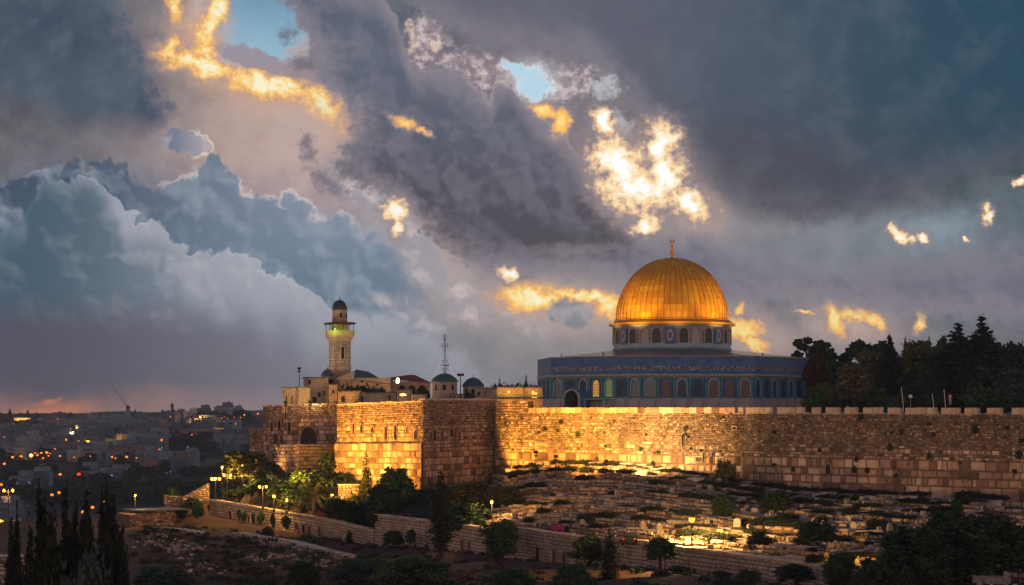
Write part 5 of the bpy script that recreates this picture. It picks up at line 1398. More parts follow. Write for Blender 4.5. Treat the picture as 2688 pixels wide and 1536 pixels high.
def tree_kind(kind, leaf, seed, n, size, h=10.0, r=3.0):
    key = (kind, leaf, seed, n)
    if key not in TREES:
        c, l = crown_clumps(kind, seed, h, r)
        if kind == 'palm':
            mb = MB(); rr = random.Random(seed)
            for j in range(46):
                a = rr.random() * 6.28; e = rr.uniform(-.9, 1.2); L = h * .42 * rr.uniform(.8, 1.1); p = Vector((0, 0, h * .62)); dr = Vector((math.cos(a) * math.cos(e), math.sin(a) * math.cos(e), math.sin(e)))
                side = Vector((-math.sin(a), math.cos(a), 0))
                for s in range(7):
                    q = p + dr * (L / 7); dr = (dr + Vector((0, 0, -.16))).normalized()
                    w_ = .34 * (1 - abs(s - 2) / 6.0)
                    for sg in (-1, 1):
                        for t_ in (0, .5):
                            b0 = p + (q - p) * t_; mb.add([b0, b0 + (q - p) * .28, b0 + side * sg * w_ * 1.6 + (q - p) * .7 - Vector((0, 0, .15))], [(0, 1, 2)])
                    p = q
            cm = mb.mesh('crown', LEAF[leaf])
        else: cm = leaf_mesh('crown', c, n, size, LEAF[leaf], seed)
        TREES[key] = (cm, limb_mesh('trunk', l))
        co = np.empty(len(cm.vertices) * 3); cm.vertices.foreach_get('co', co); co = co.reshape(-1, 3)
        SIZES[key] = (float(co[:, 2].max()) * 0.985, float(np.percentile(np.hypot(co[:, 0], co[:, 1]), 95)))
    return TREES[key]
def tree(name, label, kind, leaf, px, ytop, Y, wpx, zb=None, seed=1, n=3600, size=.2, h=10.0, r=3.0, cat='tree', group=None, rz=None, yb=None):
    """px, ytop: where its tip is seen; wpx: crown width in photo pixels"""
    x = X(px, Y)
    if zb is None: zb = Z(yb, Y) if yb is not None else ground(x, Y)
    H = Z(ytop, Y) - zb; W = wpx * Y / F / 2
    cm, lm = tree_kind(kind, leaf, seed, n, size, h, r)
    hz_m, r_m = SIZES[(kind, leaf, seed, n)]
    T = thing(name, label, cat, (x, Y, zb), rz if rz is not None else random.random() * 6.28, group, scale=(W / r_m, W / r_m, H / hz_m))
    obj('crown' if cat == 'tree' else 'foliage', cm, T); obj('trunk' if cat == 'tree' else 'stem', lm, T)
    return T
PZ = -0.6
G1 = 'trees of the court garden right of the shrine'
# --- court garden on the right (label, kind, leaf, px, ytop, Y, width, seed)
for row in [
 ('pine_tree', 'open dark pine whose clumps overlap the right end of the blue shrine', 'open', 'dark', 2118, 886, 445, 105, 3),
 ('pine_tree', 'dark pine with a ragged flat top just right of the shrine pine', 'open', 'dark', 2160, 893, 380, 80, 4),
 ('russet_tree', 'dull reddish brown tree against the right corner of the shrine', 'broad', 'rust', 2140, 925, 352, 60, 5),
 ('broad_tree', 'low dark tree with sky showing through its top behind the grey olive-green tree', 'open', 'dark', 2205, 925, 392, 95, 6),
 ('umbrella_pine', 'wide umbrella pine with a dark flat crown', 'umbrella', 'dark', 2280, 892, 385, 120, 7),
 ('broad_tree', 'brownish green tree below the umbrella pine', 'broad', 'autumn', 2285, 915, 366, 110, 8),
 ('broad_tree', 'large rounded grey olive-green tree in front of the garden', 'broad', 'olive', 2243, 952, 335, 100, 9),
 ('cypress_tree', 'slim leaning cypress between the umbrella pine and the big yellowish tree', 'cypress', 'cypress', 2336, 876, 350, 66, 10),
 ('broad_tree', 'big yellowish green tree with a flat top in the middle of the garden', 'broad', 'autumn', 2405, 893, 362, 120, 11),
 ('broad_tree', 'green tree merging into the right side of the big yellowish tree', 'broad', 'green', 2455, 903, 360, 90, 12),
 ('cypress_tree', 'thin cypress tip poking above the left part of the yellowish tree', 'cypress', 'cypress', 2377, 884, 375, 24, 13),
 ('cypress_tree', 'thin cypress tip poking above the middle of the yellowish tree', 'cypress', 'cypress', 2438, 878, 375, 22, 14),
 ('broad_tree', 'small round dark crown rising left of the second tallest cypress', 'broad', 'dark', 2474, 880, 378, 46, 15),
 ('cypress_tree', 'second tallest cypress with a forked tip', 'cypress', 'cypress', 2515, 850, 345, 120, 16),
 ('cypress_tree', 'tallest cypress of the garden with a fine pointed tip', 'cypress', 'cypress', 2578, 828, 340, 140, 17),
 ('cypress_tree', 'short cypress squeezed between the two tallest ones', 'cypress', 'cypress', 2549, 900, 350, 30, 18),
 ('broad_tree', 'dark tree with loose sprays right of the tallest cypress', 'open', 'dark', 2612, 892, 352, 70, 19),
 ('pine_tree', 'small flat pine against the sky near the right edge', 'umbrella', 'dark', 2655, 896, 372, 60, 20),
 ('broad_tree', 'dark green tree at the right edge of the garden', 'broad', 'dark', 2684, 908, 345, 90, 21),
 ('broad_tree', 'blackish tree filling the gap right of the russet tree', 'broad', 'dark', 2180, 945, 376, 90, 22),
 ('broad_tree', 'blackish tree behind the slim leaning cypress', 'broad', 'dark', 2350, 940, 372, 110, 23),
 ('broad_tree', 'blackish tree under the second tallest cypress', 'broad', 'dark', 2492, 945, 350, 120, 24),
 ('broad_tree', 'blackish tree under the tallest cypress', 'broad', 'dark', 2600, 935, 338, 140, 25),
 ('broad_tree', 'blackish low tree below the big yellowish tree', 'broad', 'dark', 2420, 975, 340, 130, 26),
 ('broad_tree', 'bright olive low tree beside the russet tree', 'broad', 'autumn', 2160, 1004, 322, 52, 27),
 ('broad_tree', 'dull green low tree in front of the grey olive-green one', 'broad', 'green', 2298, 1014, 318, 66, 28),
 ('broad_tree', 'teal dark tree low at the right edge', 'broad', 'teal', 2665, 965, 320, 90, 29),
]:
    nm, lb, kd, lf, px, yt, Y, w, sd = row
    tree(nm, lb, kd, lf, px, yt, Y, w, zb=PZ, seed=sd, group=G1, n=4200 if kd != 'cypress' else 9000, size=.24 if kd != 'cypress' else .17, h=10 if kd != 'cypress' else 12, r=3 if kd != 'cypress' else 1.6)
for row in [
 ('round grey-green bush on the court beside the white globe lamp', 'teal', 2348, 1032, 300, 58, 31), ('bright green bush behind the battlements left of the second globe', 'green', 2570, 1012, 296, 100, 32),
 ('small green bush at the foot of the russet tree', 'green', 2140, 1012, 308, 44, 33), ('dark bush behind the battlements below the tallest cypress', 'dark', 2640, 1030, 292, 90, 34),
 ('dark low bush behind the battlements left of the standing figure', 'dark', 2440, 1036, 302, 90, 35), ('brown-green bush against the shrine plinth at its right corner', 'autumn', 2128, 1034, 318, 50, 36)]:
    lb, lf, px, yt, Y, w, sd = row
    tree('bush', lb, 'bush', lf, px, yt, Y, w, zb=PZ, seed=sd, cat='bush', group='bushes on the court', n=2200, size=.17, h=3, r=2)
for (px, yt, Y, w, lf, lb) in ((915, 1004, 326, 44, 'teal', 'dark shrub in front of the green-roofed hall at its left end'), (950, 1000, 326, 50, 'dark', 'dark creeper-like shrub in the middle of the green-roofed hall'), (990, 1008, 326, 52, 'teal', 'grey-green shrub at the right end of the green-roofed hall'), (1110, 1012, 327, 44, 'dark', 'dark shrub between the pavilion and the wide green dome'), (1232, 1024, 326, 30, 'dark', 'small dark shrub below the steep dark green dome'), (868, 984, 334, 24, 'cypress', 'black shrub at the foot of the minaret')):
    tree('bush', lb, 'bush', lf, px, yt, Y, w, zb=PZ, seed=37, cat='bush', group='shrubs among the roofs', n=2200, size=.17, h=3, r=2)
# dark wood filling the back of the garden
r = np.random.default_rng(3)
cl = []
for i in range(90):
    px = 2120 + 680 * r.random(); Y = 395 + 60 * r.random(); zt = 5.5 + 3.5 * r.random(); cl.append((X(px, Y), Y, zt * .5 * r.random() * 1.6, 3.2, 3.2, 2.6, 1))
for i in range(60):
    px = 2190 + 600 * r.random(); Y = 400 + 40 * r.random(); cl.append((X(px, Y), Y, 2 + 7.0 * r.random(), 2.6, 2.6, 2.2, 1))
me = leaf_mesh('wood', cl, 42000, .5, LEAF['dark'], 44); o = obj('woodland', me)
tag(o, 'black mass of far garden trees closing the view behind the court', 'trees', kind='stuff')
# distant tips over the long roof left of the shrine
for i, (px, yt, w, lb) in enumerate(((1312, 990, 20, 'pointed cypress tip over the long dark roof'), (1333, 1006, 12, 'short blunt cypress tip second from the left over the long dark roof'), (1345, 1005, 13, 'broad blunt tip in the middle of the tips over the long dark roof'), (1381, 981, 20, 'tallest cypress tip over the long dark roof left of the shrine'), (1402, 1004, 16, 'low cypress tip between the tallest one and the shrine'), (1418, 1000, 16, 'cypress tip touching the left wall of the shrine'))):
    tree('cypress_tree', lb, 'cypress', 'cypress', px, yt, 430, w, zb=-1, seed=10 + i % 3, group='cypress tips over the long dark roof', n=4200, size=.16, h=12, r=1.6)
cl = [(X(px, 440), 440, 2 + 2.2 * random.random(), 3, 2, 1.6, 1) for px in range(1290, 1430, 9)]
o = obj('far_hedge', leaf_mesh('hedge', cl, 5000, .3, LEAF['dark'], 45)); tag(o, 'dark line of tree tops behind the long roof left of the shrine', 'hedge')

# --- trees at the foot of the walls
G2 = 'trees between the road wall and the towers'
for row in [
 # name,label,kind,leaf,px,ytop,Y,w,seed
 ('broad_tree', 'large rounded tree lit yellow by the lamp cluster at the left end', 'broad', 'autumn', 640, 1182, 322, 130, 41),
 ('broad_tree', 'dark tree at the right shoulder of the lamp-lit tree', 'broad', 'dark', 706, 1212, 312, 70, 42),
 ('broad_tree', 'dark bushy tree below the bastion corner', 'broad', 'dark', 742, 1232, 306, 90, 43),
 ('round_tree', 'round black tree standing against the bastion beside the glowing face', 'broad', 'dark', 859, 1186, 305, 54, 44),
 ('broad_tree', 'wide dark green tree above the palm', 'broad', 'dark', 842, 1235, 298, 110, 45),
 ('broad_tree', 'dark green tree left of the palm crown', 'broad', 'green', 790, 1236, 301, 90, 46),
 ('broad_tree', 'bright green tree in front of the glowing tower face', 'broad', 'green', 1040, 1226, 280, 96, 47),
 ('broad_tree', 'dark low tree under the bright green one', 'broad', 'dark', 1005, 1262, 277, 90, 48),
 ('olive_tree', 'round grey-green olive tree behind the road wall', 'broad', 'teal', 1003, 1297, 282, 104, 49),
 ('broad_tree', 'broad olive-green tree at the foot of the dull tower face', 'broad', 'autumn', 1240, 1262, 268, 130, 50),
 ('broad_tree', 'low olive-green crown spreading right towards the graves', 'broad', 'autumn', 1325, 1274, 266, 96, 51),
 ('broad_tree', 'dark brownish tree below the broad olive-green one', 'broad', 'dark', 1225, 1318, 256, 120, 52),
 ('broad_tree', 'small dark tree above the left end of the graves', 'broad', 'dark', 1475, 1295, 268, 70, 53),
 ('broad_tree', 'grey leafless-looking tree in front of the high wall', 'broad', 'olive', 1903, 1205, 266, 62, 54),
 ('broad_tree', 'small dark tree on the terrace right of the big lamp', 'broad', 'dark', 1895, 1296, 232, 60, 55),
 ('broad_tree', 'dark tree in the graveyard below the blue paved strip', 'broad', 'dark', 2040, 1285, 236, 80, 56),
]:
    nm, lb, kd, lf, px, yt, Y, w, sd = row
    T = tree(nm, lb, kd, lf, px, yt, Y, w, seed=sd, group=G2, n=4200, size=.24, zb=None if px < 1300 else -13.5)
tree('palm_tree', 'palm with drooping fronds lit from below by the arcade lamps', 'palm', 'olive', 823, 1262, 295, 120, seed=1, h=10, r=4.2, group=G2)
tree('palm_tree', 'small palm with thin fronds between two lamps', 'palm', 'autumn', 745, 1285, 302, 60, seed=2, h=10, r=4.2, group=G2)
for row in [
 ('slender cypress in front of the glowing tower face', 961, 1184, 286, 44, 61), ('tall black cypress standing before the stepped road wall', 1157, 1219, 240, 60, 62),
 ('narrow cypress before the doorways of the road wall', 1602, 1383, 207, 50, 63), ('small cypress against the sloping road wall', 917, 1386, 268, 22, 64),
 ('thin sapling cypress against the high wall among the graves', 1952, 1190, 270, 9, 65)]:
    lb, px, yt, Y, w, sd = row
    tree('cypress_tree', lb, 'cypress', 'cypress', px, yt, Y, w, seed=sd, n=9000 if w > 60 else 5000, size=.13, h=12, r=1.6, yb={1157: 1448, 1602: 1555, 917: 1432}.get(px), zb=-13.5 if px == 1952 else None, group='cypresses in front of the walls')
for row in [
 ('round dark tree half hiding the end of the stepped wall', 1318, 1362, 236, 94, 1490, 71, 'dark'), ('dark leaning tree over the wall with doorways', 1545, 1400, 222, 90, 1500, 72, 'dark'),
 ('round green tree in front of the wall left of the orange lamp', 1734, 1408, 205, 82, 1488, 73, 'green'), ('small dark tree against the stepped wall left of the cypress', 1032, 1392, 266, 56, 1445, 74, 'dark'),
 ('small thin tree beside the white slab', 1078, 1386, 262, 26, 1438, 75, 'dark')]:
    lb, px, yt, Y, w, yb, sd, lf = row
    tree('broad_tree', lb, 'broad', lf, px, yt, Y, w, yb=yb, seed=sd, n=5000, size=.2, group='trees in front of the road wall')
for i, (px, yt, Y, w, yb, lf, lb) in enumerate([
 (628, 1336, 306, 14, 1366, 'dark', 'dark bush against the wall, third left of the lamp post with two heads'), (640, 1340, 304, 12, 1368, 'dark', 'narrow dark bush against the wall near its left end'),
 (666, 1344, 302, 12, 1376, 'dark', 'narrow bush left of the tall narrow one by the wall'), (686, 1340, 300, 22, 1378, 'dark', 'wide dark bush below the lamp post with two heads'),
 (717, 1346, 298, 18, 1388, 'cypress', 'pointed dark bush against the middle of the sloping wall'), (752, 1350, 294, 24, 1390, 'dark', 'square-looking dark bush against the sloping wall'),
 (704, 1382, 282, 36, 1416, 'dark', 'low round dark bush on the red slope'), (505, 1302, 312, 56, 1340, 'green', 'bright green bush at the left end of the sloping wall'),
 (478, 1328, 308, 40, 1364, 'dark', 'dark bush at the corner of the low roof'), (452, 1275, 322, 50, 1332, 'green', 'rounded green bush left of the sloping retaining wall'),
 (520, 1328, 305, 36, 1358, 'dark', 'small dark bush below the bright green one'),
 (1395, 1395, 226, 0, 0, '', '')][:11]):
    tree('bush', lb, 'bush', lf, px, yt, Y, w, yb=yb, seed=80 + i % 4, cat='bush', n=1800, size=.16, h=3, r=2, group='bushes along the sloping road wall')
# dark scrub over the red slope and between the lamps
def scrub(name, label, areas, n, leaf, seed, cat='undergrowth', size=.16):
    r = np.random.default_rng(seed); C = []
    for (x0, x1, rel, y1, Y0, Y1, k, rad) in areas:
        P_ = []
        for _ in range(k):
            px = r.uniform(x0, x1); Y = r.uniform(Y0, Y1) + (Ylow(px) if rel else 0); P_.append((X(px, Y), Y))
        for (x, y), z in zip(P_, ground_arr(P_)):
            q = rad * r.uniform(.4, 1.3); C.append((x, y, z + q * .18, q, q * .8, q * .42, 1))
    o = obj(name, leaf_mesh(name, C, n, size, LEAF[leaf], seed)); tag(o, label, cat, kind='stuff')
scrub('undergrowth', 'low dark scrub and dry grass over the red slope', [(350, 1000, 0, 0, 195, 275, 230, .9), (900, 2300, 0, 0, 172, 225, 260, .9), (380, 540, 0, 0, 270, 300, 40, .7)], 28000, 'dark', 71)
scrub('roadside_foliage', 'dense dark foliage between the road and the foot of the towers', [(600, 1290, 1, 0, 9, 18, 110, 1.5), (560, 760, 1, 0, 5, 12, 40, 1.3), (1000, 1330, 1, 0, 10, 30, 90, 1.5)], 42000, 'dark', 72, size=.2)
scrub('dry_grass', 'rusty dry grass patches on the slope', [(380, 1500, 0, 0, 200, 285, 500, .6)], 24000, 'rust', 73, size=.12)
# --- foreground crowns along the bottom
G3 = 'dark trees in the foreground'
for row in [
 ('dark green tree at the bottom below the tall black cypress', 'green', 1090, 1450, 190, 190, 91), ('dark green tree at the bottom edge left of the one under the cypress', 'teal', 930, 1462, 196, 120, 92),
 ('dark tree at the bottom left on the slope', 'teal', 420, 1482, 190, 170, 93), ('blackish tree at the bottom below the stone ledge', 'dark', 800, 1470, 200, 80, 94),
 ('green tree at the bottom below the wall with doorways', 'green', 1345, 1490, 190, 110, 95), ('dark green tree at the bottom beside the narrow cypress', 'green', 1500, 1478, 186, 120, 96),
 ('huge black pine in the lower right corner, right half', 'dark', 2570, 1345, 168, 240, 97), ('huge black pine in the lower right corner, left crown', 'dark', 2400, 1378, 166, 190, 98),
 ('dark round crown on top of the lower right pines', 'dark', 2492, 1312, 176, 130, 99), ('dark pine filling the bottom right edge', 'dark', 2660, 1400, 172, 120, 100),
 ('dark bush-like tree before the orange-lit stones', 'green', 2205, 1446, 182, 96, 101), ('blackish low tree left of the pines at the bottom', 'dark', 2330, 1468, 160, 140, 102),
 ('dark olive tree in the graveyard left of the orange-lit wall corner', 'dark', 2140, 1365, 205, 110, 103), ('small dark tree between grave rows under the lamp', 'dark', 1990, 1392, 206, 60, 104)]:
    lb, lf, px, yt, Y, w, sd = row
    tree('foreground_tree', lb, 'broad', lf, px, yt, Y, w, seed=sd, n=9000, size=.17, group=G3)
tips = [(134, 1268, 128, 46), (178, 1289, 122, 40), (206, 1300, 126, 36), (239, 1278, 124, 42), (272, 1282, 128, 40), (296, 1272, 130, 34), (322, 1305, 126, 44), (105, 1330, 122, 50), (155, 1345, 112, 60), (225, 1340, 112, 66), (290, 1355, 112, 62), (335, 1390, 122, 40), (75, 1352, 140, 34), (48, 1318, 150, 30), (88, 1300, 150, 26), (110, 1296, 156, 26), (30, 1360, 150, 40)]
NAMES = ['tallest tip at the left of the cypress cluster', 'spike second from the tall left tip of the cluster', 'shorter spike left of the middle of the cluster', 'high spike in the middle of the cluster', 'spike right of the middle of the cluster', 'high thin spike near the right end of the cluster', 'blunt spike at the right end of the cluster', 'lower cypress at the left flank of the cluster', 'front cypress low on the left of the cluster', 'front cypress low in the middle of the cluster', 'front cypress low on the right of the cluster', 'lowest cypress leaning out at the right of the cluster', 'paler cypress behind the left flank', 'separate spike farthest left behind the lamp pole', 'thin spike behind the cluster beside the farthest left ones', 'thin spike behind the cluster touching the tall left tip', 'short cypress at the left edge of the picture']
for i, ((px, yt, Y, w), nm_) in enumerate(zip(tips, NAMES)):
    ct = tree('cypress_tree', 'black cypress, ' + nm_, 'cypress', 'cypress', px, yt, Y, w * random.uniform(1.3, 2.6) * (1 if px > 100 else .7), seed=110 + i % 5, n=15000, size=.19, h=12, r=1.6, group='black cypresses in the lower left corner')
    ct.rotation_euler = (random.uniform(-.02, .02), random.uniform(-.035, .035), ct.rotation_euler.z)
for i, (px, yt, w, lb) in enumerate(((120, 1375, 90, 'bushy black tree filling the left of the cypress cluster'), (190, 1362, 90, 'bushy black tree filling the middle of the cypress cluster'), (262, 1370, 90, 'bushy black tree filling the right of the cypress cluster'), (318, 1405, 66, 'bushy black tree at the right foot of the cypress cluster'))):
    tree('foreground_tree', lb, 'broad', 'cypress', px, yt, 120, w * 1.2, seed=130 + i, n=9000, size=.16, group=G3)
for (px, yt, Y, w, lb, lf) in ((2090, 1478, 184, 110, 'dark bush over the right end of the orange-lit wall', 'dark'), (2140, 1462, 190, 70, 'small dark tree over the right end of the orange-lit wall', 'dark'), (2275, 1482, 176, 90, 'dark bush between the orange-lit wall and the lower right pines', 'green'), (1965, 1492, 182, 70, 'green bush below the orange-lit wall', 'green')):
    tree('foreground_tree', lb, 'broad', lf, px, yt, Y, w, seed=140, n=6000, size=.16, group=G3)
for (px, yt, Y, w, sd, lb) in ((885, 1300, 291, 64, 45, 'dark tree right of the palm hiding the lit wall'), (925, 1318, 287, 50, 48, 'dark small tree left of the grey-green olive tree')):
    tree('broad_tree', lb, 'broad', 'dark', px, yt, Y, w, seed=sd, n=4200, size=.24, group=G2)
tree('foreground_tree', 'blackish green tree in front of the cypress cluster at the bottom left', 'broad', 'teal', 215, 1440, 108, 210, seed=120, n=9000, size=.15, group=G3)

# small plants among the graves near the wall foot
for i in range(170):
    t = .03 + .9 * random.random(); k = random.choice((0, 0, 0, 1, 1, 2, 2, 3, 3, 4, 5, 6, 7, 8)); f = .82 + .15 * random.random() if i > 50 else random.random()
    a, b_ = tpt(k, t), tpt(k + 1, t); x, y = a[0] + (b_[0] - a[0]) * f, a[1] + (b_[1] - a[1]) * f
    if i == 0:
        cm, lm = tree_kind('bush', 'cypress', 90, 1500, .16, 3, 2)
    T = thing('weed_clump', 'dark weed clump growing between the graves', 'weeds', (x, y, tz(k, t)), random.uniform(-.9, -.5), 'dark weed clumps growing between the graves', scale=(random.uniform(.6, 1.7), random.uniform(.3, .6), random.uniform(.2, .4)))
    obj('foliage', cm, T)
for (px, py, Y, w, lf, lb) in ((1465, 1370, 236, 30, 'pink', 'pink flowering shrub behind the wall with doorways'), (1545, 1345, 240, 60, 'dark', 'low dark hedge bush among the graves'), (1750, 1335, 240, 110, 'dark', 'long dark shrub bank left of the big lamp'), (2030, 1355, 222, 130, 'green', 'dark green shrub bank right of the big lamp'), (1990, 1290, 252, 90, 'green', 'green shrub below the grey leafless tree'), (2560, 1302, 240, 80, 'dark', 'dark shrub on the blue paved strip at the right'), (1560, 1230, 285, 60, 'dark', 'ragged dark shrub against the lit high wall'), (1420, 1215, 290, 70, 'dark', 'ragged dark shrub left among the topmost graves'), (1700, 1258, 274, 90, 'dark', 'dark shrub strip at the foot of the high wall')):
    tree('bush', lb, 'bush', lf, px, py, Y, w, yb=py + 28, seed=85, cat='bush', n=2400, size=.17, h=3, r=2, group='shrubs among the graves')
# ------------------------------------------------------------------ tombs
def tomb_mesh(seed, head=True):
    r = random.Random(seed); mb = MB()
    L = r.uniform(1.7, 2.2); W = r.uniform(.75, 1.0); H = r.uniform(.4, .7)
    mb.box((0, 0, H / 2 - .1), (L, W, H + .2), taper=.97)
    mb.box((0, 0, H + .05), (L * 1.04, W * 1.06, .1))
    return mb, L, W, H
TM = []
for i in range(7):
    mb, L, W, H = tomb_mesh(200 + i)
    body = mb.mesh('tomb_chest', M['tomb'])
    hb = MB(); hh = random.uniform(.35, .7)
    if i % 3 == 0: hb.archring(-.01, .01, 0, hh, 0, .12, W * .35, 6)
    hb.box((0, 0, hh / 2), (W * .7, .14, hh), taper=.9)
    TM.append((body, hb.mesh('headstone', M['tomb']), L, H))
rt = random.Random(9); count = 0
slots = []
for k in range(NT_):
    n = [34, 40, 46, 50, 52, 52, 50, 46, 40][k]
    for lane in (0.55,) if k not in (0, 1) else (0.3, 0.7):
        for i in range(n):
            t = (i + rt.uniform(.2, .8)) / n
            if rt.random() < .12: continue
            if k == 0 and t > .52: continue
            if t > 0.93: continue
            slots.append((k, lane, t))
rt.shuffle(slots)
slots.sort(key=lambda s: -s[0])
def slot_pt(s):
    k, lane, t = s; a, b_ = tpt(k, t), tpt(k + 1, t); return a[0] + (b_[0] - a[0]) * lane, a[1] + (b_[1] - a[1]) * lane, tz(k, t) - .06
wall_ang = math.atan2(W_B.y - W_A.y, W_B.x - W_A.x)
ROWN = ['topmost strip at the foot of the high wall', 'strip below the topmost one', 'third strip from the high wall', 'fourth strip from the high wall', 'middle strip of the slope', 'strip just below the middle', 'third strip above the road wall', 'second strip above the road wall', 'lowest strip behind the road wall']
stuff = MB()
for n, s in enumerate(slots):
    x, y, z = slot_pt(s); body, head, L, H = TM[rt.randrange(len(TM))]
    a = wall_ang + rt.uniform(-.08, .08) + (math.pi / 2 if rt.random() < .15 else 0); sc = rt.uniform(1.0, 1.4)
    if n < 298:
        T = thing('tomb', 'pale chest-shaped tomb among others on the ' + ROWN[s[0]], 'tomb', (x, y, z), a, 'tombs on the ' + ROWN[s[0]], scale=(sc, sc, sc * rt.uniform(.4, .75)))
        obj('tomb_chest', body, T)
        if n % 5 < 2: obj('headstone', head, T, loc=(L / 2 - .1, 0, H + .08), rz=math.pi / 2)
    else:
        m4 = Matrix.Translation((x, y, z)) @ Matrix.Rotation(a, 4, 'Z') @ Matrix.Scale(sc, 4)
        stuff.add([m4 @ v.co for v in body.vertices], [tuple(p.vertices) for p in body.polygons])
o = stuff.build('upper_tombs', M['tomb']); tag(o, 'crowded pale tombs on the strips nearest the high wall', 'tombs', kind='stuff')
# loose rubble over the graveyard and along the grey ledges of the slope
mb = MB()
for i in range(2600):
    t = rt.random() * .95; k = rt.randrange(NT_); f = rt.random(); a, b_ = tpt(k, t), tpt(k + 1, t)
    s = rt.uniform(.12, .4); mb.box((a[0] + (b_[0] - a[0]) * f, a[1] + (b_[1] - a[1]) * f, tz(k, t) + s * .1), (s, s * .8, s * .7), rt.random() * 3, .7)
o = mb.build('graveyard_rubble', M['tomb']); tag(o, 'loose stones scattered over the graveyard soil', 'rubble', kind='stuff')
mb = MB()
for (p, q, wd, n) in (((607, 1412, 278), (760, 1436, 262), 5, 420), ((760, 1436, 262), (896, 1466, 246), 5, 420), ((401, 1376, 290), (504, 1414, 276), 3.5, 300), ((640, 1470, 245), (860, 1480, 240), 9, 260), ((380, 1420, 262), (520, 1450, 250), 8, 260), ((420, 1400, 275), (560, 1500, 225), 9, 200)):
    a, b_ = (X(p[0], p[2]), p[2]), (X(q[0], q[2]), q[2])
    P_ = [(a[0] + (b_[0] - a[0]) * t + rt.gauss(0, wd * .12), a[1] + (b_[1] - a[1]) * t + rt.gauss(0, wd * .3)) for t in [rt.random() for _ in range(n)]]
    zs = ground_arr(P_)
    for (x, y), z in zip(P_, zs):
        s = rt.uniform(.12, .55); mb.box((x, y, z + s * .15), (s, s * rt.uniform(.6, 1), s * .6), rt.random() * 3, .7)
o = mb.build('slope_rubble', M['rubble']); tag(o, 'grey loose stones along the ledges of the red slope', 'rubble', kind='stuff')
# low dry-stone ledges on the slope
for (pts, lb) in ((((607, 1418, 278), (690, 1428, 270), (760, 1442, 262), (830, 1458, 254), (896, 1474, 246)), 'long grey dry-stone ledge crossing the red slope'), (((401, 1380, 290), (450, 1398, 283), (504, 1418, 276)), 'short grey dry-stone ledge below the low flat roof')):
    T = thing('stone_ledge', lb, 'ledge')
    mb = MB()
    for a, b_ in zip(pts[:-1], pts[1:]):
        p, q = (X(a[0], a[2]), a[2]), (X(b_[0], b_[2]), b_[2]); g0, g1 = ground(*p), ground(*q)
        stones(mb, p, q, (g0 - .6, g1 - .6), (g0 + .5, g1 + .5), rows_even(.3, .3, .8), .14, holes=.1, rnd=rt, jit=.15)
        mb.cur = 1; fr_, dd, nn = face_frame(p, q)
        mb.prism([p, q, (q[0] - nn.x * 2, q[1] - nn.y * 2), (p[0] - nn.x * 2, p[1] - nn.y * 2)], [g0 - 1, g1 - 1, g1 - 1, g0 - 1], [g0 + .45, g1 + .45, g1 + .35, g0 + .35]); mb.cur = 0
    mb.build('stonework', [M['tomb'], M['tomb']], T)
# pale paved strip below the high wall at the right
mb = MB()
ts = np.linspace(.5, 1, 26)
for a, b_ in zip(ts[:-1], ts[1:]):
    q = []
    for tt, f in ((a, .02), (b_, .02), (b_, .075), (a, .075)):
        u, v = Wl(tt), Ll(tt); q.append((u[0] + (v[0] - u[0]) * f, u[1] + (v[1] - u[1]) * f, tz(0, tt) + .03))
    mb.add(q[::-1], [(0, 1, 2, 3)])
o = mb.build('paved_path', mat_simple('bluish_paving', (.30, .34, .42), .6, var=.4, scale=.8)); tag(o, 'bluish paved path running along the foot of the high wall at the right', kind='structure')
# road
mb = MB()
rp = [(X(px, Ylow(px) + d), Ylow(px) + d) for px in range(520, 1290, 35) for d in (2.0, 9.0)]
zs = [Z(float(np.interp(px, [551, 640, 730, 860, 983, 1122, 1276], [1312, 1327, 1341, 1365, 1393, 1382, 1398])), Ylow(px)) - .9 for px in range(520, 1290, 35)]
n = len(zs)
mb.add([(x, y, zs[i // 2]) for i, (x, y) in enumerate(rp)], [(2 * i, 2 * i + 2, 2 * i + 3, 2 * i + 1) for i in range(n - 1)])
o = mb.build('road', mat_simple('asphalt', (.055, .052, .05), .8, var=.2)); tag(o, 'asphalt road behind the pale sloping wall', kind='structure')

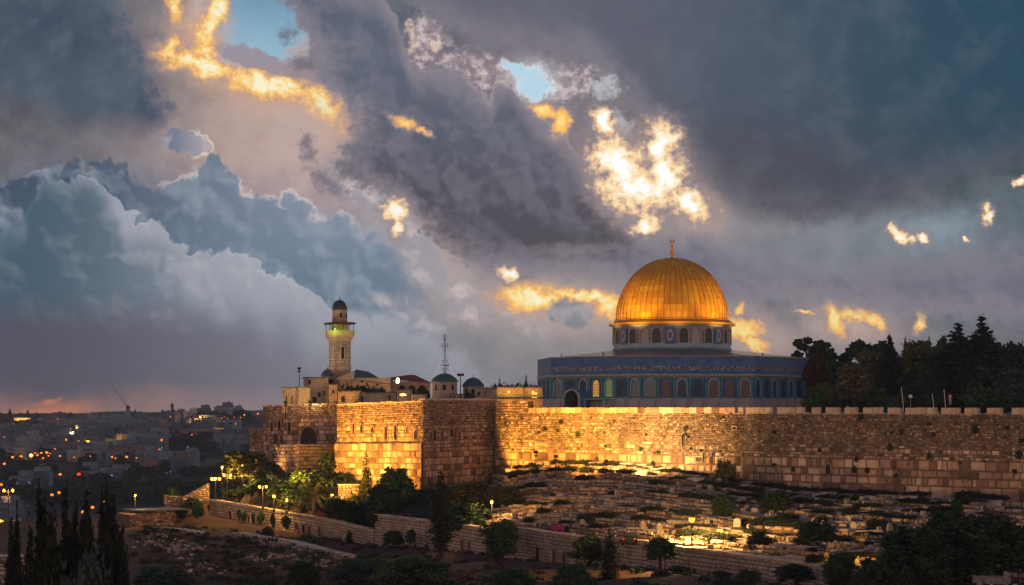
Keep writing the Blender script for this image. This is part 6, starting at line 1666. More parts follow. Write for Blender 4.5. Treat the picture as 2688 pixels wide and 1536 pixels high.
# ------------------------------------------------------------------ lamps
def point(parent, loc, power, color=(1, .50, .12), r=.25):
    d = bpy.data.lights.new('lamp_light', 'POINT'); d.energy = power; d.color = color; d.shadow_soft_size = r
    o = bpy.data.objects.new('lamp_light', d); COL.objects.link(o); o.parent = parent; o.location = loc; return o
def spot(parent, loc, target, power, color=(1, .52, .12), ang=90, blend=.8, r=.3):
    d = bpy.data.lights.new('flood_light', 'SPOT'); d.energy = power; d.color = color; d.shadow_soft_size = r; d.spot_size = R(ang); d.spot_blend = blend
    o = bpy.data.objects.new('flood_light', d); COL.objects.link(o); o.parent = parent; o.location = loc
    v = Vector(target) - (Vector(parent.location) + Vector(loc)); o.rotation_euler = v.to_track_quat('-Z', 'Y').to_euler(); return o
def street_lamp(label, px, py, Y, yb=None, heads=1, power=900, size=.24, group='street lamps along the road'):
    x = X(px, Y); zt = Z(py, Y); zb_ = Z(yb, Y) if yb else ground(x, Y)
    T = thing('street_lamp', label, 'street lamp', (x, Y, zb_)); T['group'] = group
    H = zt - zb_
    mb = MB(); mb.lathe([(.16, 0), (.16, .4), (.09, .5), (.055, H + .1)], 10); mb.build('pole', M['iron'], T)
    offs = {1: [(0, 0)], 2: [(-.55, 0), (.55, 0)], 3: [(-.6, 0), (.6, 0.0), (0, -.5)]}[heads]
    for (ox, oy) in offs:
        mb = MB(); mb.tube((0, 0, H - .35), (ox, oy, H + .12), .04, n=6); mb.build('arm', M['iron'], T)
        mb = MB(); mb.lathe([(.02, .36), (size * 1.1, .26), (size, .24)], 12, c=(ox, oy, H - .1)); mb.build('lamp_hood', M['iron'], T)
        mb = MB(); mb.lathe([(.02, -size * .9), (size * .6, -size * .7), (size * .9, -.02), (size * .85, .2), (.3 * size, .24)], 12, c=(ox, oy, H - .1)); mb.build('lamp_glass', M['lamp'], T, smooth=True)
    point(T, (0, .6 if px > 1800 else -.75, H - .1), power)
    return T
street_lamp('single bright street lamp glowing over the orange grave terraces', 1816, 1362, 211, yb=1452, power=15000, size=.38)
street_lamp('street lamp with two heads in front of the lit tree', 566, 1256, 314, yb=1312, heads=3, power=1700, size=.27)
street_lamp('tall lamp highest in the cluster at the edge of the lit tree', 583, 1226, 318, yb=1312, power=1700, size=.20)
street_lamp('tall lamp on the right of the cluster at the edge of the lit tree', 597, 1247, 316, yb=1312, heads=2, power=1200, size=.20)
street_lamp('slender street lamp with two heads behind the sloping wall', 690, 1277, 302, yb=1338, heads=2, power=2200, size=.19)
street_lamp('low round lamp right of the slender two-headed one', 719, 1302, 299, yb=1345, power=1300, size=.22)
street_lamp('small lamp among the palms above the lit road', 753, 1312, 296, yb=1350, power=700, size=.17)
street_lamp('slanting bright lamp right of the palm', 872, 1297, 292, yb=1352, power=1000, size=.21)
street_lamp('lamp glowing against the olive-green tree at the left end of the graves', 1291, 1317, 254, yb=1392, power=2200, size=.20)
street_lamp('lone orange lamp standing on the low roof at the left', 355, 1300, 302, yb=1352, power=1200, size=.14)
street_lamp('thin tall lamp pole with two orange heads at the left edge', 22, 1287, 240, yb=1480, heads=2, power=800, size=.15)
# unlit double lamp and white globes on the court
AY = 325.0
T = thing('lamp_post', 'tall unlit post with two dark round heads between the green domes', 'lamp post', (X(1209, AY), AY, -.5)); H = Z(985, AY) + .5
mb = MB(); mb.lathe([(.12, 0), (.07, H)], 8); mb.build('pole', M['iron'], T)
for sx in (-.28, .28):
    mb = MB(); mb.lathe([(.02, 0), (.3, .15), (.32, .35), (.1, .5), (.01, .55)], 10, c=(sx, 0, H - .2)); mb.build('lamp_head', M['iron'], T, smooth=True)
for i, (px, py, lb) in enumerate(((2390, 1041, 'white globe lamp on a short post between the dark garden trees'),)):
    Y = 292.0; T = thing('globe_lamp', lb, 'lamp', (X(px, Y), Y, -.5)); H = Z(py, Y) + .5
    mb = MB(); mb.lathe([(.06, 0), (.04, H)], 8); mb.build('pole', M['steel'], T)
    mb = MB(); mb.lathe([(.02, -.3), (.22, -.2), (.3, 0), (.22, .2), (.02, .3)], 14, c=(0, 0, H)); mb.build('globe', M['globe'], T, smooth=True)
for (px, y0, lean, lb) in ((2366, 1020, .35, 'bent pale post left of the white globe lamp'), (2447, 1036, .3, 'thin leaning pale pole left of the standing figure'), (2478, 1024, .25, 'curved pale pole just left of the standing figure')):
    Y = 290.0; T = thing('garden_post', lb, 'post', (X(px, Y), Y, -.5)); H = Z(y0, Y) + .5
    mb = MB(); mb.tube((lean, 0, 0), (lean * .6, 0, H * .5), .05, n=6); mb.tube((lean * .6, 0, H * .5), (0, 0, H), .045, n=6); mb.build('pole', M['globe'], T); mb = MB(); mb.lathe([(.02, 0), (.08, .05), (.02, .15)], 8, c=(0, 0, H)); mb.build('cap', M['globe'], T)

# ------------------------------------------------------------------ floodlights for the walls and the dome
def flood(label, x, y, z, target, power, ang=95, color=(1, .52, .12)):
    T = thing('floodlight', label, 'floodlight', (x, y, z)); T['group'] = 'floodlights aimed at the walls'
    v = (Vector(target) - Vector((x, y, z + .5))); a = math.atan2(v.y, v.x) - math.pi / 2
    mb = MB(); mb.box((0, 0, .12), (.5, .5, .24)); mb.tube((0, 0, -2.5), (0, 0, .45), .06, n=6); mb.build('stand', M['iron'], T)
    mb = MB(); mb.box((0, 0, .62), (.55, .22, .4)); h_ = mb.build('housing', M['iron'], T, rz=a)
    mb = MB(); mb.add([(-.22, .125, .46), (.22, .125, .46), (.22, .125, .78), (-.22, .125, .78)], [(0, 1, 2, 3)]); mb.build('glass', M['litwin'], T, rz=a)
    spot(T, (v.normalized().x * .75, v.normalized().y * .75, .62 + v.normalized().z * .6), target, power * 0.95, color, ang)
    return T
FA = (1.0, .41, .045)
def mid(p, q, f): return (p[0] + (q[0] - p[0]) * f, p[1] + (q[1] - p[1]) * f)
for i, (f, z, tzv, pw_, off, lb) in enumerate(((.15, -11.0, -4.0, 30000, 13, 'floodlight hidden by trees, leftmost below the glowing tower face'), (.5, -11.5, -4.0, 30000, 14, 'floodlight hidden by trees, middle one below the glowing tower face'), (.85, -12.0, -5.0, 26000, 13, 'floodlight hidden by trees, rightmost below the glowing tower face'))):
    m_ = mid(TA, TB, f); flood(lb, m_[0] + na.x * off, m_[1] + na.y * off, z, (m_[0], m_[1], tzv), pw_, 110, FA)
m_ = mid(LA, LB, .3); P0l, dl, nl = face_frame(LA, LB)
flood('floodlight below the left corner of the bastion', m_[0] + nl.x * 9, m_[1] + nl.y * 9, -13.5, (m_[0], m_[1] + 2, -5), 11000, 100, (1, .55, .2))
q = mid(A_, B_, .075); flood('floodlight at the lit left end of the high wall', TC[0] + nb_.x * 1.2 - db.x * 8, TC[1] + nb_.y * 1.2 - db.y * 8, -10.8, (q[0], q[1], -3.0), 19000, 84, FA)
q = mid(A_, B_, .22); flood('floodlight among the topmost graves below the glowing stretch of wall', q[0] + n_.x * 13, q[1] + n_.y * 13, -6.6, (q[0], q[1], -.5), 26000, 115, FA)
q = mid(A_, B_, .36); flood('floodlight among the graves left of the grey tree', q[0] + n_.x * 13, q[1] + n_.y * 13, -7.6, (q[0] + 1, q[1], -.8), 30000, 120, (1, .52, .16))
q = mid(A_, B_, .12); flood('second floodlight from the tower among the topmost graves', q[0] + n_.x * 15, q[1] + n_.y * 15, -7.8, (q[0], q[1], -1.0), 22000, 85, FA)
q = mid(A_, B_, .29); flood('broad floodlight in the middle of the topmost graves', q[0] + n_.x * 16, q[1] + n_.y * 16, -7.0, (q[0], q[1], -0.2), 28000, 115, (1, .46, .10))
q = mid(A_, B_, .478); flood('small floodlight making the square orange patch on the high wall', q[0] + n_.x * 7, q[1] + n_.y * 7, -10.5, (q[0], q[1], -4.0), 5200, 34, FA)
# orange-lit wall corner and stones at lower right
q = at(2262, 1408, 224); flood('floodlight in front of the orange-lit wall corner in the graveyard', q.x, q.y, q.z - .2, (q.x + 1, q.y + 8, q.z + 2.5), 3200, 90, FA)
q = at(2330, 1500, 182); flood('floodlight behind the lower right pines lighting tumbled stones', q.x - 2, q.y - 1, q.z + .5, (q.x - 1, q.y + 12, q.z + 2), 2600, 110, FA)
# hut and houses on the bastion
q = at(828, 1052, 324); flood('floodlight on the bastion in front of the yellow house', q.x - .5, q.y - 4, .6, (q.x, q.y + 6, 3.5), 900, 130, (1, .62, .2))
q = at(775, 1052, 322); flood('floodlight on the bastion in front of the flat-roofed hut', q.x - 1, q.y - 5, .5, (q.x, q.y + 5, 2.5), 900, 130, (1, .5, .22))
flood('floodlight on the roofs in front of the minaret', MX - 6, MY - 11, 6.4, (MX, MY, 12), 3800, 60, (1, .72, .48))
q = at(1062, 1010, 328); T = thing('wall_lamp', 'bright lamp under the red roof of the pavilion', 'lamp', (X(1044, 333), 333, Z(1004, 333)))
mb = MB(); mb.box((0, 0, .3), (.5, .4, .8), taper=.8); mb.build('lantern_glass', mat_emit('lantern_glow', (1, .62, .3), 5), T); mb = MB(); mb.box((0, 0, .78), (.65, .55, .1)); mb.build('cap', M['iron'], T); point(T, (.0, -.7, .3), 420)
T = thing('wall_lamp', 'warm lamp on the front of the flat grey house', 'lamp', (X(1058, 316), 316, Z(1040, 316)))
mb = MB(); mb.lathe([(.02, 0), (.5, .1), (.55, .3), (.02, .45)], 12); mb.build('lamp_glass', mat_emit('amber_glow', (1, .55, .15), 2.5), T); mb = MB(); mb.box((0, .3, .5), (1.3, .5, .1)); mb.build('cap', M['iron'], T); point(T, (0, -.7, .2), 120)
for (px, Y, pw_, lb) in ((1335, 342, 900, 'lamp under the dark eave of the long orange arcade'), (1400, 343, 500, 'lamp under the eave of the small orange room')):
    T = thing('wall_lamp', lb, 'lamp', (X(px, Y), Y, Z(1030, Y))); mb = MB(); mb.lathe([(.02, 0), (.1, .04), (.1, .15), (.02, .2)], 10); mb.build('lamp_glass', M['litwin'], T); mb = MB(); mb.box((0, 0, .24), (.3, .3, .06)); mb.build('cap', M['iron'], T); point(T, (0, -.6, -.1), pw_, FA)
# dome floodlights standing on the shrine roof
for (an, pw_, lb) in ((-128, 7500, 'floodlight on the shrine roof aimed at the left of the dome'), (-90, 2200, 'floodlight on the shrine roof aimed at the middle of the dome'), (-48, 6500, 'floodlight on the shrine roof aimed at the right of the dome'), (-160, 3500, 'floodlight at the far left of the shrine roof'), (-15, 3500, 'floodlight at the far right of the shrine roof')):
    r_ = 24.0; x, y = SX + r_ * math.cos(R(an)), SY + r_ * math.sin(R(an)); tx, ty = SX + 11 * math.cos(R(an)), SY + 11 * math.sin(R(an))
    T = flood(lb, x, y, 10.45, (SX + 11 * math.cos(R(an)), SY + 11 * math.sin(R(an)), 22.4), pw_ * 3.6, 40, (1, .60, .16)); T.scale = (.6, .6, .6); T['group'] = 'floodlights on the shrine roof'
T = thing('gallery_lamp', 'yellow-green lamp lighting the minaret gallery', 'lamp', (MX - .6, MY - 2.6, Z(866, MY))); mb = MB(); mb.lathe([(.02, 0), (.09, .05), (.02, .14)], 8); mb.build('lamp_glass', M['greenlamp'], T); point(T, (.3, -1.0, -.3), 60, (.62, 1, .06), .1); point(T, (-1.9, .2, -.2), 50, (.8, .9, .06), .1)

# ------------------------------------------------------------------ lit wall by the road
T = thing('lit_wall', 'short length of yellow-lit stone wall behind the trees', 'wall', (X(915, 294), 294, Z(1318, 294))); w = X(942, 294) - X(888, 294); h = Z(1274, 294) - Z(1318, 294)
mb = MB(); stones(mb, (-w / 2, 0), (w / 2, 0), (-1, -1), (h, h), rows_even(.4, .4, 1), .06, rnd=rw); mb.build('masonry', M['ashlar'], T); mb = MB(); mb.prism([(-w / 2, 0), (w / 2, 0), (w / 2, 1), (-w / 2, 1)], -1, h - .05); mb.build('core', M['mortar'], T); mb = MB(); mb.box((0, .4, h + .08), (w + .2, 1.3, .16)); mb.build('coping', M['coping'], T)
# railing along the road
T = thing('railing', 'dark railing in front of the lit road right of the small palm', 'railing')
mb = MB(); y0_ = 291.0
for px in range(738, 866, 4): mb.tube(at(px, 1340 + (px - 738) * .13, y0_), at(px, 1352 + (px - 738) * .13, y0_), .03, n=4)
mb.build('balusters', M['iron'], T); mb = MB(); mb.tube(at(736, 1340, y0_), at(868, 1357, y0_), .05, n=6); mb.build('rail', M['iron'], T)

# plants rooted in the joints of the high wall
C = []
for i in range(46):
    f = rt.random() ** .8; sx = EWL * f; c_ = Vector(A_) + d_ * sx + n_ * .2; q = rt.uniform(.12, .42); C.append((c_.x, c_.y, rt.uniform(-8.5, -1.0), q, q, q * rt.uniform(.8, 1.6), 1))
o = obj('wall_plants', leaf_mesh('wall_plants', C, 3200, .12, LEAF['dark'], 9)); tag(o, 'dark tufts of plants rooted in the joints of the high wall', 'plants', kind='stuff')
# ------------------------------------------------------------------ orange-lit wall corner among the graves
QY = 231.0
T = thing('ruined_wall', 'broken corner of stone wall lit bright orange among dark trees in the graveyard', 'wall', (X(2286, QY), QY, Z(1425, QY)))
pts = [(-1.55, 0), (1.4, .0)]; h = Z(1363, QY) - Z(1425, QY)
mb = MB(); stones(mb, (-1.6, 0), (1.5, 0), (-1, -1), (h, h - .1), rows_even(.4, .4, .9), .08, rnd=rw, jit=.08); mb.build('masonry', M['ashlar'], T); mb = MB(); mb.prism([(-1.6, 0), (1.5, 0), (1.5, 1), (-1.6, 1)], -1, [h - .05, h - .15, h - .15, h - .05]); mb.build('core', M['mortar'], T)
mb = MB(); stones(mb, (-4.2, -.9), (-1.2, -.9), (-1, -1), (h - 1.6, h - 1.8), rows_even(.4, .4, .9), .08, rnd=rw, jit=.08); mb.prism([(-4.2, -.9), (-1.2, -.9), (-1.2, 0), (-4.2, 0)], -1, h - 1.85); mb.build('lower_step', M['ashlar'], T)
# tumbled stones at the lower right
mb = MB()
for i in range(520):
    px = rt.uniform(2170, 2420); py = rt.uniform(1432, 1536); Y = 196 - (py - 1432) * .12; q = at(px, py, Y); s = rt.uniform(.18, .6)
    mb.box((q.x, q.y, max(q.z, ground(q.x, q.y)) + .1), (s, s * .8, s * rt.uniform(.6, 1.2)), rt.random() * 3, .75)
o = mb.build('tumbled_stones', M['ashlar']); tag(o, 'heap of tumbled orange-lit stones at the lower right', 'rubble', kind='stuff')

# ------------------------------------------------------------------ parked cars
def car_proto():
    T = thing('parked_car', 'dark car', 'car', (0, 0, 0))
    mb = MB()
    prof_ = [(-2.1, .35), (-2.15, .7), (-1.95, .92), (-1.2, 1.0), (-.55, 1.42), (.75, 1.45), (1.45, 1.02), (2.05, .95), (2.15, .6), (2.1, .35)]
    def sh(x, z): return .84 if z < 1.1 else .66
    L_ = [(x, -sh(x, z), z) for x, z in prof_]; R_ = [(x, sh(x, z), z) for x, z in prof_]; n = len(prof_)
    mb.add(L_ + R_, [tuple(range(n)), tuple(range(2 * n - 1, n - 1, -1))] + [(i, n + i, n + (i + 1) % n, (i + 1) % n) for i in range(n)])
    mb.build('body', M['carpaint'], T)
    gl = MB(); gl.add([(-1.12, -.72, 1.05), (-1.12, .72, 1.05), (-.62, .6, 1.38), (-.62, -.6, 1.38)], [(0, 1, 2, 3)]); gl.v = [(x - .04, y, z + .03) for x, y, z in gl.v]; gl.build('rear_window', M['tint'], T)
    gl = MB(); gl.add([(1.38, -.72, 1.07), (1.38, .72, 1.07), (.82, .6, 1.41), (.82, -.6, 1.41)], [(0, 3, 2, 1)]); gl.v = [(x + .04, y, z + .03) for x, y, z in gl.v]; gl.build('windscreen', M['tint'], T)
    for s in (-1, 1):
        gl = MB(); gl.add([(-1.0, s * .80, 1.06), (1.25, s * .80, 1.06), (.7, s * .7, 1.38), (-.5, s * .7, 1.38)], [(0, 1, 2, 3)]); gl.build('side_window', M['tint'], T)
        for x in (-1.35, 1.35):
            w_ = MB(); w_.tube((x, s * .68, .33), (x, s * .88, .33), .33, n=16); w_.build('wheel', M['tyre'], T)
        hl = MB(); hl.box((2.1, s * .6, .72), (.12, .3, .16)); hl.build('headlight', M['globe'], T)
        tl = MB(); tl.box((-2.1, s * .62, .78), (.1, .26, .16)); tl.build('tail_light', M['redglass'], T)
    return T
M['carpaint'] = mat_simple('dark_car_paint', (.02, .022, .03), .2, .3, var=.05); M['tyre'] = mat_simple('tyre', (.02, .02, .02), .8); M['redglass'] = mat_simple('red_lens', (.4, .02, .02), .3)
c0 = car_proto(); q = at(1657, 1422, 219); c0.location = (q.x, q.y, q.z - .35); c0.rotation_euler = (0, 0, R(80)); c0['label'] = 'dark car parked behind the short wall below the graves'
cs = [(1072, 1350, 275, 15), (1092, 1352, 272, 20), (1112, 1354, 270, 12), (1080, 1338, 281, 200), (1100, 1340, 279, 190), (1120, 1343, 277, 195)]
cl = ['front left', 'front middle', 'front right', 'back left', 'back middle', 'back right']
for (px, py, Y, a), nm_ in zip(cs, cl):
    q = at(px, py, Y); dup(c0, (q.x, q.y, q.z - .6), R(a), label='dark glinting car, %s one of six parked behind the stepped wall' % nm_, group='cars parked behind the stepped wall')
mb = MB(); q = [at(1050, 1345, 273), at(1135, 1352, 267), at(1135, 1330, 281), at(1055, 1325, 284)]
zc = min(v.z for v in q) ; mb.prism([(v.x, v.y) for v in q], -22, at(1092, 1352, 272).z - .62); o = mb.build('car_park', mat_simple('car_park_asphalt', (.05, .05, .055), .7)); tag(o, 'small asphalt yard behind the stepped wall', kind='structure')

# ------------------------------------------------------------------ people
def person(label, x, y, z, h, rz, shirt, trousers, pose=0):
    T = thing('person', label, 'person', (x, y, z), rz, scale=(h / 1.75,) * 3)
    J = {'pel': (0, 0, .95), 'wai': (0, 0, 1.08), 'che': (0, .01, 1.32), 'nec': (0, .0, 1.50), 'chin': (0, -.01, 1.56), 'hea': (0, -.015, 1.66), 'cro': (0, 0, 1.74),
         'hl': (-.10, 0, .90), 'kl': (-.11, -.02, .50), 'al': (-.12, .02, .09), 'tl': (-.13, -.14, .04), 'hr': (.10, 0, .90), 'kr': (.12, -.05, .50), 'ar': (.13, 0, .09), 'tr': (.14, -.16, .04),
         'sl': (-.19, 0, 1.43), 'el': (-.26, -.02, 1.15), 'wl': (-.20, -.20, .98), 'fl': (-.17, -.28, .95), 'sr': (.19, 0, 1.43), 'er': (.27, -.04, 1.16), 'wr': (.16, -.24, 1.08), 'fr': (.12, -.31, 1.09)}
    rad = {'pel': (.15, .11), 'wai': (.13, .10), 'che': (.16, .11), 'nec': (.055, .055), 'chin': (.06, .07), 'hea': (.078, .095), 'cro': (.045, .055), 'hl': (.09, .09), 'kl': (.06, .06), 'al': (.04, .04), 'tl': (.03, .025), 'hr': (.09, .09), 'kr': (.06, .06), 'ar': (.04, .04), 'tr': (.03, .025), 'sl': (.055, .055), 'el': (.042, .042), 'wl': (.028, .028), 'fl': (.03, .018), 'sr': (.055, .055), 'er': (.042, .042), 'wr': (.028, .028), 'fr': (.03, .018)}
    E = [('pel', 'wai'), ('wai', 'che'), ('che', 'nec'), ('nec', 'chin'), ('chin', 'hea'), ('hea', 'cro'), ('pel', 'hl'), ('hl', 'kl'), ('kl', 'al'), ('al', 'tl'), ('pel', 'hr'), ('hr', 'kr'), ('kr', 'ar'), ('ar', 'tr'), ('che', 'sl'), ('sl', 'el'), ('el', 'wl'), ('wl', 'fl'), ('che', 'sr'), ('sr', 'er'), ('er', 'wr'), ('wr', 'fr')]
    nm_ = list(J); me = bpy.data.meshes.new('body'); me.from_pydata([J[k] for k in nm_], [(nm_.index(a), nm_.index(b)) for a, b in E], [])
    o = obj('body', me, T); m_ = o.modifiers.new('skin', 'SKIN'); o.modifiers.new('sub', 'SUBSURF').levels = 1; o.modifiers['sub'].render_levels = 2
    for i, k in enumerate(nm_): me.skin_vertices[0].data[i].radius = rad[k]; me.skin_vertices[0].data[i].use_root = (k == 'pel')
    m, t, b = newmat('person_surface'); tc = t.node('ShaderNodeTexCoord').outputs['Object']; _x, _y, zc_ = t.sep(tc)
    c = t.mix(t.ss(zc_, .93, .95), trousers, shirt); c = t.mix(t.ss(zc_, 1.48, 1.49), c, (.45, .28, .2)); c = t.mix(t.ss(zc_, .06, .05), c, (.03, .03, .03)); t.put(b.inputs['Base Color'], c); me.materials.append(m)
    mb = MB(); mb.lathe([(.085, 0), (.102, .05), (.09, .1), (.03, .135)], 10); mb.build('hair', mat_simple('hair', (.02, .015, .012), .7), o, loc=(0, .015, 1.64), smooth=True)
    return T
Yp = 287.0
person('person in a pale pink top standing behind the battlements near a curved pole', X(2494, Yp), Yp, Z(1054, Yp) - .55, 1.75, R(10), (.62, .38, .36), (.55, .4, .38))
# ------------------------------------------------------------------ far hillside town
rh = random.Random(21)
M['housepale'] = mat_simple('haze_blue_limestone', (.17, .235, .30), .9, var=.3, scale=.15); M['housegrey'] = mat_simple('haze_blue_grey_stone', (.085, .135, .19), .9, var=.3, scale=.15); M['housewarm'] = mat_simple('far_warm_stone', (.24, .20, .19), .9, var=.3, scale=.15)  # blue of the distant haze is mixed into the pale and grey stone
HM = []
for i in range(8):
    r_ = random.Random(300 + i); w, d, h = r_.uniform(10, 20), r_.uniform(9, 13), r_.uniform(6, 12)
    mb = MB(); mb.box((0, 0, h / 2 - 3), (w, d, h + 6))
    if i % 2: mb.box((w * .22, 0, h + 1.4), (w * .45, d * .8, 2.9))
    if i % 3 == 0: mb.box((-w * .62, 0, h * .3 - 3), (w * .3, d * .8, h * .6 + 6))
    for fl in range(int(h / 3)): mb.box((w * .1, -d / 2 - .5, fl * 3 + 2.6), (w * .6, 1.2, .25))
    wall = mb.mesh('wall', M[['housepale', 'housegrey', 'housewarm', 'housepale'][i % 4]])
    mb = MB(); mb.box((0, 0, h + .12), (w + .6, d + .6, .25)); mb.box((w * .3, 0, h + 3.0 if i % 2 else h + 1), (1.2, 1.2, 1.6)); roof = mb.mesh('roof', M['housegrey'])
    HM.append((wall, roof, w, d, h))
mb = MB(); mb.add([(-.6, 0, 0), (.6, 0, 0), (.6, 0, 1.6), (-.6, 0, 1.6)], [(0, 1, 2, 3)]); WD = mb.mesh('window', M['dark']); WW = mb.mesh('window_lit', M['lampwarm'])
# (px0,px1,py0,py1 at the base, number): clusters read off the hillside
CL = [(0, 110, 1130, 1150, 8), (20, 150, 1150, 1195, 16), (100, 160, 1112, 1125, 4), (150, 420, 1109, 1134, 34), (110, 260, 1130, 1165, 18), (210, 400, 1130, 1175, 36), (0, 80, 1185, 1225, 8), (160, 215, 1190, 1215, 6), (230, 330, 1185, 1220, 14), (330, 420, 1160, 1205, 18), (380, 460, 1112, 1138, 10), (520, 630, 1130, 1150, 12), (470, 530, 1140, 1155, 5), (225, 320, 1245, 1268, 10), (370, 500, 1215, 1240, 10), (30, 110, 1275, 1300, 9), (540, 650, 1165, 1200, 9), (0, 60, 1330, 1420, 8), (460, 620, 1092, 1112, 10)]
# sight line -> terrain
ys = np.arange(560, 2050, 6.0)
def hill_at(px, py):
    p = np.c_[(px - 1344.0) / F * ys, ys]; z = ground_arr(p); rows_ = HZ - z / ys * F
    # first (nearest) crossing whose row is above py
    k = np.where(rows_ <= py)[0]
    if len(k) == 0: return None
    k = k[0]; return p[k, 0], p[k, 1], z[k]
zone = lambda py: 'just below the skyline' if py < 1120 else 'on the upper slope' if py < 1150 else 'on the middle slope' if py < 1200 else 'low in the dark valley'
nh = 0
for (x0, x1, y0, y1, n) in CL:
    for _ in range(int(n * 1.15)):
        px, py = rh.uniform(x0, x1), rh.uniform(y0, y1); hp = hill_at(px, py)
        if hp is None: continue
        x, y, z = hp; wall, roof, w, d, h = HM[rh.randrange(8)]
        s = rh.uniform(.55, 1.0) * (1.0 if y > 1000 else .75)
        sx = 'left end' if px < 150 else 'middle' if px < 360 else 'right end'
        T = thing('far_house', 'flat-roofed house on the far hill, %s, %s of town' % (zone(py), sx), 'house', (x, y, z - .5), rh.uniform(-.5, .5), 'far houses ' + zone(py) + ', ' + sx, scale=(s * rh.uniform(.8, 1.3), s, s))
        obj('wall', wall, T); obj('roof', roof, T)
        for k in range(rh.choice((2, 3, 4))):
            lit = rh.random() < .12
            o = obj('window', WW if lit else WD, T, loc=(-w * .38 + w * .76 * rh.random(), -d / 2 - .06, 1.0 + 3 * rh.randrange(max(1, int(h / 3)))))
        nh += 1
# tree belts on the far hill
for i in range(3): tree_kind('broad', 'dark', 400 + i, 700, .9, 10.0, 5.0)
FT = [TREES[('broad', 'dark', 400 + i, 700)] for i in range(3)]
FCT = tree_kind('cypress', 'cypress', 410, 600, .5, 12, 1.6)
def far_tree(px, py, wm, hm, lab, grp, cyp=False):
    hp = hill_at(px, py)
    if hp is None: return
    x, y, z = hp; cm, lm = FCT if cyp else FT[rh.randrange(3)]
    T = thing('far_tree', lab, 'tree', (x, y, z - 1), rh.random() * 6, grp, scale=(wm / (1.6 if cyp else 5.0) / 2 * 1.0, wm / (1.6 if cyp else 5.0) / 2, hm / (12. if cyp else 10.)))
    obj('crown', cm, T); obj('trunk', lm, T)
for i in range(120):
    px = rh.uniform(-10, 660); bump_ = 1 if not (190 < px < 340) else .6
    far_tree(px, rh.uniform(1100, 1108), rh.uniform(12, 26), rh.uniform(3.5, 7) * bump_ * (1.25 if px > 460 else 1), 'dark round tree on the far skyline, ' + ('left of the windmill' if px < 320 else 'between windmill and bastion'), 'far skyline trees ' + ('left' if px < 320 else 'right'))
for i in range(150):
    px, py = rh.uniform(-10, 680), rh.uniform(1110, 1330)
    far_tree(px, py, rh.uniform(10, 24) * (1 if py < 1200 else .7), rh.uniform(4, 8), 'dark tree between the far houses ' + zone(py), 'far trees ' + zone(py))
for i in range(18):
    far_tree(rh.choice((rh.uniform(350, 460), rh.uniform(600, 660), rh.uniform(0, 120))), rh.uniform(1096, 1110), 4, 9, 'slim dark cypress on the far skyline', 'far skyline cypresses', True)
# lights of the town
def town_lamp(px, py, mat, rr, lab, grp, light=0):
    hp = hill_at(px, py + 6)
    if hp is None: return
    x, y, z = hp; zl = (HZ - py) / F * y
    T = thing('town_lamp', lab, 'street lamp', (x, y - 8, z)); T['group'] = grp
    H = max(zl * (y - 8) / y - z, 3.0); rr *= .72
    mb = MB(); mb.tube((0, 0, -1), (0, 0, H), .12, n=5); mb.build('pole', M['iron'], T)
    mb = MB(); mb.lathe([(.01, -rr * .8), (rr * .8, -rr * .5), (rr, 0), (rr * .8, rr * .5), (.01, rr * .8)], 8, c=(0, -.2, H + rr * .8)); mb.build('lamp_glass', M[mat], T, smooth=True)
    if light: point(T, (0, -2.0, H + 1), light, (1, .4, .1), .6)
OR = [(22, 1230), (43, 1215), (92, 1208, 1), (133, 1200), (118, 1201), (93, 1198), (167, 1200), (16, 1287), (6, 1340, 1), (18, 1337), (8, 1363), (18, 1392, 1), (222, 1150), (236, 1146), (195, 1146), (175, 1150), (208, 1148), (240, 1172, 1), (245, 1168), (285, 1143), (298, 1140), (333, 1142), (315, 1135), (245, 1212), (303, 1211), (313, 1214), (340, 1211), (398, 1116), (440, 1096), (372, 1184), (378, 1187), (497, 1093), (530, 1105, 1), (544, 1096), (569, 1097, 1), (531, 1110), (627, 1118, 1), (645, 1096), (680, 1092), (168, 1258), (216, 1258), (148, 1313), (166, 1310), (283, 1332), (254, 1349), (231, 1364), (72, 1250)]
for q in OR: town_lamp(q[0], q[1], 'lampfar', 1.0 if len(q) < 3 else 1.6, 'small orange lamp in the far town ' + zone(q[1]) + (', the brighter kind' if len(q) > 2 else ''), 'orange lamps of the far town', 9000 if len(q) > 2 else 0)
for q in ((335, 1249), (217, 1258), (640, 1160), (531, 1098)): town_lamp(q[0], q[1], 'lampred', 1.2, 'small red light in the far town ' + zone(q[1]), 'red lights of the far town')
for i in range(120):
    px, py = (rh.uniform(0, 460), rh.uniform(1112, 1215)) if i < 88 else (rh.uniform(480, 650), rh.uniform(1095, 1160))
    town_lamp(px, py, 'lampfar', rh.uniform(.4, .75), 'pinprick of orange light among the far houses', 'pinpricks of orange light in the far town')
for i in range(46):
    px, py = rh.choice(((rh.uniform(300, 460), rh.uniform(1120, 1200)), (rh.uniform(480, 640), rh.uniform(1125, 1200)), (rh.uniform(40, 300), rh.uniform(1110, 1200)), (rh.uniform(220, 480), rh.uniform(1238, 1262)), (rh.uniform(30, 110), rh.uniform(1270, 1300))))
    town_lamp(px, py, 'lampwhite', rh.uniform(.35, .6), 'tiny white light among the far houses', 'tiny white lights of the far town')
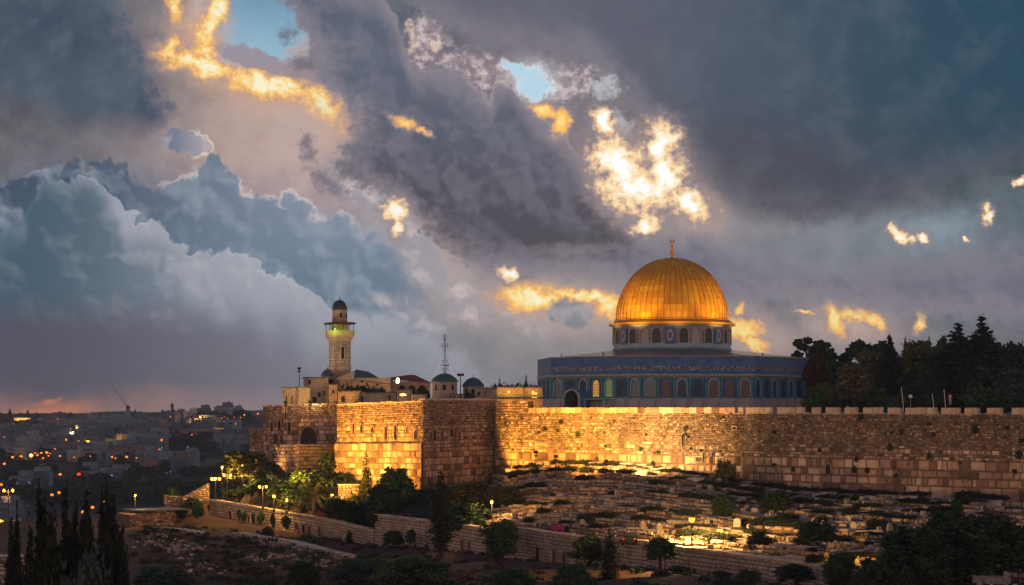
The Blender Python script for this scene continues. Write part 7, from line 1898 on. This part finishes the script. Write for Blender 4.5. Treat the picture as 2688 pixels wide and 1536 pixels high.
# glowing facades
def lit_block(px0, px1, y0, y1, lab, mat, e=0):
    hp = hill_at((px0 + px1) / 2, y1)
    if hp is None: return
    x, y, z = hp; w = (px1 - px0) * y / F; h = (y1 - y0) * y / F
    T = thing('lit_building', lab, 'building', (x, y - 4, z))
    mb = MB(); mb.box((0, 4, h / 2 - 3), (w, 8, h + 6)); mb.build('wall', M['housewarm'], T); mb = MB(); mb.box((0, 4, h + .2), (w + 1, 9, .4)); mb.build('roof', M['housegrey'], T)
    nw = max(2, int(w / 7))
    for k in range(nw):
        mb = MB(); mb.add([(-1.1, 0, 0), (1.1, 0, 0), (1.1, 0, 2.0), (-1.1, 0, 2.0)], [(0, 1, 2, 3)]); mb.build('window', M['lampwarm'], T, loc=(-w / 2 + w * (k + .5) / nw, -.06, h * .4))
    point(T, (0, -9, h * .4), e, (1, .45, .1), 1.0)
lit_block(375, 428, 1092, 1108, 'long low building glowing orange on the skyline between two dark trees', 'housewarm', 90000)
lit_block(228, 256, 1150, 1176, 'building with an orange glowing front in the middle of the far town', 'housewarm', 50000)
lit_block(165, 240, 1140, 1152, 'row of orange-lit shop fronts on the far slope', 'housewarm', 45000)
lit_block(540, 625, 1126, 1145, 'long pale building with small red and white lights below the right skyline', 'housewarm', 9000)
lit_block(40, 82, 1098, 1110, 'pale orange-lit house at the left end of the skyline', 'housewarm', 26000)
# windmill and chimney-like tower on the skyline
hp = hill_at(336, 1100)
x, y, z = hp
y = 1560.0; x = X(336, y); zt = Z(1066, y); zb_ = Z(1102, y)
T = thing('windmill', 'white tapering windmill tower with one raised sail on the skyline', 'windmill', (x, y, zb_)); H = zt - zb_
mb = MB(); mb.lathe([(3.2, -7), (2.7, 0), (1.5, H * .86), (1.5, H * .86)], 14); mb.build('tower', M['housepale'], T)
mb = MB(); mb.lathe([(1.8, H * .86), (1.6, H * .95), (.5, H * 1.04), (.02, H * 1.06)], 14); mb.build('cap', M['iron'], T)
for an in (126, 306):
    L_ = (18.5 if an == 126 else 5.0); mb = MB(); mb.tube((0, -2, H * .93), (L_ * math.cos(R(an)), -2, H * .93 + L_ * math.sin(R(an))), .22, .10, 5)
    mb.build('sail', M['iron'], T)
hp = hill_at(452, 1100); y = 1700.0; x = X(452, y); zb_ = Z(1100, y); H = Z(1058, y) - zb_
T = thing('slender_tower', 'slender dark tower with a knobbed top on the skyline right of the windmill', 'tower', (x, y, zb_))
mb = MB(); mb.lathe([(1.7, -3), (1.5, 0), (1.2, H * .8), (1.2, H * .8)], 10); mb.build('shaft', M['housegrey'], T)
mb = MB(); mb.lathe([(1.9, H * .8), (1.9, H * .86), (1.0, H * .88), (.9, H * .95), (.3, H * 1.02), (.02, H * 1.06)], 10); mb.build('top', M['iron'], T)
print('houses', nh, 'objects', len(COL.objects))
# ------------------------------------------------------------------ evening air
mb = MB()
zlo = float(GZ[(GP[:, 1] > -150) & (GP[:, 1] < 2600) & (np.abs(GP[:, 0]) < 1000)].min()) - 1.0
mb.prism([(-1000, -60), (1000, -60), (1000, 2600), (-1000, 2600)], zlo, 37.0)
hm = bpy.data.materials.new('evening_haze'); hm.use_nodes = True
ht = NT(hm.node_tree); hb = hm.node_tree.nodes['Principled BSDF']; hm.node_tree.nodes.remove(hb)
pv = ht.node('ShaderNodeVolumePrincipled'); pv.inputs['Color'].default_value = (0.55, 0.72, 0.95, 1); pv.inputs['Density'].default_value = HAZE
ht.l.new(pv.outputs[0], [n for n in hm.node_tree.nodes if n.type == 'OUTPUT_MATERIAL'][0].inputs['Volume'])
hz_ = mb.build('haze', hm); tag(hz_, 'thin bluish evening haze over the valley and the far town', kind='stuff')
